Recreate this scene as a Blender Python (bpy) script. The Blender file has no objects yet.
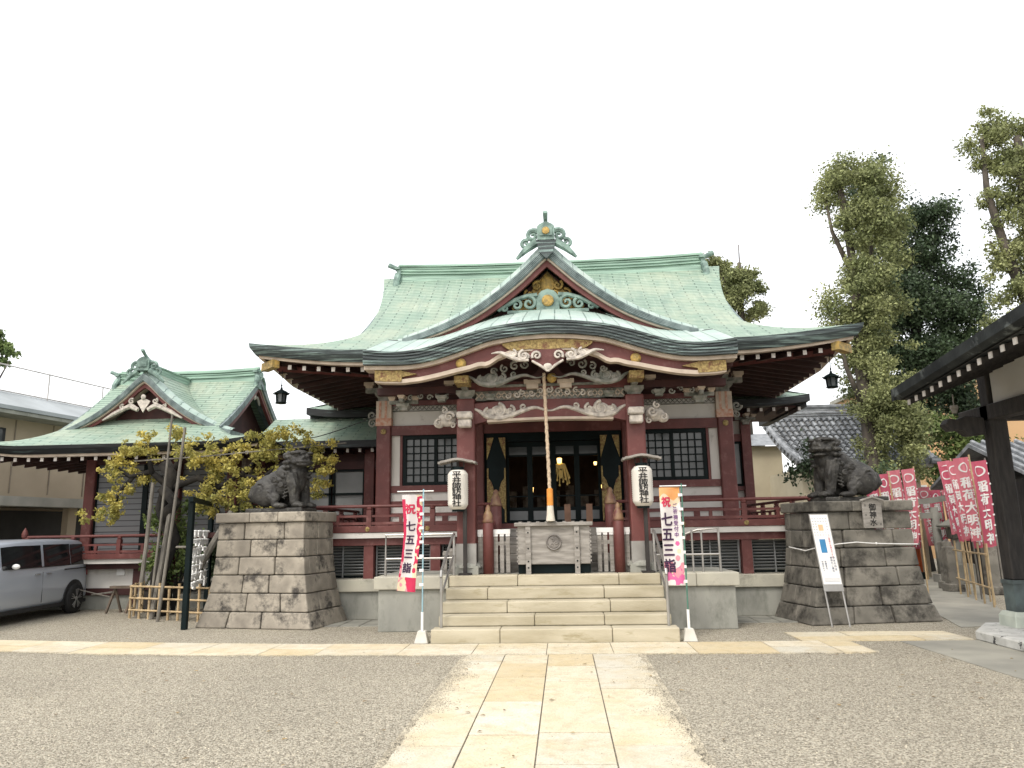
import bpy, bmesh, math, random
import numpy as np
from mathutils import Vector, Matrix, noise
from math import sin, cos, pi, radians, sqrt, atan2, floor

# ------------------------------------------------------------------ camera, sky, sun, exposure
S = bpy.context.scene
COL = S.collection
cam_d = bpy.data.cameras.new("camera"); cam = bpy.data.objects.new("camera", cam_d); COL.objects.link(cam)
S.camera = cam
cam_d.sensor_width = 36.0; cam_d.lens = 750.0 / 1024.0 * 36.0; cam_d.clip_start = 0.05; cam_d.clip_end = 2000
P_, A_, R_ = radians(11.0), radians(3.7), radians(1.0)
fw = Vector((-sin(A_) * cos(P_), cos(A_) * cos(P_), sin(P_)))
rt = Vector((cos(A_), sin(A_), 0)); up = rt.cross(fw)
r2 = rt * cos(R_) - up * sin(R_); u2 = up * cos(R_) + rt * sin(R_)
m3 = Matrix((r2, u2, -fw)).transposed()
cam.matrix_world = Matrix.Translation((0.18, 0, 1.55)) @ m3.to_4x4()

SUN_EL, SUN_AZ = radians(52), radians(205)      # azimuth clockwise from +Y: behind the camera, a little to its left
W = bpy.data.worlds.new("World"); S.world = W; W.use_nodes = True
nt = W.node_tree; nt.nodes.clear()
sky = nt.nodes.new("ShaderNodeTexSky"); sky.sky_type = 'NISHITA'; sky.sun_disc = False
sky.sun_elevation = SUN_EL; sky.sun_rotation = SUN_AZ; sky.air_density = 1.0; sky.dust_density = 6.0; sky.ozone_density = 1.0
b1 = nt.nodes.new("ShaderNodeBackground"); b1.inputs[1].default_value = 0.05
b2 = nt.nodes.new("ShaderNodeBackground"); b2.inputs[0].default_value = (1.0, 0.995, 0.985, 1); b2.inputs[1].default_value = 1.0
ad = nt.nodes.new("ShaderNodeAddShader"); wo = nt.nodes.new("ShaderNodeOutputWorld")
nt.links.new(sky.outputs[0], b1.inputs[0]); nt.links.new(b1.outputs[0], ad.inputs[0]); nt.links.new(b2.outputs[0], ad.inputs[1])
nt.links.new(ad.outputs[0], wo.inputs[0])
sl = bpy.data.lights.new("sun", 'SUN'); sl.energy = 1.2; sl.angle = radians(14); sl.color = (1, 0.96, 0.9)
so = bpy.data.objects.new("sun", sl); COL.objects.link(so); so.location = (0, -10, 30)
sd = Vector((sin(SUN_AZ) * cos(SUN_EL), cos(SUN_AZ) * cos(SUN_EL), sin(SUN_EL)))
so.rotation_euler = (-sd).to_track_quat('-Z', 'Y').to_euler()
S.view_settings.view_transform = 'Standard'; S.view_settings.look = 'None'
S.view_settings.exposure = 0.5; S.view_settings.gamma = 1.0
try: S.view_settings.use_curve_mapping = False
except Exception: pass
S.cycles.max_bounces = 6; S.cycles.diffuse_bounces = 3; S.cycles.transparent_max_bounces = 8

# ------------------------------------------------------------------ materials
MATS = {}
def mat(name, col, col2=None, rough=0.7, scale=4.0, detail=6, bump=0.15, bscale=None, metal=0.0, spots=None, spot_scale=2.0,
        spot_lo=0.55, spot_hi=0.7, aniso=(1, 1, 1), island=0.0, spec=0.4, coat=0.0, transl=0.0, emit=None, contrast=(0.35, 0.65)):
    if name in MATS: return MATS[name]
    m = bpy.data.materials.new(name); m.use_nodes = True; t = m.node_tree; N = t.nodes; L = t.links
    b = N["Principled BSDF"]; b.inputs["Roughness"].default_value = rough; b.inputs["Metallic"].default_value = metal
    b.inputs["Specular IOR Level"].default_value = spec
    if coat: b.inputs["Coat Weight"].default_value = coat
    tc = N.new("ShaderNodeTexCoord"); mp = N.new("ShaderNodeMapping"); mp.inputs["Scale"].default_value = aniso
    L.new(tc.outputs["Object"], mp.inputs[0])
    n1 = N.new("ShaderNodeTexNoise"); n1.inputs["Scale"].default_value = scale; n1.inputs["Detail"].default_value = detail
    L.new(mp.outputs[0], n1.inputs["Vector"])
    if col2 is None: col2 = tuple(c * 0.72 for c in col)
    r = N.new("ShaderNodeValToRGB"); r.color_ramp.elements[0].position = contrast[0]; r.color_ramp.elements[1].position = contrast[1]
    r.color_ramp.elements[0].color = (*col2, 1); r.color_ramp.elements[1].color = (*col, 1)
    L.new(n1.outputs[0], r.inputs[0]); out = r.outputs[0]
    if spots:
        n2 = N.new("ShaderNodeTexNoise"); n2.inputs["Scale"].default_value = spot_scale; n2.inputs["Detail"].default_value = 8
        n2.inputs["Roughness"].default_value = 0.7
        L.new(mp.outputs[0], n2.inputs["Vector"])
        r2_ = N.new("ShaderNodeValToRGB"); r2_.color_ramp.elements[0].position = spot_lo; r2_.color_ramp.elements[1].position = spot_hi
        L.new(n2.outputs[0], r2_.inputs[0])
        mx = N.new("ShaderNodeMixRGB"); mx.inputs[2].default_value = (*spots, 1)
        L.new(r2_.outputs[0], mx.inputs[0]); L.new(out, mx.inputs[1]); out = mx.outputs[0]
    if island:
        g = N.new("ShaderNodeNewGeometry"); hv = N.new("ShaderNodeHueSaturation")
        mr = N.new("ShaderNodeMapRange"); mr.inputs[3].default_value = 1 - island; mr.inputs[4].default_value = 1 + island
        L.new(g.outputs["Random Per Island"], mr.inputs[0]); L.new(mr.outputs[0], hv.inputs["Value"])
        L.new(out, hv.inputs["Color"]); out = hv.outputs[0]
    L.new(out, b.inputs["Base Color"])
    if bump:
        n3 = N.new("ShaderNodeTexNoise"); n3.inputs["Scale"].default_value = bscale or scale * 6; n3.inputs["Detail"].default_value = 6
        L.new(mp.outputs[0], n3.inputs["Vector"])
        bp = N.new("ShaderNodeBump"); bp.inputs["Strength"].default_value = bump; bp.inputs["Distance"].default_value = 0.02
        L.new(n3.outputs[0], bp.inputs["Height"]); L.new(bp.outputs[0], b.inputs["Normal"])
    if transl:
        tr = N.new("ShaderNodeBsdfTranslucent"); ms = N.new("ShaderNodeMixShader"); ms.inputs[0].default_value = transl
        L.new(out, tr.inputs[0]); L.new(b.outputs[0], ms.inputs[1]); L.new(tr.outputs[0], ms.inputs[2])
        L.new(ms.outputs[0], N["Material Output"].inputs[0])
    if emit:
        b.inputs["Emission Color"].default_value = (*emit[0], 1); b.inputs["Emission Strength"].default_value = emit[1]
    MATS[name] = m
    return m

def brick_mat(name, c1, c2, mortar, bw, rh, ms=0.006, rough=0.6, bump=0.4, stain=None, stain_scale=0.8, metal=0, offset=0.5, lo=0.45, hi=0.7, coords="UV", streak=(1, 1, 1)):
    m = bpy.data.materials.new(name); m.use_nodes = True; t = m.node_tree; N = t.nodes; L = t.links
    b = N["Principled BSDF"]; b.inputs["Roughness"].default_value = rough; b.inputs["Metallic"].default_value = metal
    tc = N.new("ShaderNodeTexCoord")
    br = N.new("ShaderNodeTexBrick"); br.offset = offset
    br.inputs["Scale"].default_value = 1.0; br.inputs["Brick Width"].default_value = bw; br.inputs["Row Height"].default_value = rh
    br.inputs["Mortar Size"].default_value = ms; br.inputs["Mortar Smooth"].default_value = 0.3
    br.inputs["Color1"].default_value = (*c1, 1); br.inputs["Color2"].default_value = (*c2, 1); br.inputs["Mortar"].default_value = (*mortar, 1)
    L.new(tc.outputs[coords], br.inputs["Vector"]); out = br.outputs["Color"]
    if stain:
        mp = N.new("ShaderNodeMapping"); mp.inputs["Scale"].default_value = streak; L.new(tc.outputs["Object"], mp.inputs[0])
        n2 = N.new("ShaderNodeTexNoise"); n2.inputs["Scale"].default_value = stain_scale; n2.inputs["Detail"].default_value = 9; n2.inputs["Roughness"].default_value = 0.65
        L.new(mp.outputs[0], n2.inputs["Vector"])
        r = N.new("ShaderNodeValToRGB"); r.color_ramp.elements[0].position = lo; r.color_ramp.elements[1].position = hi
        L.new(n2.outputs[0], r.inputs[0])
        mx = N.new("ShaderNodeMixRGB"); mx.inputs[2].default_value = (*stain, 1)
        ml = N.new("ShaderNodeMath"); ml.operation = 'MULTIPLY'; ml.inputs[1].default_value = 0.7
        L.new(r.outputs[0], ml.inputs[0]); L.new(ml.outputs[0], mx.inputs[0]); L.new(out, mx.inputs[1]); out = mx.outputs[0]
    if "copper" in name:
        mp2 = N.new("ShaderNodeMapping"); mp2.inputs["Scale"].default_value = (5.0, .45, .45); L.new(tc.outputs["UV"], mp2.inputs[0])
        for (sc_, lo_, hi_, c_, f_) in ((1.0, .50, .72, (.13, .19, .16), .55), (2.2, .55, .75, (.52, .60, .50), .45)):
            n5 = N.new("ShaderNodeTexNoise"); n5.inputs["Scale"].default_value = sc_; n5.inputs["Detail"].default_value = 8; n5.inputs["Roughness"].default_value = .7; L.new(mp2.outputs[0], n5.inputs["Vector"])
            m5 = N.new("ShaderNodeMapRange"); m5.inputs[1].default_value = lo_; m5.inputs[2].default_value = hi_; m5.inputs[4].default_value = f_; L.new(n5.outputs[0], m5.inputs[0])
            x5 = N.new("ShaderNodeMixRGB"); x5.inputs[2].default_value = (*c_, 1); L.new(m5.outputs[0], x5.inputs[0]); L.new(out, x5.inputs[1]); out = x5.outputs[0]
    L.new(out, b.inputs["Base Color"])
    bp = N.new("ShaderNodeBump"); bp.inputs["Strength"].default_value = bump; bp.inputs["Distance"].default_value = 0.015; bp.invert = True
    L.new(br.outputs["Fac"], bp.inputs["Height"]); L.new(bp.outputs[0], b.inputs["Normal"])
    MATS[name] = m; return m

RED = mat("red_lacquer", (0.150, 0.046, 0.041), (0.105, 0.034, 0.030), rough=0.55, scale=2.5, bump=0.12, spots=(0.20, 0.095, 0.085), spot_scale=5, spot_lo=0.54, spot_hi=0.74)
REDD = mat("shaded_dark_red_wood", (0.060, 0.020, 0.018), (0.035, 0.013, 0.012), rough=0.7, scale=3)  # dark red wood, colour darkened further for the shade under the eaves
PLASTER = mat("white_plaster", (0.66, 0.64, 0.6), (0.57, 0.55, 0.51), rough=0.85, scale=1.5, bump=0.05, spots=(0.40, 0.38, 0.34), spot_scale=4, spot_lo=0.56, spot_hi=0.75)
CREAM = mat("cream_paint", (0.56, 0.47, 0.38), (0.42, 0.35, 0.28), rough=0.7, scale=5, bump=0.05)
CARVE = mat("carved_white", (0.62, 0.57, 0.5), (0.34, 0.31, 0.28), rough=0.8, scale=12, bump=0.2)
CARVED = mat("carved_grey", (0.30, 0.29, 0.26), (0.13, 0.14, 0.12), rough=0.8, scale=10, bump=0.2)
GOLD = mat("gilded_metal", (0.50, 0.33, 0.09), (0.24, 0.18, 0.07), rough=0.5, scale=14, bump=0.5, metal=0.35)
GOLDP = mat("gold_plate", (0.44, 0.33, 0.13), (0.20, 0.14, 0.055), rough=0.5, scale=26, bump=0.6, metal=0.3, spots=(0.16, 0.07, 0.04), spot_scale=9, spot_lo=0.52, spot_hi=0.62)
BLACK = mat("black_lacquer", (0.006, 0.013, 0.014), (0.004, 0.008, 0.008), rough=0.5, scale=3, bump=0.02, spec=0.12)
GLASSD = mat("dark_window_glass", (0.10, 0.11, 0.115), (0.06, 0.068, 0.07), rough=0.12, scale=1.5, bump=0.0, spec=0.5)
SHOJI = mat("grey_window_screen", (0.24, 0.25, 0.25), (0.17, 0.18, 0.18), rough=0.35, scale=1.2, bump=0.0)
COPPER = brick_mat("copper_roof", (0.275, 0.372, 0.292), (0.228, 0.325, 0.25), (0.075, 0.12, 0.095), 0.62, 0.115, ms=0.015, rough=0.55, bump=0.5,
                   stain=(0.40, 0.43, 0.32), stain_scale=0.9)
COPPERV = brick_mat("copper_verge", (0.36, 0.46, 0.415), (0.29, 0.39, 0.345), (0.10, 0.155, 0.135), 0.26, 5.0, ms=0.012, rough=0.5, bump=0.5,
                    stain=(0.5, 0.56, 0.5), stain_scale=2)
COPPERO = mat("copper_ornament", (0.25, 0.36, 0.31), (0.08, 0.125, 0.11), rough=0.6, scale=6, bump=0.25)
COPPERR = mat("copper_ridge", (0.34, 0.50, 0.40), (0.17, 0.26, 0.21), rough=0.6, scale=2, bump=0.1, aniso=(0.6, 1, 14))
EDGE = mat("weathered_eave_edge", (0.075, 0.095, 0.095), (0.022, 0.03, 0.033), rough=0.6, scale=2.5, bump=0.5, bscale=5, aniso=(0.6, 1, 16), spots=(0.24, 0.33, 0.31), spot_scale=1.6, spot_lo=0.50, spot_hi=0.62)
EDGEG = mat("layered_verge_grey", (0.22, 0.275, 0.27), (0.10, 0.135, 0.135), rough=0.6, scale=6, bump=0.4, bscale=9, aniso=(1, 1, 1))
BLK = mat("black_eave", (0.014, 0.016, 0.018), (0.008, 0.009, 0.01), rough=0.6, scale=3, spots=(0.07, 0.10, 0.10), spot_scale=2, aniso=(0.6, 1, 8))
RAFT = mat("rafter_wood", (0.05, 0.022, 0.019), (0.03, 0.014, 0.012), rough=0.75, scale=4)
WTIP = mat("white_rafter_tip", (0.72, 0.68, 0.64), rough=0.7, bump=0)
CONC = mat("old_concrete", (0.34, 0.34, 0.30), (0.24, 0.242, 0.215), rough=0.9, scale=1.6, bump=0.2, spots=(0.17, 0.175, 0.15), spot_scale=2.6, spot_lo=.50, spot_hi=.72, aniso=(1.4, 1.4, 0.7))
CONCC = mat("pale_concrete_cap", (0.50, 0.48, 0.39), (0.40, 0.385, 0.32), rough=0.9, scale=2, bump=0.15, spots=(0.29, 0.28, 0.23), spot_scale=2.5)
STEP = mat("yellowed_granite_step", (0.50, 0.455, 0.345), (0.36, 0.32, 0.225), rough=0.85, scale=2.2, bump=0.2, bscale=40, spots=(0.30, 0.26, 0.16), spot_scale=4, aniso=(0.5, 1, 2))
PAVE = mat("cream_paving_stone", (0.68, 0.61, 0.47), (0.56, 0.47, 0.31), rough=0.85, scale=2.2, bump=0.25, bscale=30, spots=(0.40, 0.36, 0.28), spot_scale=5, spot_lo=0.58, spot_hi=0.72)
PEDST = mat("weathered_pedestal_stone", (0.36, 0.325, 0.265), (0.19, 0.17, 0.14), rough=0.9, scale=2.5, bump=0.35, bscale=14, spots=(0.055, 0.05, 0.044), spot_scale=2.4, spot_lo=0.50, spot_hi=0.64, island=0.22)
PEDST2 = mat("dark_pedestal_stone", (0.215, 0.20, 0.17), (0.125, 0.118, 0.10), rough=0.9, scale=2.5, bump=0.35, bscale=14, spots=(0.045, 0.042, 0.036), spot_scale=2.0, spot_lo=0.47, spot_hi=0.62, island=0.22)
LION = mat("dark_bronze_stone", (0.050, 0.048, 0.043), (0.020, 0.019, 0.0175), rough=0.6, scale=7, bump=0.6, bscale=22, spots=(0.10, 0.098, 0.085), spot_scale=9)
STEEL = mat("stainless_steel", (0.42, 0.41, 0.39), (0.30, 0.29, 0.27), rough=0.35, scale=3, bump=0, metal=0.7)
WOODG = mat("weathered_grey_wood", (0.34, 0.32, 0.29), (0.20, 0.185, 0.165), rough=0.85, scale=3, bump=0.3, aniso=(1, 6, 6))
WOODD = mat("dark_aged_wood", (0.04, 0.035, 0.032), (0.02, 0.018, 0.017), rough=0.75, scale=3, bump=0.3, aniso=(6, 6, 1))
BAMB = mat("dry_bamboo", (0.50, 0.38, 0.22), (0.34, 0.25, 0.14), rough=0.6, scale=6, bump=0.1)
POLEG = mat("grey_pole_wood", (0.21, 0.195, 0.165), (0.12, 0.11, 0.095), rough=0.8, scale=4, aniso=(6, 6, 1))
PAPER = mat("lantern_paper", (0.78, 0.75, 0.68), (0.70, 0.67, 0.60), rough=0.7, scale=3, bump=0, transl=0.15)
INK = mat("black_ink", (0.012, 0.012, 0.012), rough=0.6, bump=0)
WHT = mat("white_paint", (0.8, 0.8, 0.78), (0.74, 0.74, 0.72), rough=0.5, bump=0)
TRUNK = mat("tree_bark", (0.13, 0.11, 0.09), (0.055, 0.048, 0.04), rough=0.95, scale=5, bump=0.8, bscale=12, aniso=(1, 1, 0.4))
TRUNKD = mat("dark_mossy_bark", (0.032, 0.028, 0.023), (0.012, 0.011, 0.010), rough=0.95, scale=6, bump=0.9, bscale=12)

# ------------------------------------------------------------------ mesh builder
def lerp(a, b, t): return a + (b - a) * t
def interp(xs, ys, x): return float(np.interp(x, xs, ys))

def cat(pts, n=5):
    """smooth curve through the points"""
    P = [Vector(p) for p in pts]; out = []
    for i in range(len(P) - 1):
        a = P[max(i - 1, 0)]; b = P[i]; c = P[i + 1]; d = P[min(i + 2, len(P) - 1)]
        for k in range(n):
            t = k / n; out.append(0.5 * ((2 * b) + (c - a) * t + (2 * a - 5 * b + 4 * c - d) * t * t + (3 * b - a - 3 * c + d) * t ** 3))
    return out + [P[-1]]
def catr(rs, n=5): return [lerp(rs[i], rs[i + 1], k / n) for i in range(len(rs) - 1) for k in range(n)] + [rs[-1]]

class MB:
    def __init__(s): s.v = []; s.f = []; s.m = []; s.uv = []; s.cur = 0; s.has_uv = False
    def mat(s, i): s.cur = i; return s
    def face(s, idx, uv=None):
        s.f.append(tuple(idx)); s.m.append(s.cur); s.uv.append(uv)
        if uv: s.has_uv = True
    def add(s, vs, fs):
        n = len(s.v); s.v.extend([tuple(p) for p in vs])
        for f in fs: s.face([n + i for i in f])
        return s
    def box(s, x0, x1, y0, y1, z0, z1, M=None):
        vs = [(x, y, z) for z in (z0, z1) for y in (y0, y1) for x in (x0, x1)]
        if M is not None: vs = [M @ Vector(p) for p in vs]
        return s.add(vs, [(0, 2, 3, 1), (4, 5, 7, 6), (0, 1, 5, 4), (2, 6, 7, 3), (0, 4, 6, 2), (1, 3, 7, 5)])
    def cbox(s, c, d, M=None, rot=None):
        if rot is not None: M = Matrix.Translation(c) @ rot.to_4x4(); c = (0, 0, 0)
        return s.box(c[0] - d[0] / 2, c[0] + d[0] / 2, c[1] - d[1] / 2, c[1] + d[1] / 2, c[2] - d[2] / 2, c[2] + d[2] / 2, M)
    def loft(s, secs, closed=True, caps=True, loop=False):
        n = len(s.v); k = len(secs[0])
        for sec in secs: s.v.extend([tuple(p) for p in sec])
        R = len(secs)
        for i in range(R if loop else R - 1):
            j = (i + 1) % R
            for a in range(k if closed else k - 1):
                b = (a + 1) % k
                s.face((n + i * k + a, n + i * k + b, n + j * k + b, n + j * k + a))
        if caps and closed and not loop:
            s.face([n + a for a in range(k)][::-1]); s.face([n + (R - 1) * k + a for a in range(k)])
        return s
    def tube(s, pts, r, seg=8, caps=True, flat=1.0, ref=None):
        pts = [Vector(p) for p in pts]; rs = r if isinstance(r, (list, tuple)) else [r] * len(pts)
        secs = []; prev = Vector(ref) if ref else None
        for i, p in enumerate(pts):
            d = (pts[min(i + 1, len(pts) - 1)] - pts[max(i - 1, 0)]).normalized()
            if prev is None:
                prev = Vector((0, 0, 1)) if abs(d.z) < 0.9 else Vector((0, 1, 0))
            a = (prev - d * prev.dot(d))
            if a.length < 1e-5: a = d.orthogonal()
            a.normalize(); prev = a if ref is None else Vector(ref); b = d.cross(a)
            secs.append([p + (a * cos(2 * pi * k / seg) * flat + b * sin(2 * pi * k / seg)) * rs[i] for k in range(seg)])
        return s.loft(secs, True, caps)
    def lathe(s, prof, c=(0, 0, 0), seg=16, axis='z'):
        secs = []
        for r, h in prof:
            r = max(r, 1e-4)
            if axis == 'z': secs.append([(c[0] + r * cos(2 * pi * k / seg), c[1] + r * sin(2 * pi * k / seg), c[2] + h) for k in range(seg)])
            elif axis == 'y': secs.append([(c[0] + r * cos(2 * pi * k / seg), c[1] + h, c[2] + r * sin(2 * pi * k / seg)) for k in range(seg)])
            else: secs.append([(c[0] + h, c[1] + r * cos(2 * pi * k / seg), c[2] + r * sin(2 * pi * k / seg)) for k in range(seg)])
        return s.loft(secs)
    def prism(s, poly, y0, y1):            # poly in xz
        return s.loft([[(x, y0, z) for x, z in poly], [(x, y1, z) for x, z in poly]])
    def prism_xy(s, poly, z0, z1):
        return s.loft([[(x, y, z0) for x, y in poly], [(x, y, z1) for x, y in poly]])
    def strip(s, top, bot, y0, y1):        # curved board in the xz plane, thickness along y; y may be lists per point
        secs = []
        for i, (a, b) in enumerate(zip(top, bot)):
            yy0 = y0[i] if isinstance(y0, list) else y0; yy1 = y1[i] if isinstance(y1, list) else y1
            secs.append([(a[0], yy0, a[1]), (a[0], yy1, a[1]), (b[0], yy1, b[1]), (b[0], yy0, b[1])])
        return s.loft(secs)
    def grid(s, P, uv=None):
        n = len(s.v); R = len(P); K = len(P[0])
        for row in P: s.v.extend([tuple(p) for p in row])
        for i in range(R - 1):
            for j in range(K - 1):
                q = [(i, j), (i, j + 1), (i + 1, j + 1), (i + 1, j)]
                s.face([n + a * K + b for a, b in q], [uv[a][b] for a, b in q] if uv else None)
        return s
    def ell(s, c, r, seg=12, rings=8, M=None):
        secs = []
        for i in range(rings + 1):
            th = pi * i / rings
            sec = []
            for k in range(seg):
                ph = 2 * pi * k / seg
                p = Vector((r[0] * max(sin(th), 0.001) * cos(ph), r[1] * max(sin(th), 0.001) * sin(ph), r[2] * cos(th)))
                if M is not None: p = M @ p
                sec.append(p + Vector(c))
            secs.append(sec)
        return s.loft(secs)
    def scroll(s, cx, y, cz, r, turns=1.4, a0=0.0, sgn=1, w=0.25, depth=0.03, tail=None):
        pts = []; rs = []; n = int(14 * turns)
        for i in range(n + 1):
            t = i / n; rr = r * (0.12 + 0.88 * t); a = a0 + sgn * 2 * pi * turns * (t - 1)
            pts.append((cx + rr * cos(a), y, cz + rr * sin(a))); rs.append(r * w * (0.55 + 0.45 * t))
        if tail:
            k0 = Vector(pts[-1])
            for q, rq in tail: pts.append((cx + q[0], y, cz + q[1])); rs.append(rq)
        s.tube(pts, rs, 6, flat=1.0)
        return s
    def build(s, name, mats, parent=None, bevel=0.0, smooth=False, seg=1, loc=None, obj_loc=None):
        me = bpy.data.meshes.new(name)
        base = Vector((0, 0, 0))
        if parent is not None:
            q = parent
            while q is not None: base += q.location; q = q.parent
        elif loc is not None: base = Vector(loc)
        elif s.v:
            A = np.array(s.v); mn = A.min(0); mx = A.max(0); base = Vector(((mn[0] + mx[0]) / 2, (mn[1] + mx[1]) / 2, mn[2]))
        A = np.array(s.v, dtype=float) - np.array(base)
        me.from_pydata([tuple(p) for p in A], [], s.f)
        if not isinstance(mats, (list, tuple)): mats = [mats]
        for m in mats: me.materials.append(m)
        if len(mats) > 1: me.polygons.foreach_set("material_index", s.m)
        if s.has_uv:
            ul = me.uv_layers.new(name="UVMap"); flat = []
            for f, u in zip(s.f, s.uv):
                for k in range(len(f)): flat.extend(u[k] if u else (0.0, 0.0))
            ul.data.foreach_set("uv", flat)
        if smooth: me.polygons.foreach_set("use_smooth", [True] * len(me.polygons))
        me.validate(); me.update()
        bm = bmesh.new(); bm.from_mesh(me); bmesh.ops.recalc_face_normals(bm, faces=bm.faces); bm.to_mesh(me); bm.free()
        o = bpy.data.objects.new(name, me); COL.objects.link(o)
        if parent is not None: o.parent = parent
        else: o.location = base
        if bevel:
            bv = o.modifiers.new("bevel", 'BEVEL'); bv.width = bevel; bv.segments = seg; bv.limit_method = 'ANGLE'; bv.angle_limit = radians(40)
        return o

def tag(o, label=None, cat=None, group=None, kind=None):
    if label: o["label"] = label
    if cat: o["category"] = cat
    if group: o["group"] = group
    if kind: o["kind"] = kind
    return o
def thing(name, label, cat, loc=(0, 0, 0), rz=0.0, group=None):
    o = bpy.data.objects.new(name, None); COL.objects.link(o); o.location = loc; o.rotation_euler = (0, 0, rz)
    o.empty_display_size = 0.2
    return tag(o, label, cat, group)
def copy_tree(o, parent=None):
    c = o.copy(); COL.objects.link(c)
    if parent is not None: c.parent = parent
    for ch in [q for q in list(S.objects) if q.parent == o]: copy_tree(ch, c)
    return c

# glyphs: flat outlines of one character, triangulated, height about 1
GL = {}
def glyph(ch):
    if ch in GL: return GL[ch]
    cu = bpy.data.curves.new("writing", 'FONT'); cu.body = ch; cu.size = 1.0; cu.align_x = 'CENTER'; cu.align_y = 'CENTER'; cu.resolution_u = 3
    ob = bpy.data.objects.new("writing", cu); COL.objects.link(ob)
    dg = bpy.context.evaluated_depsgraph_get(); dg.update()
    me = bpy.data.meshes.new_from_object(ob.evaluated_get(dg))
    bm = bmesh.new(); bm.from_mesh(me); bmesh.ops.triangulate(bm, faces=bm.faces)
    es = [e for e in bm.edges if e.calc_length() > 0.3]
    if es: bmesh.ops.subdivide_edges(bm, edges=es, cuts=2); bmesh.ops.triangulate(bm, faces=bm.faces)
    bm.verts.ensure_lookup_table()
    vs = [(v.co.x, v.co.y) for v in bm.verts]; fs = [tuple(v.index for v in f.verts) for f in bm.faces]
    bm.free(); bpy.data.objects.remove(ob); bpy.data.curves.remove(cu); bpy.data.meshes.remove(me)
    if vs:
        A = np.array(vs); c = (A.min(0) + A.max(0)) / 2; vs = [(a - c[0], b - c[1]) for a, b in vs]
    GL[ch] = (vs, fs); return GL[ch]
def write(mb, text, f, u, v, size, step, wx=1.0, bold=0.0):
    """column of characters starting centre (u, v) going down by step; f maps (u, v) to a point on the surface"""
    for i, ch in enumerate(text):
        vs, fs = glyph(ch)
        offs = [(0, 0)] if not bold else [(-bold, 0), (bold, 0), (0, bold), (0, -bold)]
        for k, (ox, oy) in enumerate(offs):
            mb.add([f(u + (a * wx + ox) * size, v - i * step + (b + oy) * size, k) for a, b in vs], fs)

rnd = random.Random(5)

# ------------------------------------------------------------------ curved Japanese roofs
def roof_z(d, p):            # height above the eave at distance d in from it
    return p[0] * d + p[1] * d * d

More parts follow.
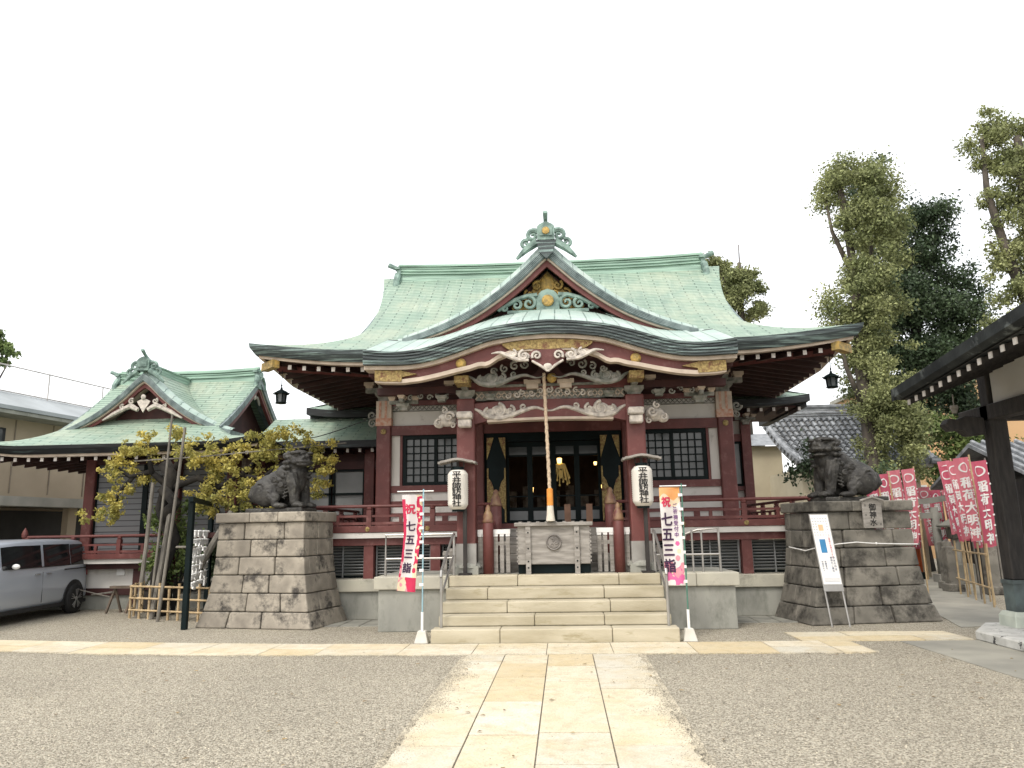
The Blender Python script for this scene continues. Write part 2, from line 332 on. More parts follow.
def hip_gable_roof(root, cx, cy, hx, hy, ze, wr, dh, p, lift, thick, nrow=26, edge=EDGE, name="roof", soff_in=2.0, soff_rise=0.3, rafters=True, pitch=0.28, raft_z=0.3):
    """irimoya roof: centre (cx, cy), eave half sizes hx, hy, eave height ze, verge half width wr, hip start dh in from the eave"""
    def L(x, y):
        a = max(0.0, (abs(x) / hx - 0.6) / 0.4); b = max(0.0, (abs(y) / hy - 0.6) / 0.4)
        return lift * (min(a, 1) ** 2 if abs(y) > hy * 0.9 else 0) + (lift * min(b, 1) ** 2 if abs(x) > hx * 0.9 and abs(y) <= hy * 0.9 else 0)
    def lift_at(x, y):
        a = max(0.0, (abs(x) / hx - 0.62) / 0.38); b = max(0.0, (abs(y) / hy - 0.62) / 0.38)
        return lift * (a ** 1.6) * (b ** 0.8)
    def half(d):             # half width of the front slope at distance d from its eave
        c = wr - .03 + .045 * (hy / 4.7) * (max(d, dh) - dh - .45) ** 2
        if d >= dh: return c
        t = 1 - d / dh
        return c + (hx - c) * (0.45 * t + 0.55 * t ** 3)
    rf = MB(); NX = 40
    for sg in (-1, 1):
        P = []; UV = []; ds = [hy * (i / nrow) ** 1.25 for i in range(nrow + 1)]; sl = 0; pz = 0; pd = 0
        for d in ds:
            z = roof_z(d, p); sl += sqrt((d - pd) ** 2 + (z - pz) ** 2); pz, pd = z, d
            row = []; uvr = []; h = half(d)
            for j in range(NX + 1):
                x = -h + 2 * h * j / NX; y = sg * (hy - d)
                row.append((cx + x, cy + y, ze + z + lift_at(x, y))); uvr.append((x, sl))
            P.append(row); UV.append(uvr)
        rf.grid(P, UV)
        # side slope below the gable
        P = []; UV = []; n2 = 10; sl = 0; pz = 0; pX = None
        for i in range(n2 + 1):
            d = dh * i / n2; z = roof_z(d, p); x = half(d) - (0.03 if i == n2 else 0)
            if pX is not None: sl += sqrt((x - pX) ** 2 + (z - pz) ** 2)
            pX, pz = x, z; row = []; uvr = []
            for j in range(31):
                y = -(hy - d) + 2 * (hy - d) * j / 30
                row.append((cx + sg * x, cy + y, ze + z + lift_at(x, y))); uvr.append((y, sl))
            P.append(row); UV.append(uvr)
        rf.grid(P, UV)
    roof = rf.build(name, [COPPER], root, smooth=True)
    # eave edge: layered dark fascia, cream board below, sloping boarded soffit
    per = []
    def seg(a, b, n):
        for i in range(n): per.append((lerp(a[0], b[0], i / n), lerp(a[1], b[1], i / n)))
    seg((-hx, -hy), (hx, -hy), 40); seg((hx, -hy), (hx, hy), 30); seg((hx, hy), (-hx, hy), 40); seg((-hx, hy), (-hx, -hy), 30)
    def ring(inset, dz):
        out = []
        for x, y in per: out.append((cx + x * (1 - inset / hx), cy + y * (1 - inset / hy), ze + dz + lift_at(x, y) * (1.0 if inset < 0.6 else 0.5)))
        return out
    def band(mb, rings): mb.loft(rings, closed=True, caps=False)
    e = MB(); band(e, [ring(-0.012, 0.012), ring(0.0, -thick * 0.35), ring(0.05, -thick * 0.72), ring(0.09, -thick), ring(0.3, -thick)]); e.build("eave_edge", edge, roof)
    c = MB(); band(c, [ring(0.13, -thick - 0.002), ring(0.14, -thick - 0.055), ring(0.3, -thick - 0.055)]); c.build("eave_board", CREAM, roof)
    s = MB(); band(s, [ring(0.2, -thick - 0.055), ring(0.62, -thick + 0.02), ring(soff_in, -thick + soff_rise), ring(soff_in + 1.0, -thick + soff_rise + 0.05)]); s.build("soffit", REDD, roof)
    if rafters:
        def raft(x, y, dx, dy, lz, ln):
            m = MB(); w = 0.032; h = 0.04; zt = ze - thick - 0.06 + lz; z1 = zt + ln * (soff_rise / soff_in) * 0.75
            if abs(dy) > 0:
                m.add([(x - w, y, zt - 2 * h), (x + w, y, zt - 2 * h), (x + w, y, zt), (x - w, y, zt), (x - w, y + dy * ln, z1 - 2 * h), (x + w, y + dy * ln, z1 - 2 * h), (x + w, y + dy * ln, z1), (x - w, y + dy * ln, z1)],
                      [(0, 1, 2, 3), (4, 7, 6, 5), (0, 4, 5, 1), (3, 2, 6, 7), (0, 3, 7, 4), (1, 5, 6, 2)])
                m.mat(1).box(x - w - .002, x + w + .002, min(y, y - dy * 0.012), max(y, y - dy * 0.012), zt - 2 * h - .002, zt + .002)
            else:
                m.add([(x, y - w, zt - 2 * h), (x, y + w, zt - 2 * h), (x, y + w, zt), (x, y - w, zt), (x + dx * ln, y - w, z1 - 2 * h), (x + dx * ln, y + w, z1 - 2 * h), (x + dx * ln, y + w, z1), (x + dx * ln, y - w, z1)],
                      [(0, 1, 2, 3), (4, 7, 6, 5), (0, 4, 5, 1), (3, 2, 6, 7), (0, 3, 7, 4), (1, 5, 6, 2)])
                m.mat(1).box(min(x, x - dx * 0.012), max(x, x - dx * 0.012), y - w - .002, y + w + .002, zt - 2 * h - .002, zt + .002)
            m.build("rafter", [RAFT, WTIP], roof)
        n = int(2 * (hx - 0.4) / pitch)
        for i in range(n + 1):
            x = -(hx - 0.4) + 2 * (hx - 0.4) * i / n
            raft(cx + x, cy - hy + raft_z, 0, 1, lift_at(x, -hy) * 0.8, soff_in - raft_z)
        n = int(2 * (hy - 0.4) / (pitch * 1.25))
        for sg in (-1, 1):
            for i in range(n + 1):
                y = -(hy - 0.4) + 2 * (hy - 0.4) * i / n
                raft(cx + sg * (hx - raft_z), cy + y, -sg, 0, lift_at(hx, y) * 0.8, soff_in - raft_z)
    return roof, half, lift_at

def gable_scroll_wings(mb, cx, y, cz, s):
    for g in (-1, 1):
        mb.scroll(cx + g * 0.30 * s, y, cz - 0.06 * s, 0.15 * s, 1.3, a0=pi / 2 + g * 0.9, sgn=g, w=0.42)
        mb.scroll(cx + g * 0.47 * s, y, cz - 0.26 * s, 0.115 * s, 1.2, a0=pi / 2 + g * 0.6, sgn=g, w=0.45)
        mb.tube([(cx + g * 0.2 * s, y, cz - 0.2 * s), (cx + g * 0.48 * s, y, cz - 0.40 * s), (cx + g * 0.68 * s, y, cz - 0.60 * s)], [0.11 * s, 0.08 * s, 0.035 * s], 6)

def dormer_gable(root, cx, yf, prof, roofz_inv, s=1.0, offs=(0.21, 0.42, 0.47), base_z=None, rich=True, name="gable", flare=0.24):
    """front gable: prof = [(|x|, z)] outer roof line at its back edge; roofz_inv(z, x) -> y where the main slope has that height"""
    xs = [q[0] for q in prof]; zs = [q[1] for q in prof]; xm = xs[-1]; n = 24
    def t(x): return 1 - 0.45 * abs(x) / xm
    X = [xm * (i / n) for i in range(n + 1)]
    def Z(x): return interp(xs, zs, abs(x))
    # smooth the line a little
    def Zs(x): return (Z(x - 0.06) + Z(x) + Z(x + 0.06)) / 3 if abs(x) > 0.06 else Z(x)
    rf = MB()
    for g in (-1, 1):
        P = []; UV = []
        for (yy, f) in ((0.0, offs[0]), (0.08, offs[0] * .75), (flare * 0.5, offs[0] * 0.30), (flare, 0.0)):
            P.append([(cx + g * x, yf + yy, Zs(x) - f * t(x)) for x in X]); UV.append([(x * 1.3, yy) for x in X])
        rf.grid(P, UV)
    body = rf.build(name, COPPERV, root, smooth=True)
    rb = MB()
    for g in (-1, 1):
        P = []; UV = []
        for k in range(13):
            row = []; ur = []
            for x in X:
                z = Zs(x); yb = max(roofz_inv(z - 0.01, x), yf + flare + 0.02); y = lerp(yf + flare, yb, k / 12)
                row.append((cx + g * x, y, z)); ur.append((y, x * 1.25))
            P.append(row); UV.append(ur)
        rb.grid(P, UV)
    rb.build("gable_slope", COPPER, body, smooth=True)
    for g in (-1, 1):
        top = [(cx + g * x, Zs(x) - offs[0] * t(x) - .003) for x in X]; bot = [(cx + g * x, Zs(x) - offs[1] * t(x)) for x in X]
        m = MB(); m.strip(top, bot, yf - 0.01, yf + 0.5)
        for q in (.2, .4, .6, .8):
            mid = [(a[0], lerp(a[1], b_[1], q)) for a, b_ in zip(top, bot)]; m.strip([(a, z + .008) for a, z in mid], [(a, z - .012) for a, z in mid], yf - .028, yf - .008)
        m.build("verge_edge", EDGEG, body)
        top = [(cx + g * x, Zs(x) - (offs[1]) * t(x) - .003) for x in X]; bot = [(cx + g * x, Zs(x) - offs[2] * t(x)) for x in X]
        m = MB(); m.strip(top, bot, yf + 0.03, yf + 0.5); m.build("verge_board", CREAM, body)
        top = [(cx + g * x, Zs(x) - offs[2] * t(x) - .003) for x in X]; bot = [(cx + g * x, Zs(x) - (offs[2] + 0.13 * s) * t(x)) for x in X]
        m = MB(); m.strip(top, bot, yf + 0.09, yf + 0.16); m.build("bargeboard", RED, body)
    # tympanum wall
    bz = base_z if base_z is not None else Z(xm) - 0.2
    poly = [(cx - x, Zs(x) - (offs[2] + .1) * t(x)) for x in X[::-1] if Zs(x) - (offs[2] + .1) * t(x) > bz] + [(cx + x, Zs(x) - (offs[2] + .1) * t(x)) for x in X if Zs(x) - (offs[2] + .1) * t(x) > bz]
    poly += [(poly[-1][0], bz), (poly[0][0], bz)]
    m = MB(); m.prism(poly, yf + 0.42, yf + 0.48); m.build("gable_wall", REDD, body)
    # ridge of the dormer
    za = Z(0); yb = roofz_inv(za + 0.02, 0)
    m = MB(); m.box(cx - 0.10 * s, cx + 0.10 * s, yf + 0.1, yb, za - 0.1, za + 0.12 * s); m.box(cx - 0.13 * s, cx + 0.13 * s, yf + 0.1, yb, za + 0.12 * s, za + 0.16 * s)
    m.build("gable_ridge", COPPERR, body)
    return body, Zs, t

def ridge_end(parent, cx, y, cz, s=1.0, disc=True, axis='front', horn=True, name="ridge_ornament"):
    m = MB()
    w = 0.20 * s
    if axis == 'front':
        poly = [(cx - w, cz - 0.16 * s), (cx - w, cz + 0.18 * s), (cx - w * 0.7, cz + 0.24 * s), (cx - w * 0.3, cz + 0.28 * s), (cx, cz + 0.3 * s), (cx + w * 0.3, cz + 0.28 * s), (cx + w * 0.7, cz + 0.24 * s), (cx + w, cz + 0.18 * s), (cx + w, cz - 0.16 * s)]
        m.prism(poly, y - 0.06, y + 0.12)
        m.prism([(cx - w * .72, cz - 0.05 * s), (cx - w * .72, cz + 0.16 * s), (cx, cz + 0.22 * s), (cx + w * .72, cz + 0.16 * s), (cx + w * .72, cz - 0.05 * s)], y - 0.085, y - 0.06)
        gable_scroll_wings(m, cx, y + 0.02, cz + 0.05 * s, s)
        o = m.build(name, COPPERO, parent, smooth=False)
        if disc:
            d = MB(); d.lathe([(0, -0.03), (0.055 * s, -0.025), (0.085 * s, -0.02), (0.085 * s, 0.01)], (cx, y - 0.09, cz + 0.06 * s), 18, 'y'); d.build("gold_crest", GOLD, o)
        if horn:
            h = MB(); h.tube([(cx, y + 0.25, cz + 0.22 * s), (cx, y + 0.02, cz + 0.36 * s), (cx, y - 0.12, cz + 0.50 * s)], [0.045 * s, 0.05 * s, 0.06 * s], 10)
            h.build("ridge_horn", COPPERO, o)
    else:                     # facing along x, sign = axis
        g = axis
        m.box(cx - 0.05, cx + 0.05, y - 0.22 * s, y + 0.22 * s, cz - 0.42 * s, cz + 0.14 * s)
        m.box(cx - 0.09, cx + 0.03, y - 0.27 * s, y + 0.27 * s, cz + 0.14 * s, cz + 0.2 * s)
        for q in (-1, 1):
            m.tube([(cx + g * 0.02, y + q * 0.2 * s, cz + 0.0), (cx + g * 0.04, y + q * 0.32 * s, cz - 0.2 * s), (cx + g * .03, y + q * 0.33 * s, cz - 0.42 * s)], [0.09 * s, 0.08 * s, 0.1 * s], 8)
        o = m.build(name, COPPERO, parent)
        h = MB(); h.tube([(cx - g * 0.3, y, cz + 0.16 * s), (cx + g * 0.05, y, cz + 0.22 * s), (cx + g * 0.3, y, cz + 0.34 * s)], [0.05 * s, 0.055 * s, 0.065 * s], 10)
        h.build("ridge_horn", COPPERO, o)
    return o

def side_gable(parent, cx, cy, g, zs_fn, half_len, wall_x, verge_x, s=1.0):
    """bargeboards and wall of the gable at one end of a main ridge; zs_fn(dy) = roof height at distance dy from the ridge"""
    n = 14; D = [half_len * i / n for i in range(n + 1)]
    for q in (-1, 1):
        m = MB(); secs = []
        for d in D:
            z = zs_fn(d); y = cy + q * d; x = verge_x
            secs.append([(x, y, z - .01), (x - g * 0.35, y, z - .01), (x - g * 0.35, y, z - 0.2 * s), (x, y, z - 0.24 * s)])
        m.loft(secs); m.build("verge_edge", EDGEG, parent)
        m = MB(); secs = []
        for d in D:
            z = zs_fn(d) - 0.245 * s; y = cy + q * d; x = verge_x - g * 0.06
            secs.append([(x, y, z), (x - g * 0.08, y, z), (x - g * 0.08, y, z - 0.22 * s), (x, y, z - 0.22 * s)])
        m.loft(secs); m.build("bargeboard", RED, parent)
        m = MB(); secs = []
        for d in D:
            z = zs_fn(d) - 0.25 * s; y = cy + q * d; x = verge_x - g * 0.045
            secs.append([(x, y, z), (x - g * 0.02, y, z), (x - g * 0.02, y, z - 0.05 * s), (x, y, z - 0.05 * s)])
        m.loft(secs); m.build("verge_board", CREAM, parent)
    m = MB(); zb = zs_fn(half_len) - 0.1
    pts = [(cy - d, zs_fn(d) - 0.22) for d in D[::-1]] + [(cy + d, zs_fn(d) - 0.22) for d in D[1:]]
    pts += [(cy + half_len, zb - 0.4), (cy - half_len, zb - 0.4)]
    m.loft([[(wall_x, y, z) for y, z in pts], [(wall_x - g * 0.06, y, z) for y, z in pts]]); m.build("gable_wall", REDD, parent)
    m = MB(); zt = zs_fn(0) - 0.3 * s
    m.ell((wall_x + g * 0.30, cy, zt - 0.35 * s), (0.04, 0.12 * s, 0.15 * s))
    for q in (-1, 1):
        m.tube([(wall_x + g * 0.30, cy + q * .08 * s, zt - 0.4 * s), (wall_x + g * 0.30, cy + q * 0.3 * s, zt - 0.36 * s), (wall_x + g * 0.30, cy + q * 0.45 * s, zt - 0.62 * s)], [0.06 * s, 0.07 * s, 0.03 * s], 6)
    m.build("gable_pendant", CARVE, parent)

# ------------------------------------------------------------------ MAIN HALL
hall = thing("shrine_hall", "large red and white shrine hall with green copper roof and curved porch gable", "shrine hall", (0, 13.9, 0))
# roof
HP = (0.44, 0.043)
HCY, HHY, HHX, HZE = 18.0, 4.7, 5.60, 4.86
roof, rhalf, rlift = hip_gable_roof(hall, 0, HCY, HHX, HHY, HZE, 3.86, 1.35, HP, 0.20, 0.20, soff_in=1.95, soff_rise=0.42)
RZ = HZE + roof_z(HHY, HP)
rd = MB(); secs = []
def ridge_bar(cx, cy, half, z, w0, w1, h, rise=0.12, cap=0.05):
    m = MB()
    for (wa, wb, za, zb) in ((w0, w1, -0.25, h), (w1 + cap, w1 + cap, h, h + 0.035), (w1 * .55, w1 * .4, h + .035, h + 0.10)):
        secs = []
        for i in range(25):
            x = -half + 2 * half * i / 24; k = rise * abs(x / half) ** 3
            secs.append([(cx + x, cy - wa, z + za + k), (cx + x, cy + wa, z + za + k), (cx + x, cy + wb, z + zb + k), (cx + x, cy - wb, z + zb + k)])
        m.loft(secs)
    for q in (0.03, 0.11, 0.19):
        secs = []
        for i in range(25):
            x = -half + 2 * half * i / 24; k = rise * abs(x / half) ** 3; w = lerp(w0, w1, q / h) + 0.015
            secs.append([(cx + x, cy - w, z + q + k), (cx + x, cy + w, z + q + k), (cx + x, cy + w, z + q + .02 + k), (cx + x, cy - w, z + q + .02 + k)])
        m.loft(secs)
    return m
ridge_bar(0, HCY, 3.8, RZ - 0.05, 0.2, 0.13, 0.24, 0.07).build("ridge", COPPERR, roof)
for g in (-1, 1): ridge_end(roof, g * 3.78, HCY, RZ + 0.02, 1.0, axis=g)
for g in (-1, 1):
    side_gable(roof, 0, HCY, g, lambda d: HZE + roof_z(HHY - d, HP), HHY - 1.35, g * 3.3, g * 3.88)
# gilded corner shoes at the hip rafters
for g in (-1, 1):
    m = MB(); m.cbox((g * (HHX - 0.30), HCY - HHY + 0.30, HZE - 0.17), (0.5, 0.14, 0.15), rot=Matrix.Rotation(g * -radians(135) , 3, 'Z'))
    m.build("hip_rafter_cap", GOLD, roof)
    m = MB(); m.tube([(g * (HHX - 0.4), HCY - HHY + 0.4, HZE - 0.17), (g * 3.5, 15.25, HZE - 0.05)], 0.09, 4); m.build("hip_rafter", RED, roof)

def inv_hall(z, x):
    # y where the front slope reaches z
    a, b = HP[1], HP[0]; c = -(z - HZE)
    if c >= 0: return HCY - HHY
    d = (-b + sqrt(b * b - 4 * a * c)) / (2 * a)
    return min(HCY - HHY + d, HCY)
# chidori gable
CP = [(0, 7.12), (0.12, 7.0), (0.51, 6.6), (0.9, 6.26), (1.2, 6.03), (1.48, 5.84), (1.77, 5.68), (2.06, 5.54), (2.4, 5.40), (2.78, 5.27)]
cg, CZ, Ct = dormer_gable(hall, 0, 13.68, CP, inv_hall, base_z=5.2, name="triangular_gable")
m = MB()
for g in (-1, 1):
    for (x, z, r, a) in ((0.2, 6.22, .1, 1), (0.36, 6.05, .1, 2), (0.5, 5.9, .09, 0), (0.14, 6.02, .1, 3), (0.62, 5.78, .08, 1.5), (.34, 5.86, .08, 4)):
        m.scroll(g * x, 14.03, z, r, 1.3, a0=a, sgn=g, w=0.3)
m.ell((0, 14.05, 6.25), (.14, .04, .2)); m.ell((0, 14.06, 5.95), (.4, .03, .16))
m.prism([(-.62, 5.75), (-.4, 6.0), (-.2, 6.3), (0, 6.52), (.2, 6.3), (.4, 6.0), (.62, 5.75)], 14.07, 14.09)
for k in range(26):
    a = k * 2.4; q = .05 + .42 * sqrt(k / 26); x_ = q * cos(a) * 1.1; z_ = 6.0 + q * sin(a) * .8
    if abs(x_) < .62 - (z_ - 5.7) * .72 and z_ > 5.72: m.scroll(x_, 14.04, z_, .055, 1.1, a0=a, sgn=(-1) ** k, w=.34)
m.build("gilded_gable_carving", GOLD, cg)
for g in (-1, 1):
    m = MB(); m.box(-0.02, 0.30, 0, 0.05, -.06, .06)
    z = CZ(1.95) - .47 * Ct(1.95) - 0.08
    M = Matrix.Translation((g * 1.72, 13.74, z + 0.03)) @ Matrix.Rotation(g * radians(24), 4, 'Y')
    m = MB(); m.box(-0.17, 0.17, 0, 0.05, -.05, .05, M); m.build("gold_fitting", GOLDP, cg)
m = MB()                                      # copper frog-leg strut with crest
m.box(-0.68, 0.68, 13.86, 14.02, 5.50, 5.62); m.box(-0.78, 0.78, 13.84, 14.0, 5.62, 5.68)
m.prism([(-.22, 5.68), (-.22, 5.95), (-.12, 6.06), (0, 6.1), (.12, 6.06), (.22, 5.95), (.22, 5.68)], 13.86, 13.98)
for g in (-1, 1):
    m.scroll(g * 0.36, 13.86, 5.82, .14, 1.3, a0=pi / 2, sgn=-g, w=.3)
    m.scroll(g * 0.60, 13.86, 5.79, .11, 1.2, a0=pi / 2 + .5, sgn=-g, w=.33)
    m.scroll(g * 0.82, 13.86, 5.74, .08, 1.2, a0=pi / 2, sgn=g, w=.35)
    m.tube([(g * .2, 13.87, 5.98), (g * .4, 13.87, 5.97), (g * .62, 13.87, 5.90), (g * .95, 13.86, 5.70), (g * 1.08, 13.86, 5.78)], [.05, .045, .05, .035, .015], 6)
m.build("carved_strut", COPPERO, cg)
m = MB(); m.lathe([(0, -0.02), (.09, -0.015), (.115, 0), (.115, .03)], (0, 13.84, 5.86), 20, 'y'); m.build("gold_crest", GOLD, cg)
ridge_end(cg, 0, 13.66, 7.12, 0.84)
m = MB(); m.prism([(-.2, 7.0), (.2, 7.0), (.12, 6.74), (0, 6.62), (-.12, 6.74)], 13.6, 13.69); m.build("gable_keystone", EDGE, cg)

# curved porch roof (karahafu)
KX = [0, 0.42, 0.92, 1.42, 1.70, 1.95, 2.2, 2.45, 2.7, 2.97]
KT = [4.83, 4.80, 4.735, 4.60, 4.50, 4.425, 4.385, 4.375, 4.39, 4.43]
KB = [4.63, 4.61, 4.545, 4.37, 4.28, 4.22, 4.185, 4.18, 4.19, 4.20]
def KTf(x): return interp(KX, KT, abs(x))
def KBf(x): return interp(KX, KB, abs(x))
def sm(f, x): return (f(x - .12) + f(x) * 2 + f(x + .12)) / 4 if abs(x) < 2.85 else f(x)
XX = [-2.97 + 5.94 * i / 72 for i in range(73)]
P = []; UV = []
for k in range(15):
    y = 11.62 + 2.6 * k / 14; d = y - 11.62; row = []; ur = []
    for x in XX:
        z = sm(KTf, x) + 0.36 * d + (0.06 * (1 - (1 - min(d / .35, 1)) ** 2)) * (1 - abs(x) / 3.2)
        if y > 13.3:
            zr = HZE + roof_z(y - 13.3, HP); z = max(min(z, z), zr - 0.02) if abs(x) < 2.6 else zr - 0.02 + 0.02
        row.append((x * (1.0), y, z)); ur.append((y, x)) if False else ur.append((x, d * 1.06))
    P.append(row); UV.append(ur)
m = MB(); m.grid(P, UV); kroof = m.build("porch_roof", COPPERV, hall, smooth=True)
m = MB(); m.strip([(x, sm(KTf, x)) for x in XX], [(x, sm(KBf, x)) for x in XX], 11.6, 11.95)
for q in (0.25, 0.5, 0.75):
    m.strip([(x, lerp(sm(KTf, x), sm(KBf, x), q) + .012) for x in XX], [(x, lerp(sm(KTf, x), sm(KBf, x), q) - .012) for x in XX], 11.6 - 0.018, 11.61)
m.strip([(x, sm(KTf, x) + .016) for x in XX], [(x, sm(KTf, x) - .02) for x in XX], 11.575, 11.64)
m.build("eave_edge", EDGE, kroof)
m = MB(); m.strip([(x, sm(KBf, x) - .003) for x in XX], [(x, sm(KBf, x) - 0.065) for x in XX], 11.68, 12.0); m.build("eave_board", CREAM, kroof)
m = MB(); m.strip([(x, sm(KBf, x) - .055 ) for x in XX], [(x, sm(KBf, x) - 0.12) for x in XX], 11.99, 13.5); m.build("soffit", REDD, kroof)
# side eave of the porch roof
for g in (-1, 1):
    m = MB(); secs = []
    for k in range(9):
        y = 11.62 + 1.8 * k / 8; z = 4.43 + .36 * (y - 11.62)
        secs.append([(g * 2.98, y, z + .004), (g * 2.8, y, z - .02), (g * 2.8, y, z - .22), (g * 2.94, y, z - .22)])
    m.loft(secs); m.build("side_eave_edge", BLK, kroof)
# lower bargeboard of the curved gable
LX = [0, 0.30, 0.55, 0.80, 0.94, 0.98, 1.10, 1.25, 1.45, 1.75, 2.05, 2.35, 2.66, 2.80]
LZ = [4.38, 4.40, 4.37, 4.28, 4.19, 4.17, 4.18, 4.13, 4.09, 4.02, 3.96, 3.93, 3.94, 3.96]
def LZf(x): return interp(LX, LZ, abs(x))
XL = [-2.80 + 5.6 * i / 84 for i in range(85)]
m = MB(); m.strip([(x, sm(KBf, x) - .068) for x in XL], [(x, LZf(x)) for x in XL], 11.77, 11.86); bb = m.build("curved_bargeboard", RED, kroof)
m = MB(); m.strip([(x, LZf(x) + .035) for x in XL], [(x, LZf(x) - .03) for x in XL], 11.72, 11.88); m.build("cream_trim", CREAM, bb)
for g in (-1, 1):
    xs = [g * (2.36 + .44 * i / 6) for i in range(7)]
    m = MB(); m.strip([(x, sm(KBf, x) - .075) for x in xs], [(x, LZf(x) - .005) for x in xs], 11.705, 11.765); m.build("gold_end_plate", GOLDP, bb)
    m = MB(); m.prism([(g * 2.36, 4.10), (g * 2.36, 4.0), (g * 2.12, 4.045)], 11.71, 11.765); m.build("gold_plate_tip", GOLDP, bb)
    m = MB(); m.lathe([(0, -.035), (.05, -.03), (.075, -.015), (.085, 0), (.085, .02)], (g * 1.40, 11.745, 4.20), 16, 'y'); m.build("gold_boss", GOLD, bb)
xs = [-0.72 + 1.44 * i / 20 for i in range(21)]
m = MB(); m.strip([(x, sm(KBf, x) - .075) for x in xs], [(x, LZf(x) + .0 if abs(x) < .55 else lerp(LZf(x), sm(KBf, x) - .08, (abs(x) - .55) / .2)) for x in xs], 11.705, 11.765); m.build("gold_center_plate", GOLDP, bb)
# pendant
m = MB(); m.mat(0).prism([(0, 4.02), (-.12, 4.12), (-.26, 4.20), (-.30, 4.32), (-.22, 4.38), (.22, 4.38), (.30, 4.32), (.26, 4.20), (.12, 4.12)], 11.69, 11.74)
m.mat(1)
for g in (-1, 1):
    m.tube([(0, 11.67, 4.015), (g * .12, 11.67, 4.11), (g * .25, 11.67, 4.19)], [.02, .022, .02], 6)
    m.scroll(g * .17, 11.66, 4.27, .08, 1.4, a0=-.5 if g > 0 else pi + .5, sgn=-g, w=.3)
    m.scroll(g * .38, 11.66, 4.28, .085, 1.4, a0=pi / 2, sgn=g, w=.3)
    m.scroll(g * .55, 11.67, 4.32, .06, 1.3, a0=pi / 2, sgn=-g, w=.34)
    m.ell((g * .38, 11.68, 4.27), (.10, .02, .07)); m.ell((g * .55, 11.68, 4.31), (.08, .02, .05))
    m.tube(cat([(g * .30, 11.67, 4.20), (g * .48, 11.67, 4.22), (g * .62, 11.67, 4.28), (g * .76, 11.67, 4.34), (g * .9, 11.67, 4.33)]), catr([.02, .035, .04, .026, .006]), 6)
m.ell((0, 11.66, 4.09), (.07, .02, .055)); m.build("carved_pendant", [RED, CARVE], bb)

# porch pillars, beams, brackets
def cloud(mb, cx, y, cz, s, g=1):
    """white cloud carving with its tail towards g"""
    mb.ell((cx, y + .02, cz - .01 * s), (.14 * s, .03, .10 * s)); mb.ell((cx - g * .14 * s, y + .02, cz - .03 * s), (.10 * s, .03, .07 * s)); mb.ell((cx + g * .16 * s, y + .02, cz - .03 * s), (.10 * s, .03, .06 * s))
    mb.scroll(cx, y, cz, .115 * s, 1.5, a0=pi / 2, sgn=g, w=.26)
    mb.scroll(cx - g * .17 * s, y, cz - .03 * s, .075 * s, 1.3, a0=pi / 2, sgn=-g, w=.34)
    mb.scroll(cx + g * .19 * s, y, cz, .075 * s, 1.3, a0=pi / 2, sgn=g, w=.34)
    mb.scroll(cx + g * .40 * s, y, cz + .05 * s, .055 * s, 1.2, a0=-pi / 2, sgn=g, w=.36)
    p = [(-.5, .07), (-.33, .01), (-.2, -.08), (0, -.12), (.2, -.08), (.42, .0), (.6, .035), (.8, -.02), (.95, .02)]; q = [.008, .025, .045, .05, .045, .035, .026, .014, .004]
    mb.tube(cat([(cx + g * a * s, y + .01, cz + b * s) for a, b in p]), catr([w * s for w in q]), 6)
def bracket(parent, x, y, z, s=1.0, arms=True, m1=CARVED, m2=CREAM):
    m = MB()
    m.mat(0).box(x - .13 * s, x + .13 * s, y - .13 * s, y + .13 * s, z, z + .07 * s)
    m.loft([[(x + a * w, y + b * w, z + h) for a, b in ((-1, -1), (1, -1), (1, 1), (-1, 1))] for w, h in ((.13 * s, .07 * s), (.19 * s, .13 * s), (.19 * s, .2 * s))])
    if arms:
        m.box(x - .42 * s, x + .42 * s, y - .06 * s, y + .06 * s, z + .2 * s, z + .3 * s)
        m.box(x - .06 * s, x + .06 * s, y - .42 * s, y + .3 * s, z + .2 * s, z + .3 * s)
        m.mat(1)
        for dx, dy in ((-.34, 0), (.34, 0), (0, -.34), (0, 0)):
            for w, h0, h1 in ((.075, .3, .35), (.105, .35, .42)):
                m.box(x + dx * s - w * s, x + dx * s + w * s, y + dy * s - w * s, y + dy * s + w * s, z + h0 * s, z + h1 * s)
    return m.build("bracket", [m1, m2], parent)
PX, PY = 1.42, 12.6
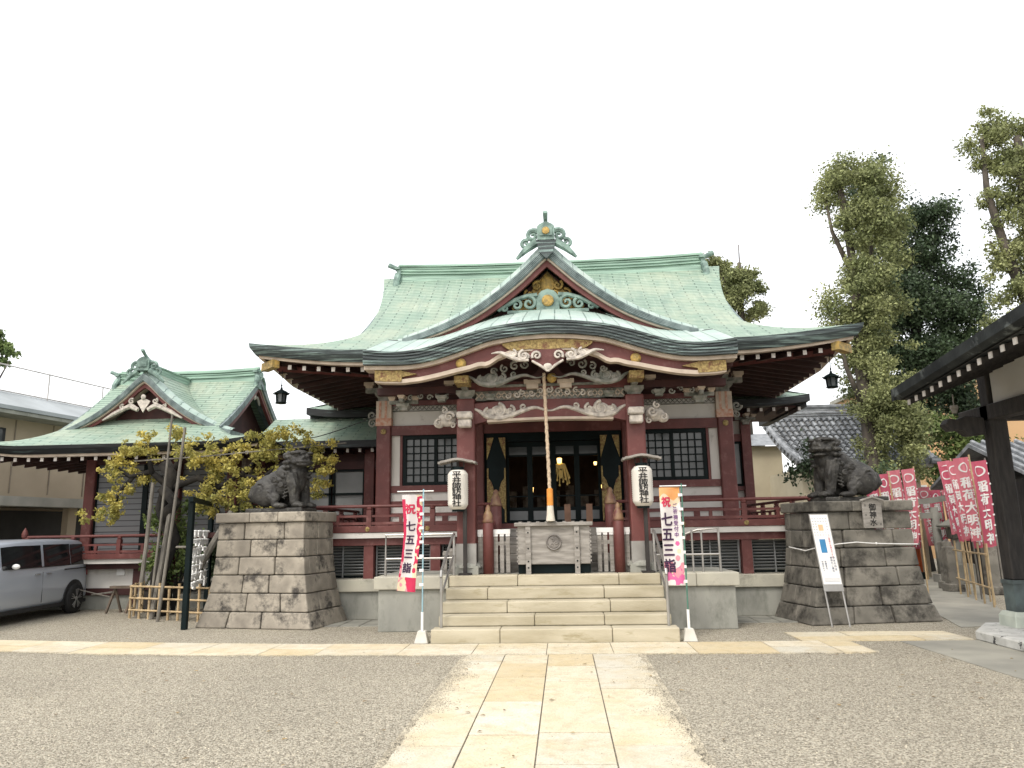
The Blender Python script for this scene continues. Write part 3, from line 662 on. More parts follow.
for g in (-1, 1):
    m = MB(); m.box(g * PX - .155, g * PX + .155, PY - .155, PY + .155, 1.0, 3.75)
    pl = m.build("porch_pillar", RED, hall, bevel=.03, seg=2)
    m = MB(); m.box(g * PX - .2, g * PX + .2, PY - .2, PY + .2, .85, .98); m.lathe([(.24, 0), (.22, .05), (.17, .08)], (g * PX, PY, .955), 16); m.build("pillar_base", CONC, pl)
    m = MB(); m.box(g * PX - .165, g * PX + .165, PY - .165, PY + .165, 1.0, 1.34); m.build("pillar_sheath", STEEL, pl)
    m = MB(); m.box(g * PX - .13, g * PX + .13, PY - .36, PY - .16, 3.38, 3.50); m.box(g * PX - .11, g * PX + .11, PY - .32, PY - .16, 3.24, 3.38); m.build("carved_bracket_block", CARVE, pl, bevel=.02)
    bracket(hall, g * PX, PY, 3.72, .85)
    bracket(hall, g * (PX - .42), PY - .05, 3.72, .5, arms=False); bracket(hall, g * (PX + .42), PY - .05, 3.72, .5, arms=False)
    m = MB(); m.box(g * PX - .12, g * PX + .12, 11.9, 12.3, 3.91, 4.04); m.build("gold_purlin_end", GOLDP, hall, bevel=.01)
    # carved beam nose on the outer side
    m = MB(); x0 = g * (PX + .33)
    m.ell((x0, PY, 3.42), (.17, .1, .13)); m.ell((x0 + g * .14, PY, 3.36), (.1, .08, .09))
    m.scroll(x0 - g * .04, PY - .11, 3.45, .09, 1.4, a0=0, sgn=g, w=.3); m.scroll(x0 + g * .14, PY - .09, 3.36, .06, 1.2, a0=1, sgn=g, w=.33); m.scroll(x0 + g * .04, PY - .1, 3.56, .06, 1.2, a0=2, sgn=-g, w=.33)
    m.scroll(x0 - g * .1, PY - .1, 3.30, .05, 1.2, a0=2, sgn=-g, w=.35)
    m.build("beam_nose_carving", CARVE, hall)
# rainbow beam
n = 24; XB = [-1.27 + 2.54 * i / n for i in range(n + 1)]
arch = lambda x: 0.05 * (1 - (x / 1.27) ** 2)
m = MB(); m.strip([(x, 3.66 + arch(x)) for x in XB], [(x, 3.36 + arch(x) * .8 - (0.05 * max(0, abs(x) - 1.0) / .27)) for x in XB], PY - .11, PY + .11); rb = m.build("rainbow_beam", RED, hall)
m = MB(); m.strip([(x, 3.362 + arch(x) * .8) for x in XB[2:-2]], [(x, 3.32 + arch(x) * .8) for x in XB[2:-2]], PY - .13, PY + .1); m.build("cream_trim", CREAM, rb)
for g in (-1, 1):
    m = MB(); cloud(m, g * .86, PY - .125, 3.53, 1.05, -g); m.build("cloud_carving", CARVE, rb)
m = MB(); m.box(-1.25, 1.25, PY - .05, PY + .05, 3.72, 3.88); m.build("lattice_board", CARVED, hall)
m = MB()
for i in range(26):
    x = -1.2 + 2.4 * i / 25
    for q in (-1, 1): m.cbox((x, PY - .06, 3.80), (.018, .02, .17), rot=Matrix.Rotation(q * radians(45), 3, 'Y'))
m.build("diamond_lattice", CREAM, hall)
m = MB(); m.box(-1.5, 1.5, PY - .1, PY + .1, 3.88, 4.02); ub = m.build("upper_beam", RED, hall)
for g in (-1, 1):
    m = MB(); cloud(m, g * .95, PY - .5, 4.02, .95, -g); m.box(g * .45 - .45, g * .45 + .45, PY - .16, PY - .1, 3.93, 3.965); m.build("cloud_carving", CARVED, ub)
m = MB()                                     # peony and crane panels over the beam
for (x, z, r, a, sg) in ((-.55, 3.80, .06, 1, 1), (-.45, 3.84, .05, 2, -1), (-.3, 3.82, .06, 0, 1), (-.15, 3.85, .05, 3, 1), (.15, 3.84, .06, 0, -1), (.3, 3.82, .06, 2, 1), (.45, 3.85, .05, 1, -1), (.56, 3.80, .055, 2, 1), (0, 3.87, .06, 1, 1), (-.7, 3.78, .05, 1, 1), (.7, 3.78, .05, 1, -1)):
    m.scroll(x, PY - .10, z, r, 1.3, a0=a, sgn=sg, w=.32)
m.build("flower_carving", CARVE, hall)
m = MB(); m.prism([(-.35, 4.02), (.35, 4.02), (.2, 4.14), (.1, 4.3), (-.1, 4.3), (-.2, 4.14)], PY - .3, PY - .2); m.box(-1.0, 1.0, PY - .32, PY - .28, 4.05, 4.09); m.build("frog_leg_strut", REDD, hall)
for g in (-1, 1):
    m = MB()
    for (x, z, r, a) in ((.55, 4.2, .08, 1), (.72, 4.16, .07, 2), (.9, 4.12, .06, 0), (.38, 4.22, .07, 3)): m.scroll(g * x, PY - .55, z, r, 1.3, a0=a, sgn=g, w=.28)
    m.build("cloud_carving", CARVED, hall)
for x in (-.28, .28):
    m = MB(); m.box(x - .1, x + .1, PY - .22, PY - .02, 3.88, 3.96); m.box(x - .14, x + .14, PY - .24, PY, 3.96, 4.03)
    m.build("beam_block", CREAM, hall)
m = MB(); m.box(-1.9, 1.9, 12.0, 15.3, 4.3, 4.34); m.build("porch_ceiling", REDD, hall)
for g in (-1, 1):
    m = MB(); m.loft([[(g * PX - .09, PY + .1, 3.42), (g * PX + .09, PY + .1, 3.42), (g * PX + .09, PY + .1, 3.66), (g * PX - .09, PY + .1, 3.66)],
                      [(g * PX - .09, 14.0, 3.62), (g * PX + .09, 14.0, 3.62), (g * PX + .09, 14.0, 3.86), (g * PX - .09, 14.0, 3.86)],
                      [(g * PX - .09, 15.2, 3.78), (g * PX + .09, 15.2, 3.78), (g * PX + .09, 15.2, 4.02), (g * PX - .09, 15.2, 4.02)]]); m.build("tie_beam", RED, hall)
    # outer purlin under the porch eave, on arms
    m = MB(); m.box(g * 2.2 - .75, g * 2.2 + .75, PY - .1, PY + .08, 3.86, 3.98); m.build("outer_purlin", REDD, hall)
    m = MB()
    for (x, z, r, a) in ((1.75, 3.80, .05, 1), (1.9, 3.83, .05, 2), (2.05, 3.8, .055, 0), (2.2, 3.83, .05, 3), (2.38, 3.8, .05, 1)): m.scroll(g * x, PY - .06, z, r, 1.2, a0=a, sgn=g, w=.3)
    m.build("cloud_carving", CARVED, hall)
    bracket(hall, g * 2.55, PY + .2, 3.62, .6)

# foundation and veranda
m = MB(); m.box(-5.2, 5.2, 13.9, 21.6, 0, .49); fnd = m.build("foundation", CONC, hall, bevel=.01)
m = MB()
for i in range(9):
    x0 = -5.25 + 10.5 * i / 9; m.box(x0 + .003, x0 + 10.5 / 9 - .003, 13.84, 14.4, .49, .71)
m.build("foundation_cap", CONCC, fnd, bevel=.012)
m = MB(); m.box(-5.2, 5.2, 14.4, 21.6, .49, .70); m.build("foundation_top", CONC, fnd)
VX = 4.62; VY = 13.92
posts = [-4.5, -3.45, -2.2, -1.2, 1.2, 2.2, 3.45, 4.5]
for x in posts:
    m = MB(); m.box(x - .09, x + .09, VY + .12, VY + .30, .71, 1.31); m.build("veranda_post", RED, hall)
for a, b in zip(posts[:-1], posts[1:]):
    if a == -1.2: continue
    m = MB(); m.mat(1).box(a + .09, b - .09, VY + .36, VY + .38, .72, 1.30)
    m.mat(0)
    for k in range(10): m.cbox(((a + b) / 2, VY + .32, .78 + .055 * k), (b - a - .24, .05, .012), rot=Matrix.Rotation(radians(-35), 3, 'X'))
    for x in (a + .12, (a + b) / 2, b - .12): m.box(x - .012, x + .012, VY + .27, VY + .30, .72, 1.30)
    m.build("louvre_vent", [WOODG if False else SHOJI, BLACK], hall)
m = MB(); m.box(-VX, VX, VY + .1, VY + .34, 1.31, 1.44); m.build("veranda_beam", RED, hall)
for g in (-1, 1):
    m = MB(); a, b = sorted((g * (VX + .04), g * 1.1)); m.box(a, b, VY + .02, VY + .16, 1.442, 1.54); m.build("white_fascia", PLASTER, hall)
    m = MB(); m.box(min(g * VX, g * (VX - .1)), max(g * VX, g * (VX - .1)), VY + .165, 20, 1.442, 1.54); m.build("white_fascia", PLASTER, hall)
m = MB(); m.box(-VX - .06, VX + .06, VY, VY + .14, 1.543, 1.665); m.box(-VX, VX, VY + .142, 15.3, 1.57, 1.65)
for g in (-1, 1): m.box(min(g * VX, g * 3.5), max(g * VX, g * 3.5), 15.3, 20, 1.57, 1.65)
m.build("veranda_floor", RED, hall, bevel=.008)
def giboshi(mb, x, y, z0, r, h, mi=0):
    """rounded newel with an onion finial"""
    mb.mat(mi).lathe([(r, 0), (r, h), (r * .9, h + .01)], (x, y, z0), 14)
    if h > .7: mb.mat(mi + 1).lathe([(r * 1.04, -.02), (r * 1.08, .01), (r * .95, .04), (r * .9, .10), (r * .6, .16), (r * .45, .18), (r * .5, .22), (r * .3, .26), (.001, .28)], (x, y, z0 + h), 14); return
    mb.mat(mi + 1).lathe([(r * .92, 0), (r * 1.08, .02), (r * .8, .06), (r * .55, .09), (r * .95, .14), (r * 1.02, .19), (r * .8, .25), (r * .35, .30), (.001, .34)], (x, y, z0 + h), 14)
def railing(parent, pts, name="veranda_railing", z=1.665, post_every=1.12, ends=True, h=.36, caps=True, s=1.0):
    m = MB()
    for a, b in zip(pts[:-1], pts[1:]):
        a = Vector((*a, 0)); b = Vector((*b, 0)); L = (b - a).length; d = (b - a) / L; rz = atan2(d.y, d.x)
        R = Matrix.Rotation(rz, 3, 'Z'); c = (a + b) / 2
        m.cbox((c.x, c.y, z + .045), (L, .07, .05), rot=R)
        m.cbox((c.x, c.y, z + h * .5), (L, .045, .04), rot=R)
        m.tube([(a.x, a.y, z + h), (b.x, b.y, z + h)], .03, 8)
        n = max(1, round(L / post_every))
        for i in range(n + 1):
            p = a.lerp(b, i / n); m.cbox((p.x, p.y, z + h * .4), (.09, .09, h * .8), rot=R)
            m.ell((p.x, p.y, z + h * .88), (.055, .055, .04), 8, 5)
            if i < n:
                q = a.lerp(b, (i + .5) / n); m.cbox((q.x, q.y, z + h * .25), (.06, .05, h * .5), rot=R)
    return m.build(name, RED, parent)
for g in (-1, 1):
    railing(hall, [(g * 1.05, VY + .06), (g * VX, VY + .06), (g * VX, 19.5)])
    m = MB(); m.tube([(g * VX, VY + .06, 2.025), (g * (VX + .14), VY + .06, 2.04), (g * (VX + .26), VY + .06, 2.09)], [.03, .03, .025], 8); m.build("rail_end", RED, hall)
for x in (-3.45, -2.33, 2.33, 3.45, 4.55):
    m = MB(); m.lathe([(0, -.015), (.03, -.012), (.045, -.004), (.045, .006)], (x, VY - .003, 1.605), 12, 'y'); m.build("gold_stud", GOLDP, hall)

# columns and front wall
WY = 15.3
cols = [-3.47, -1.55, 1.55, 3.47]
for x in cols:
    m = MB(); m.box(x - .15, x + .15, WY - .15, WY + .15, 1.65, 4.22); cl = m.build("column", RED, hall, bevel=.02)
    if abs(x) > 3:
        m = MB(); m.lathe([(0, -.02), (.04, -.015), (.06, -.005), (.06, .01)], (x, WY - .162, 3.58), 14, 'y'); m.build("gold_stud", GOLDP, cl)
        m = MB(); m.mat(0).box(x - .165, x + .165, WY - .165, WY + .165, 3.70, 3.86); m.mat(1).box(x - .16, x + .16, WY - .16, WY + .16, 3.86, 4.22)
        m.mat(0)
        for q in (-.1, .02): m.box(x + q, x + q + .05, WY - .168, WY - .16, 3.86, 4.22)
        m.build("painted_band", [mat("faded_orange_pattern", (0.45, .2, .13), (0.55, 0.42, 0.33), scale=14, bump=0), CREAM], cl)
        bracket(hall, x, WY, 4.22, 1.0)
        m = MB(); g = 1 if x > 0 else -1; m.scroll(x + g * .28, WY, 3.95, .1, 1.4, a0=0, sgn=1, w=.3); m.scroll(x + g * .27, WY, 3.78, .08, 1.4, a0=2, sgn=-1, w=.3); m.build("beam_nose_carving", CARVED, hall)
    else: bracket(hall, x, WY, 4.22, .8)
for a, b in ((-3.6, -1.4), (1.4, 3.6), (-1.4, 1.4)):
    e = 0 if a == -1.4 else 1
    m = MB(); m.box(a + .28 * e, b - .28 * e if not e else b - .0, WY - .1, WY + .1, 3.5, 3.70); m.build("wall_beam", RED, hall)
m = MB(); m.box(-3.6, 3.6, WY - .09, WY + .09, 4.12, 4.22); m.box(-3.6, 3.6, WY - .09, WY + .09, 4.62, 4.8); m.build("head_beam", RED, hall)
m = MB(); m.box(-3.4, 3.4, WY - .0, WY + .05, 4.22, 5.0); m.build("upper_wall", REDD, hall)
for g in (-1, 1):
    a, b = (1.7, 3.32) if g > 0 else (-3.32, -1.7)
    m = MB(); m.box(a, b, WY - .03, WY + .03, 3.70, 4.12); m.build("white_wall_panel", PLASTER, hall)
    m = MB()
    for i in range(18):
        x = a + .04 + (b - a - .08) * i / 17
        for q in (-1, 1): m.cbox((x, WY - .05, 4.08), (.014, .015, .13), rot=Matrix.Rotation(q * radians(45), 3, 'Y'))
    m.box(a, b, WY - .06, WY - .03, 4.0, 4.02)
    m.build("diamond_lattice", CARVED, hall)
    # lower wall
    m = MB(); m.box(a, b, WY - .03, WY + .03, 1.65, 2.40); m.box(a if g < 0 else b - .17, a + .17 if g < 0 else b, WY - .028, WY + .032, 2.40, 3.5); m.build("white_lower_wall", PLASTER, hall)
    m = MB()
    for z0, z1 in ((2.33, 2.47), (2.10, 2.16), (1.86, 1.92), (1.65, 1.74)): m.box(a, b, WY - .07, WY + .02, z0, z1)
    for k in (1, 2): x = lerp(a, b, k / 3 + .02); m.box(x - .06, x + .06, WY - .055, WY + .02, 1.741, 1.859)
    wx0, wx1 = (2.02 - .3, 3.08) if g > 0 else (-3.08, -2.02 + .3)
    wj = (wx1 + .01 if g > 0 else wx0 - .01); m.box(min(wj, wj + g * .05), max(wj, wj + g * .05), WY - .06, WY + .02, 2.471, 3.5)
    m.build("wall_rail", RED, hall)
    # lattice window
    m = MB(); m.box(wx0, wx1, WY - .05, WY - .0, 2.471, 2.54); m.box(wx0, wx1, WY - .05, WY - .0, 3.42, 3.5)
    for x in (wx0, (wx0 + wx1) / 2 - .035, wx1 - .07): m.box(x, x + .07, WY - .045, WY, 2.54, 3.42)
    wnd = m.build("window", BLACK, hall)
    m = MB(); m.box(wx0 + .02, wx1 - .02, WY + .005, WY + .015, 2.5, 3.45); m.build("pane", GLASSD, wnd)
    m = MB()
    for h in (0, 1):
        xa = wx0 + .07 if h == 0 else (wx0 + wx1) / 2 + .035; xb = (wx0 + wx1) / 2 - .035 if h == 0 else wx1 - .07
        for k in range(1, 4): x = lerp(xa, xb, k / 4); m.box(x - .012, x + .012, WY - .028, WY - .004, 2.54, 3.42)
        for k in range(1, 6): z = lerp(2.54, 3.42, k / 6); m.box(xa, xb, WY - .026, WY - .006, z - .011, z + .011)
    m.build("window_lattice", BLACK, wnd)

# centre bay: folded-back gilded doors, glass doors, dim room with lit lamps
m = MB(); m.box(-1.4, 1.4, WY - .05, WY + .06, 3.32, 3.5); m.box(-1.4, -1.3, WY, WY + .06, 1.65, 3.32); m.box(1.3, 1.4, WY, WY + .06, 1.65, 3.32); m.build("door_frame", BLACK, hall)
for g in (-1, 1):
    m = MB(); m.box(min(g * .96, g * 1.34), max(g * .96, g * 1.34), WY - .12, WY - .07, 1.66, 3.40); dl = m.build("folding_door", BLACK, hall)
    cx = g * 1.15; y0, y1 = WY - .135, WY - .12; hw = .19
    m = MB()
    # gold plates leave a black lozenge between them
    for q in (-1, 1):
        e = cx + q * hw
        m.prism([(e, 3.40), (cx + q * .05, 3.40), (cx + q * .10, 3.22), (e, 2.95)], y0, y1)
        m.prism([(e, 2.62), (cx + q * .10, 2.5), (cx + q * .03, 2.28), (cx + q * .08, 2.05), (e, 1.9)], y0, y1)
        m.prism([(e, 2.78), (e - q * .03, 2.78), (e - q * .03, 1.7), (e, 1.7)], y0 - .004, y1)
    m.build("gilded_door_plate", GOLDP, dl)
for i in range(4):
    x0 = -.96 + .48 * i; gd = MB()
    gd.box(x0, x0 + .055, WY + .10, WY + .14, 1.66, 3.32); gd.box(x0 + .425, x0 + .48, WY + .10, WY + .14, 1.66, 3.32)
    for z0, z1 in ((1.66, 1.74), (1.92, 1.99), (2.2, 2.225), (3.02, 3.06), (3.22, 3.32)): gd.box(x0 + .055, x0 + .425, WY + .102, WY + .138, z0, z1)
    d = gd.build("glass_door", BLACK, hall)
    m = MB(); m.box(x0 + .055, x0 + .425, WY + .115, WY + .125, 1.74, 1.92); m.build("door_panel", SHOJI, d)
    m = MB(); m.box(x0 + .055, x0 + .425, WY + .115, WY + .125, 3.06, 3.22); m.build("top_light", GLASSD, d)
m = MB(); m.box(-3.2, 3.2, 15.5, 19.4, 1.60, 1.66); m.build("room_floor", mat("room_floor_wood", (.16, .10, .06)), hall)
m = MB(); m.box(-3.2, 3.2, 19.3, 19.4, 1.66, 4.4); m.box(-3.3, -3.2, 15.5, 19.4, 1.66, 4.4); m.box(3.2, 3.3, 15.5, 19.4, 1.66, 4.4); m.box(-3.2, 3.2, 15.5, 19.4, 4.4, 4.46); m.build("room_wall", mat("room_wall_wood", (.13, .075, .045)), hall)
m = MB()
for i in range(9):
    x = -1.4 + .35 * i; m.box(x - .1, x + .1, 18.5, 18.9, 2.0, 2.35 + .12 * (i % 3))
m.box(-1.8, 1.8, 18.3, 19, 1.66, 2.0); m.build("altar", mat("altar_things", (.42, .36, .3), (.12, .08, .05), scale=7, bump=0), hall)
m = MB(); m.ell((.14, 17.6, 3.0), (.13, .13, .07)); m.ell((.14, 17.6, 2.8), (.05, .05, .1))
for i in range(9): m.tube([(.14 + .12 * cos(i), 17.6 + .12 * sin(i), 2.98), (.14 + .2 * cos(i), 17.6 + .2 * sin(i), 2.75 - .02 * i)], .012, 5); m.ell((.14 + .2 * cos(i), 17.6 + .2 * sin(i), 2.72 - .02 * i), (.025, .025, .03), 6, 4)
m.build("gilded_chandelier", mat("glowing_gilding", (.8, .6, .2), emit=((1, .7, .25), .10), bump=0), hall)  # faint emission stands in for the sparkle on the gilding
LAMP = mat("lit_lamp", (.9, .7, .4), emit=((1, .62, .2), 3.0), bump=0)
for (x, y, z, r) in ((-.50, 16.0, 2.30, .055), (.90, 16.4, 2.9, .03), (1.0, 16.4, 2.4, .03), (.12, 17.5, 3.05, .05)):
    m = MB(); m.lathe([(r * .8, 0), (r, .02), (r * 1.15, r * 2.2), (r * .9, r * 2.4)], (x, y, z), 12); m.build("lamp", LAMP, hall)
for x in (.2, .62): m = MB(); m.box(x, x + .12, WY - .55, WY - .5, 1.66, 2.02); m.build("name_board", mat("brown_board", (.35, .2, .13)), hall)
NEWEL = mat('worn_gilded_red', (.13, .045, .04), (.26, .17, .09), scale=9, rough=.5)
# wooden steps up to the veranda and their newels
ws = None
m = MB()
for k in range(5): m.box(-.95, .95, 12.98 + .2 * k, 13.95, .85 + .145 * k, .85 + .145 * (k + 1) - .003)
m.build("wooden_steps", WOODG, hall, bevel=.006)
for g in (-1, 1):
    m = MB(); giboshi(m, g * 1.07, 12.56, .85, .088, .84); m.build("stair_newel", [RED, NEWEL], hall, smooth=True)
    m = MB(); giboshi(m, g * 1.0, 13.3, .86, .10, 1.12); m.build("stair_newel", [RED, NEWEL], hall, smooth=True)
    m = MB(); m.tube([(g * 1.05, 12.95, 1.55), (g * 1.0, VY, 1.95)], .04, 8); m.tube([(g * 1.05, 12.95, 1.25), (g * 1.0, VY, 1.72)], .035, 8); m.build("stair_rail", RED, hall)

# low barrier of weathered boards with white caps, either side of the offering box
for g in (-1, 1):
    m = MB(); r = MB()
    for (xa, xb) in ((.72, .98), (1.12, 1.24)):
        n = 3 if xb - xa > .2 else 2
        for i in range(n):
            x = lerp(xa + .03, xb - .03, i / max(1, n - 1)); m.mat(0).box(g * x - .032, g * x + .032, 12.62, 12.68, .86, 1.44)
            m.mat(1).box(g * x - .034, g * x + .034, 12.61, 12.69, 1.445, 1.52)
        x0, x1 = sorted((g * xa, g * xb)); m.mat(0).box(x0, x1, 12.635, 12.665, 1.30, 1.36); m.mat(1).box(x0 - .01, x1 + .01, 12.605, 12.695, 1.485, 1.56)
    m.build("low_barrier", [WOODG, WHT], hall)
    for x in (1.62, 1.74):
        pass
for g in (-1, 1):
    m = MB()
    for i in range(3): m.box(g * (1.62 + .1 * i) - .03, g * (1.62 + .1 * i) + .03, 12.78, 12.84, .86, 1.3 - .04 * i)
    x0, x1 = sorted((g * 1.58, g * 1.86)); m.box(x0, x1, 12.77, 12.85, 1.15, 1.2); m.build("barrier_stub", WOODG, hall)

# rear side wings of the hall
def low_roof(parent, x0, x1, y0, y1, ze, slope, lx=0, rx=0, thick=.16, name="lower_roof", mcop=COPPER, edge=BLK, tips=True, lift=.1):
    n = 16; P = []; UV = []
    def lz(x): 
        a = 0
        if rx: a = max(a, (x - (x1 - 1.3)) / 1.3)
        if lx: a = max(a, ((x0 + 1.3) - x) / 1.3)
        return lift * max(a, 0) ** 2
    for k in range(9):
        d = (y1 - y0) * k / 8; row = []; ur = []
        a = x0 + (d * .9 if lx else 0); b = x1 - (d * .9 if rx else 0)
        for i in range(n + 1):
            x = lerp(a, b, i / n); row.append((x, y0 + d, ze + slope * d + .05 * d * d + lz(x) * (1 - k / 8))); ur.append((x, d * 1.15))
        P.append(row); UV.append(ur)
    m = MB(); m.grid(P, UV)
    for flag, xe, g in ((lx, x0, 1), (rx, x1, -1)):
        if not flag: continue
        P = []; UV = []
        for k in range(9):
            d = (y1 - y0) * k / 8; row = []; ur = []
            for i in range(9):
                y = lerp(y0 + d, y1 + 1.5, i / 8); row.append((xe + g * d * .9, y, ze + slope * d + .05 * d * d + lz(xe) * (1 - k / 8) * (1 - i / 8))); ur.append((y, d))
            P.append(row); UV.append(ur)
        m.grid(P, UV)
    o = m.build(name, mcop, parent, smooth=True)
    xs = [lerp(x0, x1, i / n) for i in range(n + 1)]
    m = MB(); m.strip([(x, ze + lz(x) + .012) for x in xs], [(x, ze + lz(x) - thick) for x in xs], y0 - .01, y0 + .3)
    for flag, xe, g in ((lx, x0, 1), (rx, x1, -1)):
        if flag: a, b = sorted((xe - g * .01, xe + g * .25)); m.box(a, b, y0 + .3, y1 + 1.5, ze - thick, ze + .01)
    m.build("eave_edge", edge, o)
    m = MB(); m.box(x0 + .15, x1 - .15, y0 + .3, y1 + .5, ze - thick + .0, ze - thick + .04); m.build("soffit", REDD, o)
    if tips:
        k = int((x1 - x0 - .3) / .3)
        for i in range(k + 1):
            x = lerp(x0 + .2, x1 - .2, i / max(k, 1)); r = MB(); r.mat(0).box(x - .03, x + .03, y0 + .22, y0 + 1.0, ze - thick - .09, ze - thick - .01)
            r.mat(1).box(x - .032, x + .032, y0 + .205, y0 + .22, ze - thick - .092, ze - thick - .008); r.build("rafter", [RAFT, WTIP], o)
    return o
for g in (-1, 1):
    x0, x1 = sorted((g * 3.6, g * 6.1))
    low_roof(hall, x0, x1, 18.0, 20.3, 4.50, .42, lx=(g < 0), rx=(g > 0))
    a, b = sorted((g * 3.5, g * 5.25))
    if g > 0:
        b = 4.75
    m = MB(); m.box(a, b, 18.9, 19.0, .7, 4.3); m.build("side_wall", PLASTER, hall)
    for x in (g * 3.9, g * 4.72):
        m = MB(); m.box(x - .11, x + .11, 18.7, 18.92, .7, 4.3); m.build("column", RED, hall); bracket(hall, x, 18.7, 4.0, .6)
    m = MB(); m.box(a, b, 18.78, 18.89, 3.6, 3.78); m.box(a, b, 18.78, 18.89, 2.4, 2.5); m.box(a, b, 18.78, 18.89, 4.12, 4.3); m.build("wall_beam", RED, hall)
    x0, x1 = sorted((g * 4.05, g * 4.6)); m = MB(); m.box(x0, x1, 18.84, 18.89, 2.5, 3.6); w = m.build("window", BLACK, hall)
    m = MB(); m.box(x0 + .05, x1 - .05, 18.82, 18.84, 2.56, 3.54); m.build("pane", SHOJI, w)
m = MB(); m.box(-3.45, -3.35, 15.45, 20.5, 1.65, 4.9); m.box(3.35, 3.45, 15.45, 20.5, 1.65, 4.9); m.box(-3.45, 3.45, 20.4, 20.5, .7, 4.9); m.build("outer_wall", PLASTER, hall)
for g in (-1, 1):
    for y in (17.0, 18.6):
        m = MB(); m.box(g * 3.47 - .15, g * 3.47 + .15, y - .15, y + .15, .7, 4.6); m.build("column", RED, hall)
    m = MB(); a, b = sorted((g * 3.40, g * 3.52)); m.box(a, b, 15.45, 20.4, 3.5, 3.7); m.box(a, b, 15.45, 20.4, 2.33, 2.47); m.build("wall_beam", RED, hall)

# ------------------------------------------------------------------ GROUND
def ground_mat():
    m = bpy.data.materials.new("gravel"); m.use_nodes = True; t = m.node_tree; N = t.nodes; L = t.links; b = N["Principled BSDF"]; b.inputs["Roughness"].default_value = .95
    tc = N.new("ShaderNodeTexCoord")
    v = N.new("ShaderNodeTexVoronoi"); v.inputs["Scale"].default_value = 80; L.new(tc.outputs["Object"], v.inputs["Vector"])
    r = N.new("ShaderNodeValToRGB"); e = r.color_ramp.elements; e[0].position = 0.1; e[0].color = (0.19, 0.168, 0.125, 1); e[1].position = 0.9; e[1].color = (0.56, 0.515, 0.41, 1)
    x = e.new(0.5); x.color = (0.375, 0.338, 0.262, 1)
    sp = N.new("ShaderNodeSeparateColor"); L.new(v.outputs["Color"], sp.inputs[0]); L.new(sp.outputs[0], r.inputs[0])
    n = N.new("ShaderNodeTexNoise"); n.inputs["Scale"].default_value = .55; n.inputs["Detail"].default_value = 8; L.new(tc.outputs["Object"], n.inputs["Vector"])
    mr = N.new("ShaderNodeMapRange"); mr.inputs[1].default_value = .3; mr.inputs[2].default_value = .7; mr.inputs[3].default_value = .90; mr.inputs[4].default_value = 1.08; L.new(n.outputs[0], mr.inputs[0])
    hv = N.new("ShaderNodeHueSaturation"); L.new(r.outputs[0], hv.inputs["Color"]); L.new(mr.outputs[0], hv.inputs["Value"]); L.new(hv.outputs[0], b.inputs["Base Color"])
    bp = N.new("ShaderNodeBump"); bp.inputs["Strength"].default_value = .9; bp.inputs["Distance"].default_value = .02; bp.invert = True
    L.new(v.outputs["Distance"], bp.inputs["Height"]); L.new(bp.outputs[0], b.inputs["Normal"]); return m
GRAV = ground_mat()
m = MB(); m.grid([[(x, y, 0) for x in (-400, -40, -14, 0, 14, 40, 400)] for y in (-200, -10, 2, 12, 30, 60, 600)])
tag(m.build("ground", GRAV), "grey beige gravel yard of the shrine", None, kind="structure")
# loose pebbles near the camera and along the paving
def pebbles():
    R = random.Random(3); vs = []; fs = []
    def peb(x, y, s, z0=0):
        n = len(vs); a = R.random() * 6.28
        for k in range(5):
            q = a + k * 1.2566; r = s * R.uniform(.7, 1.1); vs.append((x + r * cos(q), y + r * sin(q) * .8, z0 + 0.0005))
        vs.append((x, y, z0 + s * .75))
        for k in range(5): fs.append((n + k, n + (k + 1) % 5, n + 5))
    for i in range(20000):
        y = 4.6 + 5.2 * R.random() ** 1.6; x = R.uniform(-6.5, 6.5)
        if abs(x) < 1.1 + R.gauss(0, .06): continue
        peb(x, y, R.uniform(.004, .010), 0)
    for i in range(15000):
        g = R.choice((-1, 1)); y = R.uniform(4.6, 9.85); w_ = .5 + .5 * sin(y * 7 + g) * sin(y * 2.3 + 1)
        peb(g * (1.13 - abs(R.gauss(0, .05 + .10 * w_))), y, R.uniform(.004, .009), .014)
    for i in range(6000):
        x = R.uniform(-8, 4); y = 9.9 + max(0, -x - 3) ** 2 * .025 + R.gauss(0, .04); peb(x, y, R.uniform(.004, .009), .010)
    for i in range(1500):
        x = R.uniform(-1.0, 1.0); y = R.uniform(4.6, 10.8); peb(x, y, R.uniform(.003, .006), .0145)
    m = MB(); m.add(vs, fs); return m
pm = mat("pebble_stone", (0.44, 0.40, 0.31), (0.28, 0.25, 0.19), rough=.9, scale=3, bump=0, island=.5)
tag(pebbles().build("gravel", pm, loc=(0, 7, 0)), "loose pebbles lying on the gravel yard", kind="stuff")

R = random.Random(31); m = MB()
for i in range(260):
    x = R.uniform(-9, 6); y = 4.8 + 9 * R.random(); a = R.random() * 6.28; l = R.uniform(.015, .035); zl = .012 + (.012 if abs(x) < 1.2 else 0)
    if 10.6 < y < 13.9 and abs(x) < 6.4: continue
    m.add([(x + l * cos(a), y + l * sin(a), zl), (x + l * .5 * cos(a + 1.6), y + l * .5 * sin(a + 1.6), zl + .006), (x - l * cos(a), y - l * sin(a), zl), (x + l * .5 * cos(a - 1.6), y + l * .5 * sin(a - 1.6), zl + .004)], [(0, 1, 2, 3)])
tag(m.build("fallen_leaves", mat("dry_leaf", (.30, .22, .09), (.16, .10, .05), bump=0, island=.4), loc=(0, 8, 0)), "small dry leaves scattered on the gravel", kind="stuff")
def slab_poly(mb, pts, z0, z1):
    mb.prism_xy(pts, z0, z1)
pv = MB(); R = random.Random(8)
xs = [-1.08, -.60, -.06, .49, 1.06]
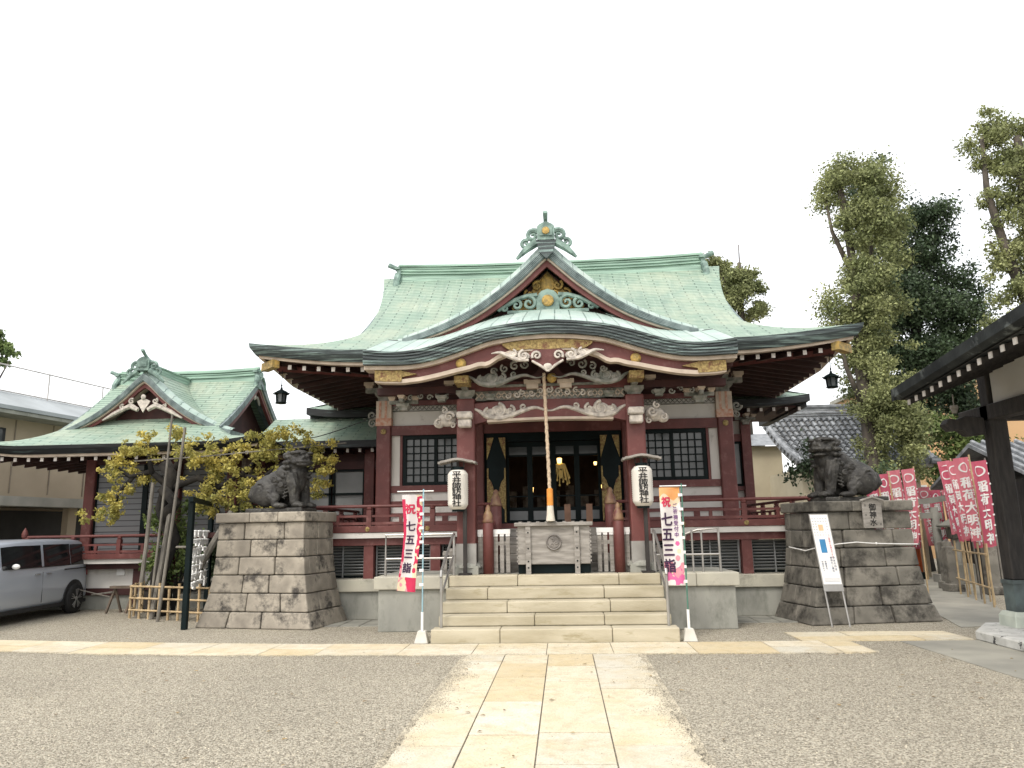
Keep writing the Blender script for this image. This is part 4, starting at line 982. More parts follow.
for c in range(4):
    y = 3.0 - R.random() * .6
    while y < 9.86:
        L_ = R.uniform(.75, 1.15); y1 = min(y + L_, 9.86)
        if 9.86 - y1 < .35: y1 = 9.86
        x0, x1 = xs[c] + .006, xs[c + 1] - .006; k = 10
        if c == 0: ed = [(x0 + .02 * R.uniform(-1, 1), lerp(y1 - .006, y + .006, i / k)) for i in range(k + 1)]; pts = [(x1, y + .006), (x1, y1 - .006)] + ed
        elif c == 3: ed = [(x1 + .03 * R.uniform(-1, 1), lerp(y + .006, y1 - .006, i / k)) for i in range(k + 1)]; pts = [(x0, y1 - .006), (x0, y + .006)] + ed
        else: pts = [(x0, y + .006), (x1, y + .006), (x1, y1 - .006), (x0, y1 - .006)]
        h = R.uniform(.012, .017); slab_poly(pv, pts, -.02, h); y = y1
def pave_mat():
    m = bpy.data.materials.new("cream_paving_slabs"); m.use_nodes = True; t = m.node_tree; N = t.nodes; L = t.links; b = N["Principled BSDF"]; b.inputs["Roughness"].default_value = .85
    tc = N.new("ShaderNodeTexCoord"); g = N.new("ShaderNodeNewGeometry")
    r0 = N.new("ShaderNodeValToRGB"); e = r0.color_ramp.elements; e[0].position = 0; e[0].color = (.56, .54, .46, 1); e[1].position = 1; e[1].color = (.52, .43, .27, 1)
    for p_, c_ in ((.3, (.64, .58, .43)), (.55, (.68, .64, .53)), (.8, (.62, .53, .35))): x_ = e.new(p_); x_.color = (*c_, 1)
    L.new(g.outputs["Random Per Island"], r0.inputs[0]); out = r0.outputs[0]
    for sc, lo, hi, col, f in ((2.5, .42, .68, (.50, .38, .18), .55), (9, .5, .72, (.34, .29, .2), .55), (60, .42, .62, (.36, .31, .22), .5), (110, .62, .66, (.12, .1, .08), .6)):
        n = N.new("ShaderNodeTexNoise"); n.inputs["Scale"].default_value = sc; n.inputs["Detail"].default_value = 7; n.inputs["Roughness"].default_value = .65; L.new(tc.outputs["Object"], n.inputs["Vector"])
        mr = N.new("ShaderNodeMapRange"); mr.inputs[1].default_value = lo; mr.inputs[2].default_value = hi; mr.inputs[4].default_value = f; L.new(n.outputs[0], mr.inputs[0])
        mx = N.new("ShaderNodeMixRGB"); mx.inputs[2].default_value = (*col, 1); L.new(mr.outputs[0], mx.inputs[0]); L.new(out, mx.inputs[1]); out = mx.outputs[0]
    L.new(out, b.inputs["Base Color"])
    n = N.new("ShaderNodeTexNoise"); n.inputs["Scale"].default_value = 45; n.inputs["Detail"].default_value = 8; L.new(tc.outputs["Object"], n.inputs["Vector"])
    bp = N.new("ShaderNodeBump"); bp.inputs["Strength"].default_value = .5; bp.inputs["Distance"].default_value = .01; L.new(n.outputs[0], bp.inputs["Height"]); L.new(bp.outputs[0], b.inputs["Normal"]); return m
PAVE2 = pave_mat()
m = MB(); m.prism_xy([(-.9, 2), (.9, 2), (.9, 9.86), (-.9, 9.86)], -.02, .004); m.prism_xy([(-13, 11.9), (-8, 10.6), (-4, 9.99), (-1, 9.93), (3.9, 9.9), (3.9, 10.78), (-3.6, 10.86), (-8, 11.4), (-13, 12.6)], -.02, .0035)
tag(m.build("ground_joint_sand", mat("dark_joint_sand", (.22, .20, .16), (.12, .105, .085), scale=30, rough=1)), "dark sand in the joints under the paving", kind="structure")
tag(pv.build("path", PAVE2, loc=(0, 6, 0)), "cream stone slab path leading to the steps", kind="structure")
cp = MB()
def up_(x): return float(np.interp(x, [-14, -8.56, -6.77, -5.14, -3.6, -1.71, 4.05], [12.9, 11.56, 11.26, 11.06, 10.9, 10.80, 10.82]))
def lo_(x): return float(np.interp(x, [-14, -7.72, -6.06, -4.62, -3.26, -1.95, 4.05], [11.9, 10.47, 10.14, 10.01, 9.95, 9.9, 9.87]))
x = -13.5
while x < 3.9:
    x1 = x + R.uniform(.7, 1.1); x1 = min(x1, 3.95)
    for a, b in ((0.0, .5), (.5, 1.0)):
        k = 5
        p = [(lerp(x + .005, x1 - .005, i / k), lerp(lo_(lerp(x, x1, i / k)), up_(lerp(x, x1, i / k)), a) + (.035 * R.uniform(-1, 1) if a == 0 else .005)) for i in range(k + 1)]
        q = [(lerp(x1 - .005, x + .005, i / k), lerp(lo_(lerp(x1, x, i / k)), up_(lerp(x1, x, i / k)), b) - (0 if b == 1 else .005)) for i in range(k + 1)]
        h = R.uniform(.012, .017); slab_poly(cp, p + q, -.02, h)
    x = x1
x = 3.35
while x < 5.5:
    x1 = min(x + R.uniform(.6, .9), 5.6)
    for a, b in ((10.86, 11.25), (11.26, 11.72)): slab_poly(cp, [(x + .005, a), (x1 - .005, a), (x1 - .005 , b), (x + .005, b)], -.02, R.uniform(.010, .015))
    x = x1
tag(cp.build("cross_path", PAVE2, loc=(0, 10.5, 0)), "cream stone path crossing in front of the steps", kind="structure")
m = MB(); slab_poly(m, [(4.75, 6.0), (5.7, 6.0), (5.62, 10.82), (4.6, 10.78)], -.02, .008)
slab_poly(m, [(6.05, 12.1), (7.0, 12.4), (8.05, 14.8), (9.6, 18.2), (12.2, 24), (10.2, 24), (8.6, 19.5), (7.0, 15.6)], -.02, .009)
tag(m.build("pavement", mat("worn_concrete", (.33, .32, .27), (.23, .225, .195), rough=.95, scale=1.2, bump=.2, bscale=30)), "worn grey concrete pavement beside the wash pavilion", kind="structure")
m = MB()
for g in (-1, 1):
    for i in range(3): slab_poly(m, [(g * (2.95 + .35 * i), 12.9), (g * (3.28 + .35 * i), 12.9), (g * (3.28 + .35 * i), 13.8), (g * (2.95 + .35 * i), 13.8)], -.02, .014)
tag(m.build("side_paving", mat("grey_flagstone", (.30, .30, .26), (.2, .2, .18), scale=3)), "grey flagstones at the foot of the hall base", kind="structure")

# ------------------------------------------------------------------ STEPS AND PLATFORM
st = thing("stone_staircase", "five broad yellowed stone steps leading up to the offering box", "steps", (0, 11.5, 0))
zz = [0, .2, .345, .51, .68, .85]; hw = [1.72, 1.66, 1.66, 1.66, 1.66]
R = random.Random(11)
for k in range(5):
    y0 = 10.82 + .33 * k; y1 = 12.14 if k < 4 else 12.5; m = MB(); xc = -hw[k]; cuts = sorted([-hw[k], hw[k]] + [R.uniform(-1.2, -.2), R.uniform(.3, 1.2)])
    for a, b in zip(cuts[:-1], cuts[1:]): m.box(a + .003, b - .003, y0, y0 + .329 if k < 4 else 12.5, zz[k], zz[k + 1] - .001)
    if k: m.box(-hw[k] + .02, hw[k] - .02, y0 + .02, 12.4, 0, zz[k] - .004)
    m.build("step", STEP, st, bevel=.016, seg=2)
pf = thing("stone_platform", "pale concrete platform the porch pillars and offering box stand on", "platform", (0, 13, 0))
for g in (-1, 1):
    m = MB(); a, b = sorted((g * 1.665, g * 2.80)); m.box(a, b, 12.18, 13.88, 0, .645); m.build("side_block", CONC, pf, bevel=.01)
    for (p, q) in ((1.668, 2.2), (2.205, 2.86)): m = MB(); a, b = sorted((g * p, g * q)); m.box(a, b, 12.12, 12.6, .648, .85); m.build("cap", CONCC, pf, bevel=.015, seg=2)
    m = MB(); a, b = sorted((g * 1.66, g * 2.84)); m.box(a, b, 12.602, 13.83, .648, .849); m.build("floor_slab", CONC, pf)
m = MB(); m.box(-1.658, 1.658, 12.502, 13.83, .3, .848); m.build("floor_slab", CONC, pf)

def steel_rails(g):
    t = thing("handrail", "stainless steel handrail on the left side of the steps, ending in a square corner panel" if g < 0 else "stainless steel handrail on the right side of the steps, ending in a rounded panel", "handrail", (g * 1.6, 12.2, .2), group="steel handrails beside the steps")
    r = .021
    X = g * 1.60
    m = MB(); m.tube([(X, 12.32, 1.50), (X, 12.2, 1.49), (X, 11.02, .98), (X, 10.98, .90)], r, 8); m.tube([(X, 12.25, 1.16), (X, 11.02, .64)], r * .8, 8); m.build("sloping_rail", STEEL, t)
    for y, z, zt in ((11.02, .2, .96), (12.3, .85, 1.5)):
        m = MB(); m.tube([(X, y, z), (X, y, zt)], r, 8); m.build("post", STEEL, t)
    a, b = (2.72, 1.60) if g < 0 else (2.62, 1.60)
    m = MB()
    if g < 0: m.tube([(g * a, 12.32, .85), (g * a, 12.32, 1.50), (g * b, 12.32, 1.50)], r, 8)
    else: m.tube([(g * a, 12.32, .85), (g * a, 12.32, 1.52), (g * 2.3, 12.35, 1.50), (g * 2.12, 12.4, 1.44), (g * 2.08, 12.42, 1.3), (g * 2.08, 12.42, .85)], r, 8)
    m.build("top_rail", STEEL, t)
    m = MB(); m.tube([(g * a, 12.32, 1.12), (g * b, 12.32, 1.12)], r * .9, 8); m.build("middle_rail", STEEL, t)
    for x in ((2.35,) if g < 0 else (2.35, 2.2)):
        m = MB(); m.tube([(g * x, 12.32, .85), (g * x, 12.32, 1.5)], r * .8, 8); m.build("post", STEEL, t)
steel_rails(-1); steel_rails(1)

# ------------------------------------------------------------------ OFFERING BOX
ob = thing("offering_box", "weathered grey wooden offering box with round crest at the top of the steps", "offering box", (0.01, 12.55, .85))
m = MB(); m.box(-.57, .59, 12.32, 12.85, 1.0, 1.60); m.build("box_body", WOODG, ob, bevel=.006)
m = MB(); m.box(-.62, .64, 12.26, 12.90, 1.60, 1.66); m.build("top_frame", WOODG, ob, bevel=.008)
m = MB()
for i in range(8): m.box(-.55 + .142 * i, -.50 + .142 * i, 12.30, 12.86, 1.662, 1.675)
m.build("coin_grate", WOODG, ob)
for x in (-.40, .38):
    m = MB(); m.box(x - .04, x + .04, 12.275, 12.318, .85, 1.598); m.mat(1)
    for z in (.95, 1.05, 1.25, 1.5): m.lathe([(0, -.008), (.012, -.004), (.014, .002)], (x, 12.274, z), 8, 'y')
    m.build("leg", [WOODG, BLACK], ob)
    m = MB(); m.box(x - .04, x + .04, 12.79, 12.87, .85, 1.0); m.build("leg", WOODG, ob)
m = MB(); m.box(-.57, .59, 12.40, 12.80, .86, .99); m.build("underside_shade", BLACK, ob)  # black block painting the shade in the gap below the box
m = MB(); m.lathe([(0, -.03), (.085, -.03), (.095, -.02), (.115, -.035), (.125, -.02), (.125, 0)], (.01, 12.32, 1.34), 24, 'y')
for i in range(3): a = i * 2.094; m.scroll(.01 + .035 * cos(a), 12.285, 1.34 + .035 * sin(a), .032, .8, a0=a, w=.35)
m.build("round_crest", mat("crest_wood", (.24, .22, .2), (.12, .11, .1), scale=9), ob)
m = MB()
for g in (-1, 1):
    for k in range(9): m.cbox((.01 + g * .585, 12.34, 1.05 + .06 * k), (.03, .04, .03), rot=Matrix.Rotation(.6 * (k % 2), 3, 'Y'))
m.build("notched_edge", WOODG, ob)

# bell rope
br = thing("bell_rope", "long pale bell rope with orange band hanging above the offering box", "bell rope", (-.03, 12.22, 1.66))
m = MB(); P = []; 
for i in range(60): P.append((-.03 - .0008 * (60 - i) + .004 * sin(i * 1.4), 12.22, 4.10 - 1.9 * i / 59))
m.tube(P, [.026 + .004 * (i % 2) for i in range(60)], 8); m.build("rope", mat("braided_rope", (.62, .50, .36), (.45, .34, .24), scale=30, bump=.4), br)
m = MB(); m.lathe([(.03, .27), (.05, .25), (.052, 0), (.045, -.02)], (-.03, 12.22, 1.93), 14); m.build("orange_binding", mat("orange_cloth", (.72, .30, .06), (.6, .22, .04), scale=8), br)
m = MB(); m.lathe([(.045, 0), (.052, -.02), (.06, -.15), (.075, -.25), (.03, -.26)], (-.03, 12.22, 1.93), 16); m.build("white_tassel", mat("white_tassel", (.75, .70, .60), (.6, .55, .46), scale=20, aniso=(6, 6, .5), bump=.5), br)
m = MB(); m.ell((.05, 12.25, 4.02), (.085, .085, .085), 14, 10); m.box(-.03, .13, 12.17, 12.33, 4.005, 4.02); tag(m.build("bell", GOLD, smooth=True), "round gilded bell hanging at the top of the rope", "bell")

# ------------------------------------------------------------------ PAPER LANTERNS ON POSTS
for g in (-1, 1):
    X = -1.53 if g < 0 else 1.46; Y = 12.28
    t = thing("lantern_post", "white paper lantern with a small roof, in front of the left porch pillar" if g < 0 else "white paper lantern with a small roof, in front of the right porch pillar", "lantern", (X, Y, .85), group="paper lanterns on posts")
    px = X + (.11 if g < 0 else .03)
    m = MB(); m.box(px - .03, px + .03, Y + .0, Y + .06, .86, 1.9); m.box(px - .1, px + .1, Y - .06, Y + .12, .85, .88); m.build("post", WOODD, t)
    lan = MB(); prof = [(.09, 0), (.12, .01), (.155, .06)]
    for k in range(15): z = .09 + .47 * k / 14; prof += [(.168 + .004 * sin(k / 14 * pi), z), (.163, z + .016)]
    prof += [(.15, .60), (.12, .635), (.09, .645)]
    lan.lathe(prof, (X, Y, 1.885), 28); lb = lan.build("lantern_body", PAPER, t, smooth=True)
    m = MB(); m.lathe([(.07, -.03), (.1, -.03), (.1, .012), (.07, .012)], (X, Y, 1.885), 18); m.lathe([(.07, .64), (.1, .64), (.1, .69), (.07, .69)], (X, Y, 1.885), 18); m.build("lantern_ring", BLACK, t)
    m = MB()
    f = lambda u, v, k: (X + (.178 + .0006 * k) * sin(u / .172), Y - (.178 + .0006 * k) * cos(u / .172), v)
    write(m, "平井諏訪神社", f, 0.0, 2.445, .115, .092, wx=1.35, bold=.022); m.build("lettering", INK, lb)
    # wavy little roof
    xs = [-.31 + .62 * i / 24 for i in range(25)]
    def rz_(x): a = abs(x) / .31; return 2.66 + .035 * cos(a * pi * .9) + .03 * a ** 3 - .02 * (1 if a > .9 else 0)
    m = MB(); m.strip([(X + x, rz_(x) + .022) for x in xs], [(X + x, rz_(x) - .016) for x in xs], Y - .16, Y + .16); m.build("little_roof", WOODG, t, bevel=.004)
    m = MB(); m.box(X + g * 0 - .02, X + .02, Y - .02, Y + .02, 2.57, 2.66)
    for q in (-1, 1): m.box(X + q * .1 - .008, X + q * .1 + .008, Y - .01, Y + .01, 2.57, 2.665)
    m.build("hanger", WOODD, t)
    m = MB(); m.box(px - .02, px + .02, Y + .18, Y + .22, 1.85, 2.70); m.box(px - .02, px + .02, Y + .03, Y + .22, 1.80, 1.86); m.build("rear_post", WOODD, t)

# ------------------------------------------------------------------ FESTIVAL BANNERS BY THE STEPS
def banner_cloth(fn, nu, nv, w, h, colfn, mats, name, parent):
    """fn(u,v) with u 0..1 across and v 0..1 down -> point; colfn(u,v)->material index"""
    m = MB(); P = [[fn(i / nu, j / nv) for i in range(nu + 1)] for j in range(nv + 1)]
    n0 = 0
    for row in P: m.v.extend([tuple(p) for p in row])
    for j in range(nv):
        for i in range(nu):
            m.mat(colfn((i + .5) / nu, (j + .5) / nv)); K = nu + 1
            m.face((j * K + i, j * K + i + 1, (j + 1) * K + i + 1, (j + 1) * K + i))
    return m.build(name, mats, parent, smooth=True)
CW = mat("banner_white", (.80, .76, .74), (.74, .70, .69), bump=0, transl=.25); CR = mat("banner_crimson", (.62, .035, .10), (.55, .03, .09), bump=0, transl=.25)
CPK = mat("banner_pink", (.80, .36, .40), (.72, .25, .32), bump=0, transl=.25); CO = mat("banner_orange", (.86, .38, .12), (.86, .46, .2), bump=0, transl=.25)
CM = mat("banner_magenta", (.72, .11, .32), (.76, .2, .42), bump=0, transl=.25); CY = mat("banner_cream", (.85, .72, .5), (.8, .6, .42), bump=0, transl=.25)
def post_banner(g):
    X = -1.87 if g < 0 else 1.87; Y = 11.0
    t = thing("festival_banner", "crimson and white festival banner on a pale blue pole left of the steps" if g < 0 else "orange, white and pink festival banner on a green pole right of the steps", "banner", (X, Y, 0), group="festival banners beside the steps")
    pm_ = mat("pale_blue_pole", (.30, .48, .55), bump=0) if g < 0 else mat("green_pole", (.08, .20, .15), bump=0)
    m = MB(); m.tube([(X, Y, .14), (X + .01, Y, 2.16)], .011, 8); m.build("pole", pm_, t)
    m = MB(); m.tube([(X, Y, .14), (X, Y, .42)], .02, 8); m.build("pole_socket", WHT, t)
    a, b = (X - .38, X + .16) if g < 0 else (X - .30, X + .08)
    m = MB(); m.tube([(a, Y, 2.13), (b, Y, 2.13)], .009, 6); m.build("crossbar", WHT, t)
    m = MB(); m.loft([[(X - w, Y - w, z), (X + w, Y - w, z), (X + w, Y + w, z), (X - w, Y + w, z)] for w, z in ((.10, 0), (.09, .04), (.055, .17))]); m.build("weight_block", mat("white_concrete_block", (.62, .6, .54), (.5, .48, .42), scale=5), t, bevel=.008)
    w_, h_ = (.29 if g < 0 else .33), 1.36
    if g < 0:
        fn = lambda u, v: (X - .02 - w_ * (1 - u) * (1 - .18 * sin(v * 2.6) ** 2) - .07 * v * v + .015 * sin(v * 6), Y - .04 * sin(u * 5 + v * 3) - .06 * v * sin(u * 3), 2.08 - h_ * v - .02 * u * v)
        def cf(u, v):
            n_ = noise.noise(Vector((u * 3.1, v * 13, 1.7))); e_ = .30 + .07 * n_ - .03 * sin(v * 7)
            fl = noise.noise(Vector((u * 5, v * 22, 8.3)))
            if v > .86: return 1 if u > .45 + .2 * n_ else (3 if fl > -.1 else 2)
            if abs(u - .46 + .04 * v) < e_: return 0
            if u > .6 and fl > .18: return 3
            if u < .3 and v > .7 and fl > 0: return 2
            return 1 if not (v < .05 and u < .5) else 0
    else:
        fn = lambda u, v: (X - .02 - w_ * .88 * (1 - u) + .03 * v * v * (1 - u), Y - .022 * sin(u * 5 + v * 4), 2.11 - h_ * v)
        def cf(u, v):
            q = v + .035 * sin(u * 7)
            if q < .10: return 4
            if q < .17: return 6
            n_ = noise.noise(Vector((u * 5, v * 20, 4.4))); q = v + .05 * n_ + .03 * sin(u * 7)
            if q > .97: return 0
            if q > .90: return 5 
            if q > .78: return 2 if n_ > -.1 else (3 if n_ < -.3 else 5)
            if (u - .75) ** 2 * .06 + (v - .58) ** 2 < .0006: return 5
            if (u - .8) ** 2 * .06 + (v - .66) ** 2 < .0006: return 6
            if (u - .72) ** 2 * .06 + (v - .73) ** 2 < .0008: return 2
            return 0
    cl = banner_cloth(fn, 48, 190, w_, h_, cf, [CW, CR, CPK, CY, CO, CM, CY], "banner_cloth", t)
    ff = lambda u, v, k: Vector(fn(u, v)) + Vector((0, -.006 - .0005 * k, 0))
    m = MB(); f = lambda a, b, k: ff(a, 1 - b, k)
    uc = .40 if g < 0 else .30
    def wr(mb, text, u, v, size, step, bold):       # size in metres, mapped on the cloth
        write(mb, text, lambda a, b, k: ff(u + a / w_, v - b / h_, k), 0, 0, size, step, bold=bold)
    wr(m, "七五三詣", uc, .33, .15, .195, .03) if g < 0 else wr(m, "七五三詣", uc, .33, .20, .215, .03)
    m.build("lettering", mat("dark_lettering", (.05, .02, .06), bump=0), cl)
    m = MB(); wr(m, "祝", uc, .15 if g < 0 else .15, .15, .2, .04)
    m.build("red_lettering", mat("red_lettering", (.55, .03, .08) , bump=0), cl)
    if g > 0:
        m = MB(); wr(m, "ご祈祷受付中", .74, .19, .075, .082, .02); m.build("small_lettering", mat("purple_lettering", (.16, .05, .2), bump=0), cl)
    m = MB()
    for k in range(7):
        z = 2.0 - .2 * k; m.box(X - .045, X + .015, Y - .012, Y + .012, z - .02, z + .02)
    m.build("cloth_loop", WHT, t)
post_banner(-1); post_banner(1)

# ------------------------------------------------------------------ PEDESTALS AND GUARDIAN LIONS
def pedestal(g, label, M1, seed):
    cx, cy = (-4.93, 13.33) if g < 0 else (4.95, 13.28)
    t = thing("stone_pedestal", label, "pedestal", (cx, cy, 0), group="tapered stone pedestals of the guardian lions")
    rz = radians(11) * (1 if g > 0 else -1); t.rotation_euler = (0, 0, rz)
    R = random.Random(seed)
    lv = [0, .27, .57, .87, 1.17, 1.46, 1.75]
    def half(z):
        k = 1 - z / 1.75; e = .14 * k + .86 * k ** 3.0
        return (.84 + .28 * e, .53 + .12 * e)
    for i in range(6):
        z0, z1 = lv[i] + .005, lv[i + 1] - .006; a0, b0 = half(z0); a1, b1 = half(z1); m = MB()
        def blk(u0, u1, face):
            g_ = .005
            def pt(u, z, dep, aa, bb):
                s = -1 + 2 * u
                if face == 'f': return (cx + aa * s, cy - bb + dep, z)
                if face == 'b': return (cx + aa * s, cy + bb - dep, z)
                if face == 'l': return (cx - aa + dep, cy + (bb - .001) * s, z)
                return (cx + aa - dep, cy + (bb - .001) * s, z)
            aa = R.uniform(0, .022)
            f0 = [pt(u0 + g_, z0, aa, a0, b0), pt(u1 - g_, z0, aa, a0, b0), pt(u1 - g_, z1, aa, a1, b1), pt(u0 + g_, z1, aa, a1, b1)]
            f1 = [pt(u0 + g_, z0, .2, a0, b0), pt(u1 - g_, z0, .2, a0, b0), pt(u1 - g_, z1, .2, a1, b1), pt(u0 + g_, z1, .2, a1, b1)]
            m.loft([f0, f1])
        for face in 'fblr':
            n = 3 if face in 'fb' else 2
            cuts = [0] + sorted(min(max((k + 1) / n + R.uniform(-.12, .12), .12), .88) for k in range(n - 1)) + [1]
            if face in 'lr': cuts = [0 + .16, .5 + R.uniform(-.15, .15), 1 - .16] if i % 2 else [.01, .45, .99]
            for u0, u1 in zip(cuts[:-1], cuts[1:]): blk(u0, u1, face)
        ia, ib = a1 - .1, b1 - .1
        m.box(cx - ia, cx + ia, cy - ib, cy + ib, z0, z1)
        m.build("stone_course", M1, t, bevel=.02, seg=2)
    m = MB()
    for (a, b) in ((-.87, -.2), (-.195, .35), (.355, .87)): m.box(cx + a, cx + b, cy - .57, cy + .57, 1.752, 1.92)
    m.build("cap_stone", M1, t, bevel=.02, seg=2)
    return t
# local bodies are authored unrotated: the empties carry the turn
pedL = pedestal(-1, "tapered stone block pedestal left of the steps, lighter grey, under the closed-mouth lion", PEDST, 4)
pedR = pedestal(1, "tapered dark stone block pedestal right of the steps, with signs leaning and hanging on it", PEDST2, 9)

def komainu(g, loc, label):
    """seated guardian lion facing +x locally (mirrored by g), head turned to the viewer side (-y)"""
    t = thing("guardian_lion", label, "lion statue", loc, group="guardian lion statues"); t.rotation_euler = (0, 0, radians(11) * (1 if g > 0 else -1))
    m = MB(); X0, Y0, Z0 = loc
    def e(c, r, ry=0, rz=0, rx=0, seg=16, rings=12):
        M = Matrix.Rotation(radians(rz), 3, 'Z') @ Matrix.Rotation(radians(ry), 3, 'Y') @ Matrix.Rotation(radians(rx), 3, 'X')
        M = Matrix(((s_, 0, 0), (0, 1, 0), (0, 0, 1))) @ M
        m.ell((X0 + s_ * c[0], Y0 + c[1], Z0 + c[2]), r, seg, rings, M)
    def tb(pts, rs): m.tube([(X0 + s_ * p[0], Y0 + p[1], Z0 + p[2]) for p in pts], rs, 10)
    s_ = -g
    # trunk: deep chest, back sloping to the rump
    e((.16, 0, .50), (.20, .18, .27), ry=-12); e((.02, 0, .42), (.26, .17, .24), ry=-38); e((-.16, 0, .30), (.27, .185, .22), ry=-30); e((-.30, 0, .27), (.19, .19, .22)); e((-.08, 0, .48), (.24, .17, .2), ry=-40); e((.08, 0, .60), (.2, .18, .2))
    e((.24, 0, .62), (.15, .17, .2)); e((.2, -.02, .74), (.16, .165, .16))
    e((-.20, 0, .42), (.22, .18, .20), ry=-30); e((-.26, 0, .34), (.22, .20, .24)); e((.0, 0, .36), (.2, .17, .22))
    # front legs
    for q in (-1, 1):
        tb([(.22, q * .13, .60), (.25, q * .145, .44), (.28, q * .145, .24), (.29, q * .145, .08)], [.105, .098, .078, .07])
        e((.345, q * .145, .055), (.105, .075, .055))
        for k in range(4): e((.42, q * .145 + (-.05 + .034 * k), .04), (.04, .019, .036))
        tb([(.30, q * .145 - .06, .5), (.33, q * .145 - .065, .38), (.32, q * .15 - .05, .25)], [.02, .03, .014])
        # haunch, shank, hind paw
        e((-.20, q * .15, .27), (.22, .11, .25), ry=-15); e((-.06, q * .19, .18), (.13, .07, .12)); tb([(-.10, q * .20, .22), (.0, q * .205, .12), (.0, q * .205, .05)], [.07, .06, .055])
        e((.07, q * .205, .045), (.12, .065, .048))
        for k in range(4): e((.155, q * .205 + (-.042 + .028 * k), .035), (.035, .016, .03))
    # head, turned a little to the viewer
    hx, hy, hz = .28, -.05, .86
    H = Matrix.Rotation(radians(-34) * 1, 3, 'Z')
    def he(c, r, seg=14, rings=10):
        v = H @ Vector(c); M = Matrix(((s_, 0, 0), (0, 1, 0), (0, 0, 1))) @ H
        m.ell((X0 + s_ * (hx + v.x), Y0 + hy + v.y, Z0 + hz + v.z), r, seg, rings, M)
    he((-.02, 0, 0.0), (.19, .185, .155)); he((.10, 0, -.03), (.12, .13, .09)); he((.17, 0, .015), (.055, .075, .045))
    he((.165, 0, -.055), (.075, .11, .03)); 
    if g < 0: he((.13, 0, -.105), (.10, .105, .04))                   # closed mouth
    else: he((.12, 0, -.15), (.10, .095, .032)); he((.03, 0, -.12), (.1, .12, .07))   # open mouth, jaw dropped
    for q in (-1, 1):
        he((.115, q * .075, .065), (.05, .055, .035)); he((.15, q * .065, .035), (.028, .03, .026)); he((.19, q * .04, .0), (.03, .03, .025))
        he((.08, q * .13, .105), (.075, .045, .035)); he((-.02, q * .16, .10), (.055, .03, .05)); he((-.08, q * .175, .08), (.09, .03, .04))
        he((.11, q * .12, -.06), (.05, .04, .05))
        v0 = Vector((X0, Y0, Z0))
    he((0.02, 0, .12), (.13, .11, .05)); he((.12, 0, .1), (.04, .05, .03))
    # mane curls, spine tufts, tail
    R = random.Random(2)
    for z, n_, rr in ((.10, 9, .13), (.03, 11, .175), (-.06, 12, .19), (-.15, 12, .19), (-.24, 11, .185), (-.32, 10, .18)):
        for k in range(n_):
            a = radians(52 + 256 * (k + (.5 if n_ % 2 else 0)) / n_ + R.uniform(-4, 4))
            he((rr * cos(a) - .03 - .12 * max(0, -z - .1), rr * sin(a) * 1.0, z), (.036, .036, .036), 8, 6)
            he(((rr + .028) * cos(a) - .03 - .12 * max(0, -z - .1), (rr + .028) * sin(a), z + .008), (.016, .016, .016), 6, 5)
    for q in (-1, 1):
        he((.20, q * .05, -.022), (.02, .025, .018)); he((.205, q * .022, .03), (.025, .018, .018))
        he((.19, q * .07, -.075), (.02, .014, .03)); he((.2, q * .035, -.075), (.018, .012, .02)); he((.17, q * .10, .10), (.03, .05, .022))
        for (cx_, cz_, rr_) in ((-.24, .36, .085), (-.10, .24, .06), (.10, .40, .05), (-.05, .50, .055)):
            P_l = []; R_l = []
            for k in range(15):
                t_ = k / 14; a = q * .5 + 2 * pi * 1.4 * t_; P_l.append((cx_ + rr_ * t_ * cos(a), q * (.235 if cz_ < .45 else .18), cz_ + rr_ * t_ * sin(a))); R_l.append(.018)
            tb(P_l, R_l)
        for k in range(5): tb([(.20, q * .05, .66 - .055 * k), (.345 - .012 * k, q * .05, .60 - .055 * k), (.345 - .012 * k, 0, .585 - .055 * k)], [.014, .016, .014])
        for k in range(4): tb([(.20, q * .2, .40 - .06 * k), (.12, q * .19, .36 - .06 * k), (.16, q * .2, .33 - .06 * k)], [.012, .022, .006])
    for k in range(9): e((-.02 - .045 * k, 0, .70 - .052 * k), (.045, .03, .04))
    tb([(-.42, 0, .14), (-.50, 0, .24), (-.47, 0, .38), (-.40, 0, .46)], [.07, .085, .07, .02]); 
    for k in range(5): e((-.47 + .02 * k, (-1) ** k * .05, .22 + .055 * k), (.055, .04, .05))
    for q in (-1, 1): 
        for k in range(4): e((.10 - .07 * k, q * .165, .56 - .07 * k), (.05, .025, .045), ry=-35)
    m.v = [(X0 + (p[0] - X0) * 1.20 - s_ * (-.03 if g > 0 else .02), Y0 + (p[1] - Y0) * 1.22, Z0 + (p[2] - Z0) * 1.0) for p in m.v]
    body = m.build("lion_body", LION, t, smooth=True)
    rm = body.modifiers.new("remesh", 'REMESH'); rm.mode = 'VOXEL'; rm.voxel_size = .0105; rm.use_smooth_shade = True
    sm_ = body.modifiers.new("smooth", 'SMOOTH'); sm_.factor = .4; sm_.iterations = 1
    m = MB()
    m.prism_xy([(X0 + s_ * a, Y0 + b) for a, b in ((-.60, -.27), (.52, -.27), (.52, .27), (-.60, .27))], Z0 - .075, Z0 + .002)
    m.build("base_slab", LION, t, bevel=.015)
komainu(-1, (-4.83, 13.32, 1.995), "dark stone guardian lion with closed mouth sitting on the left pedestal")
komainu(1, (5.0, 13.27, 1.995), "dark stone guardian lion with open mouth sitting on the right pedestal")

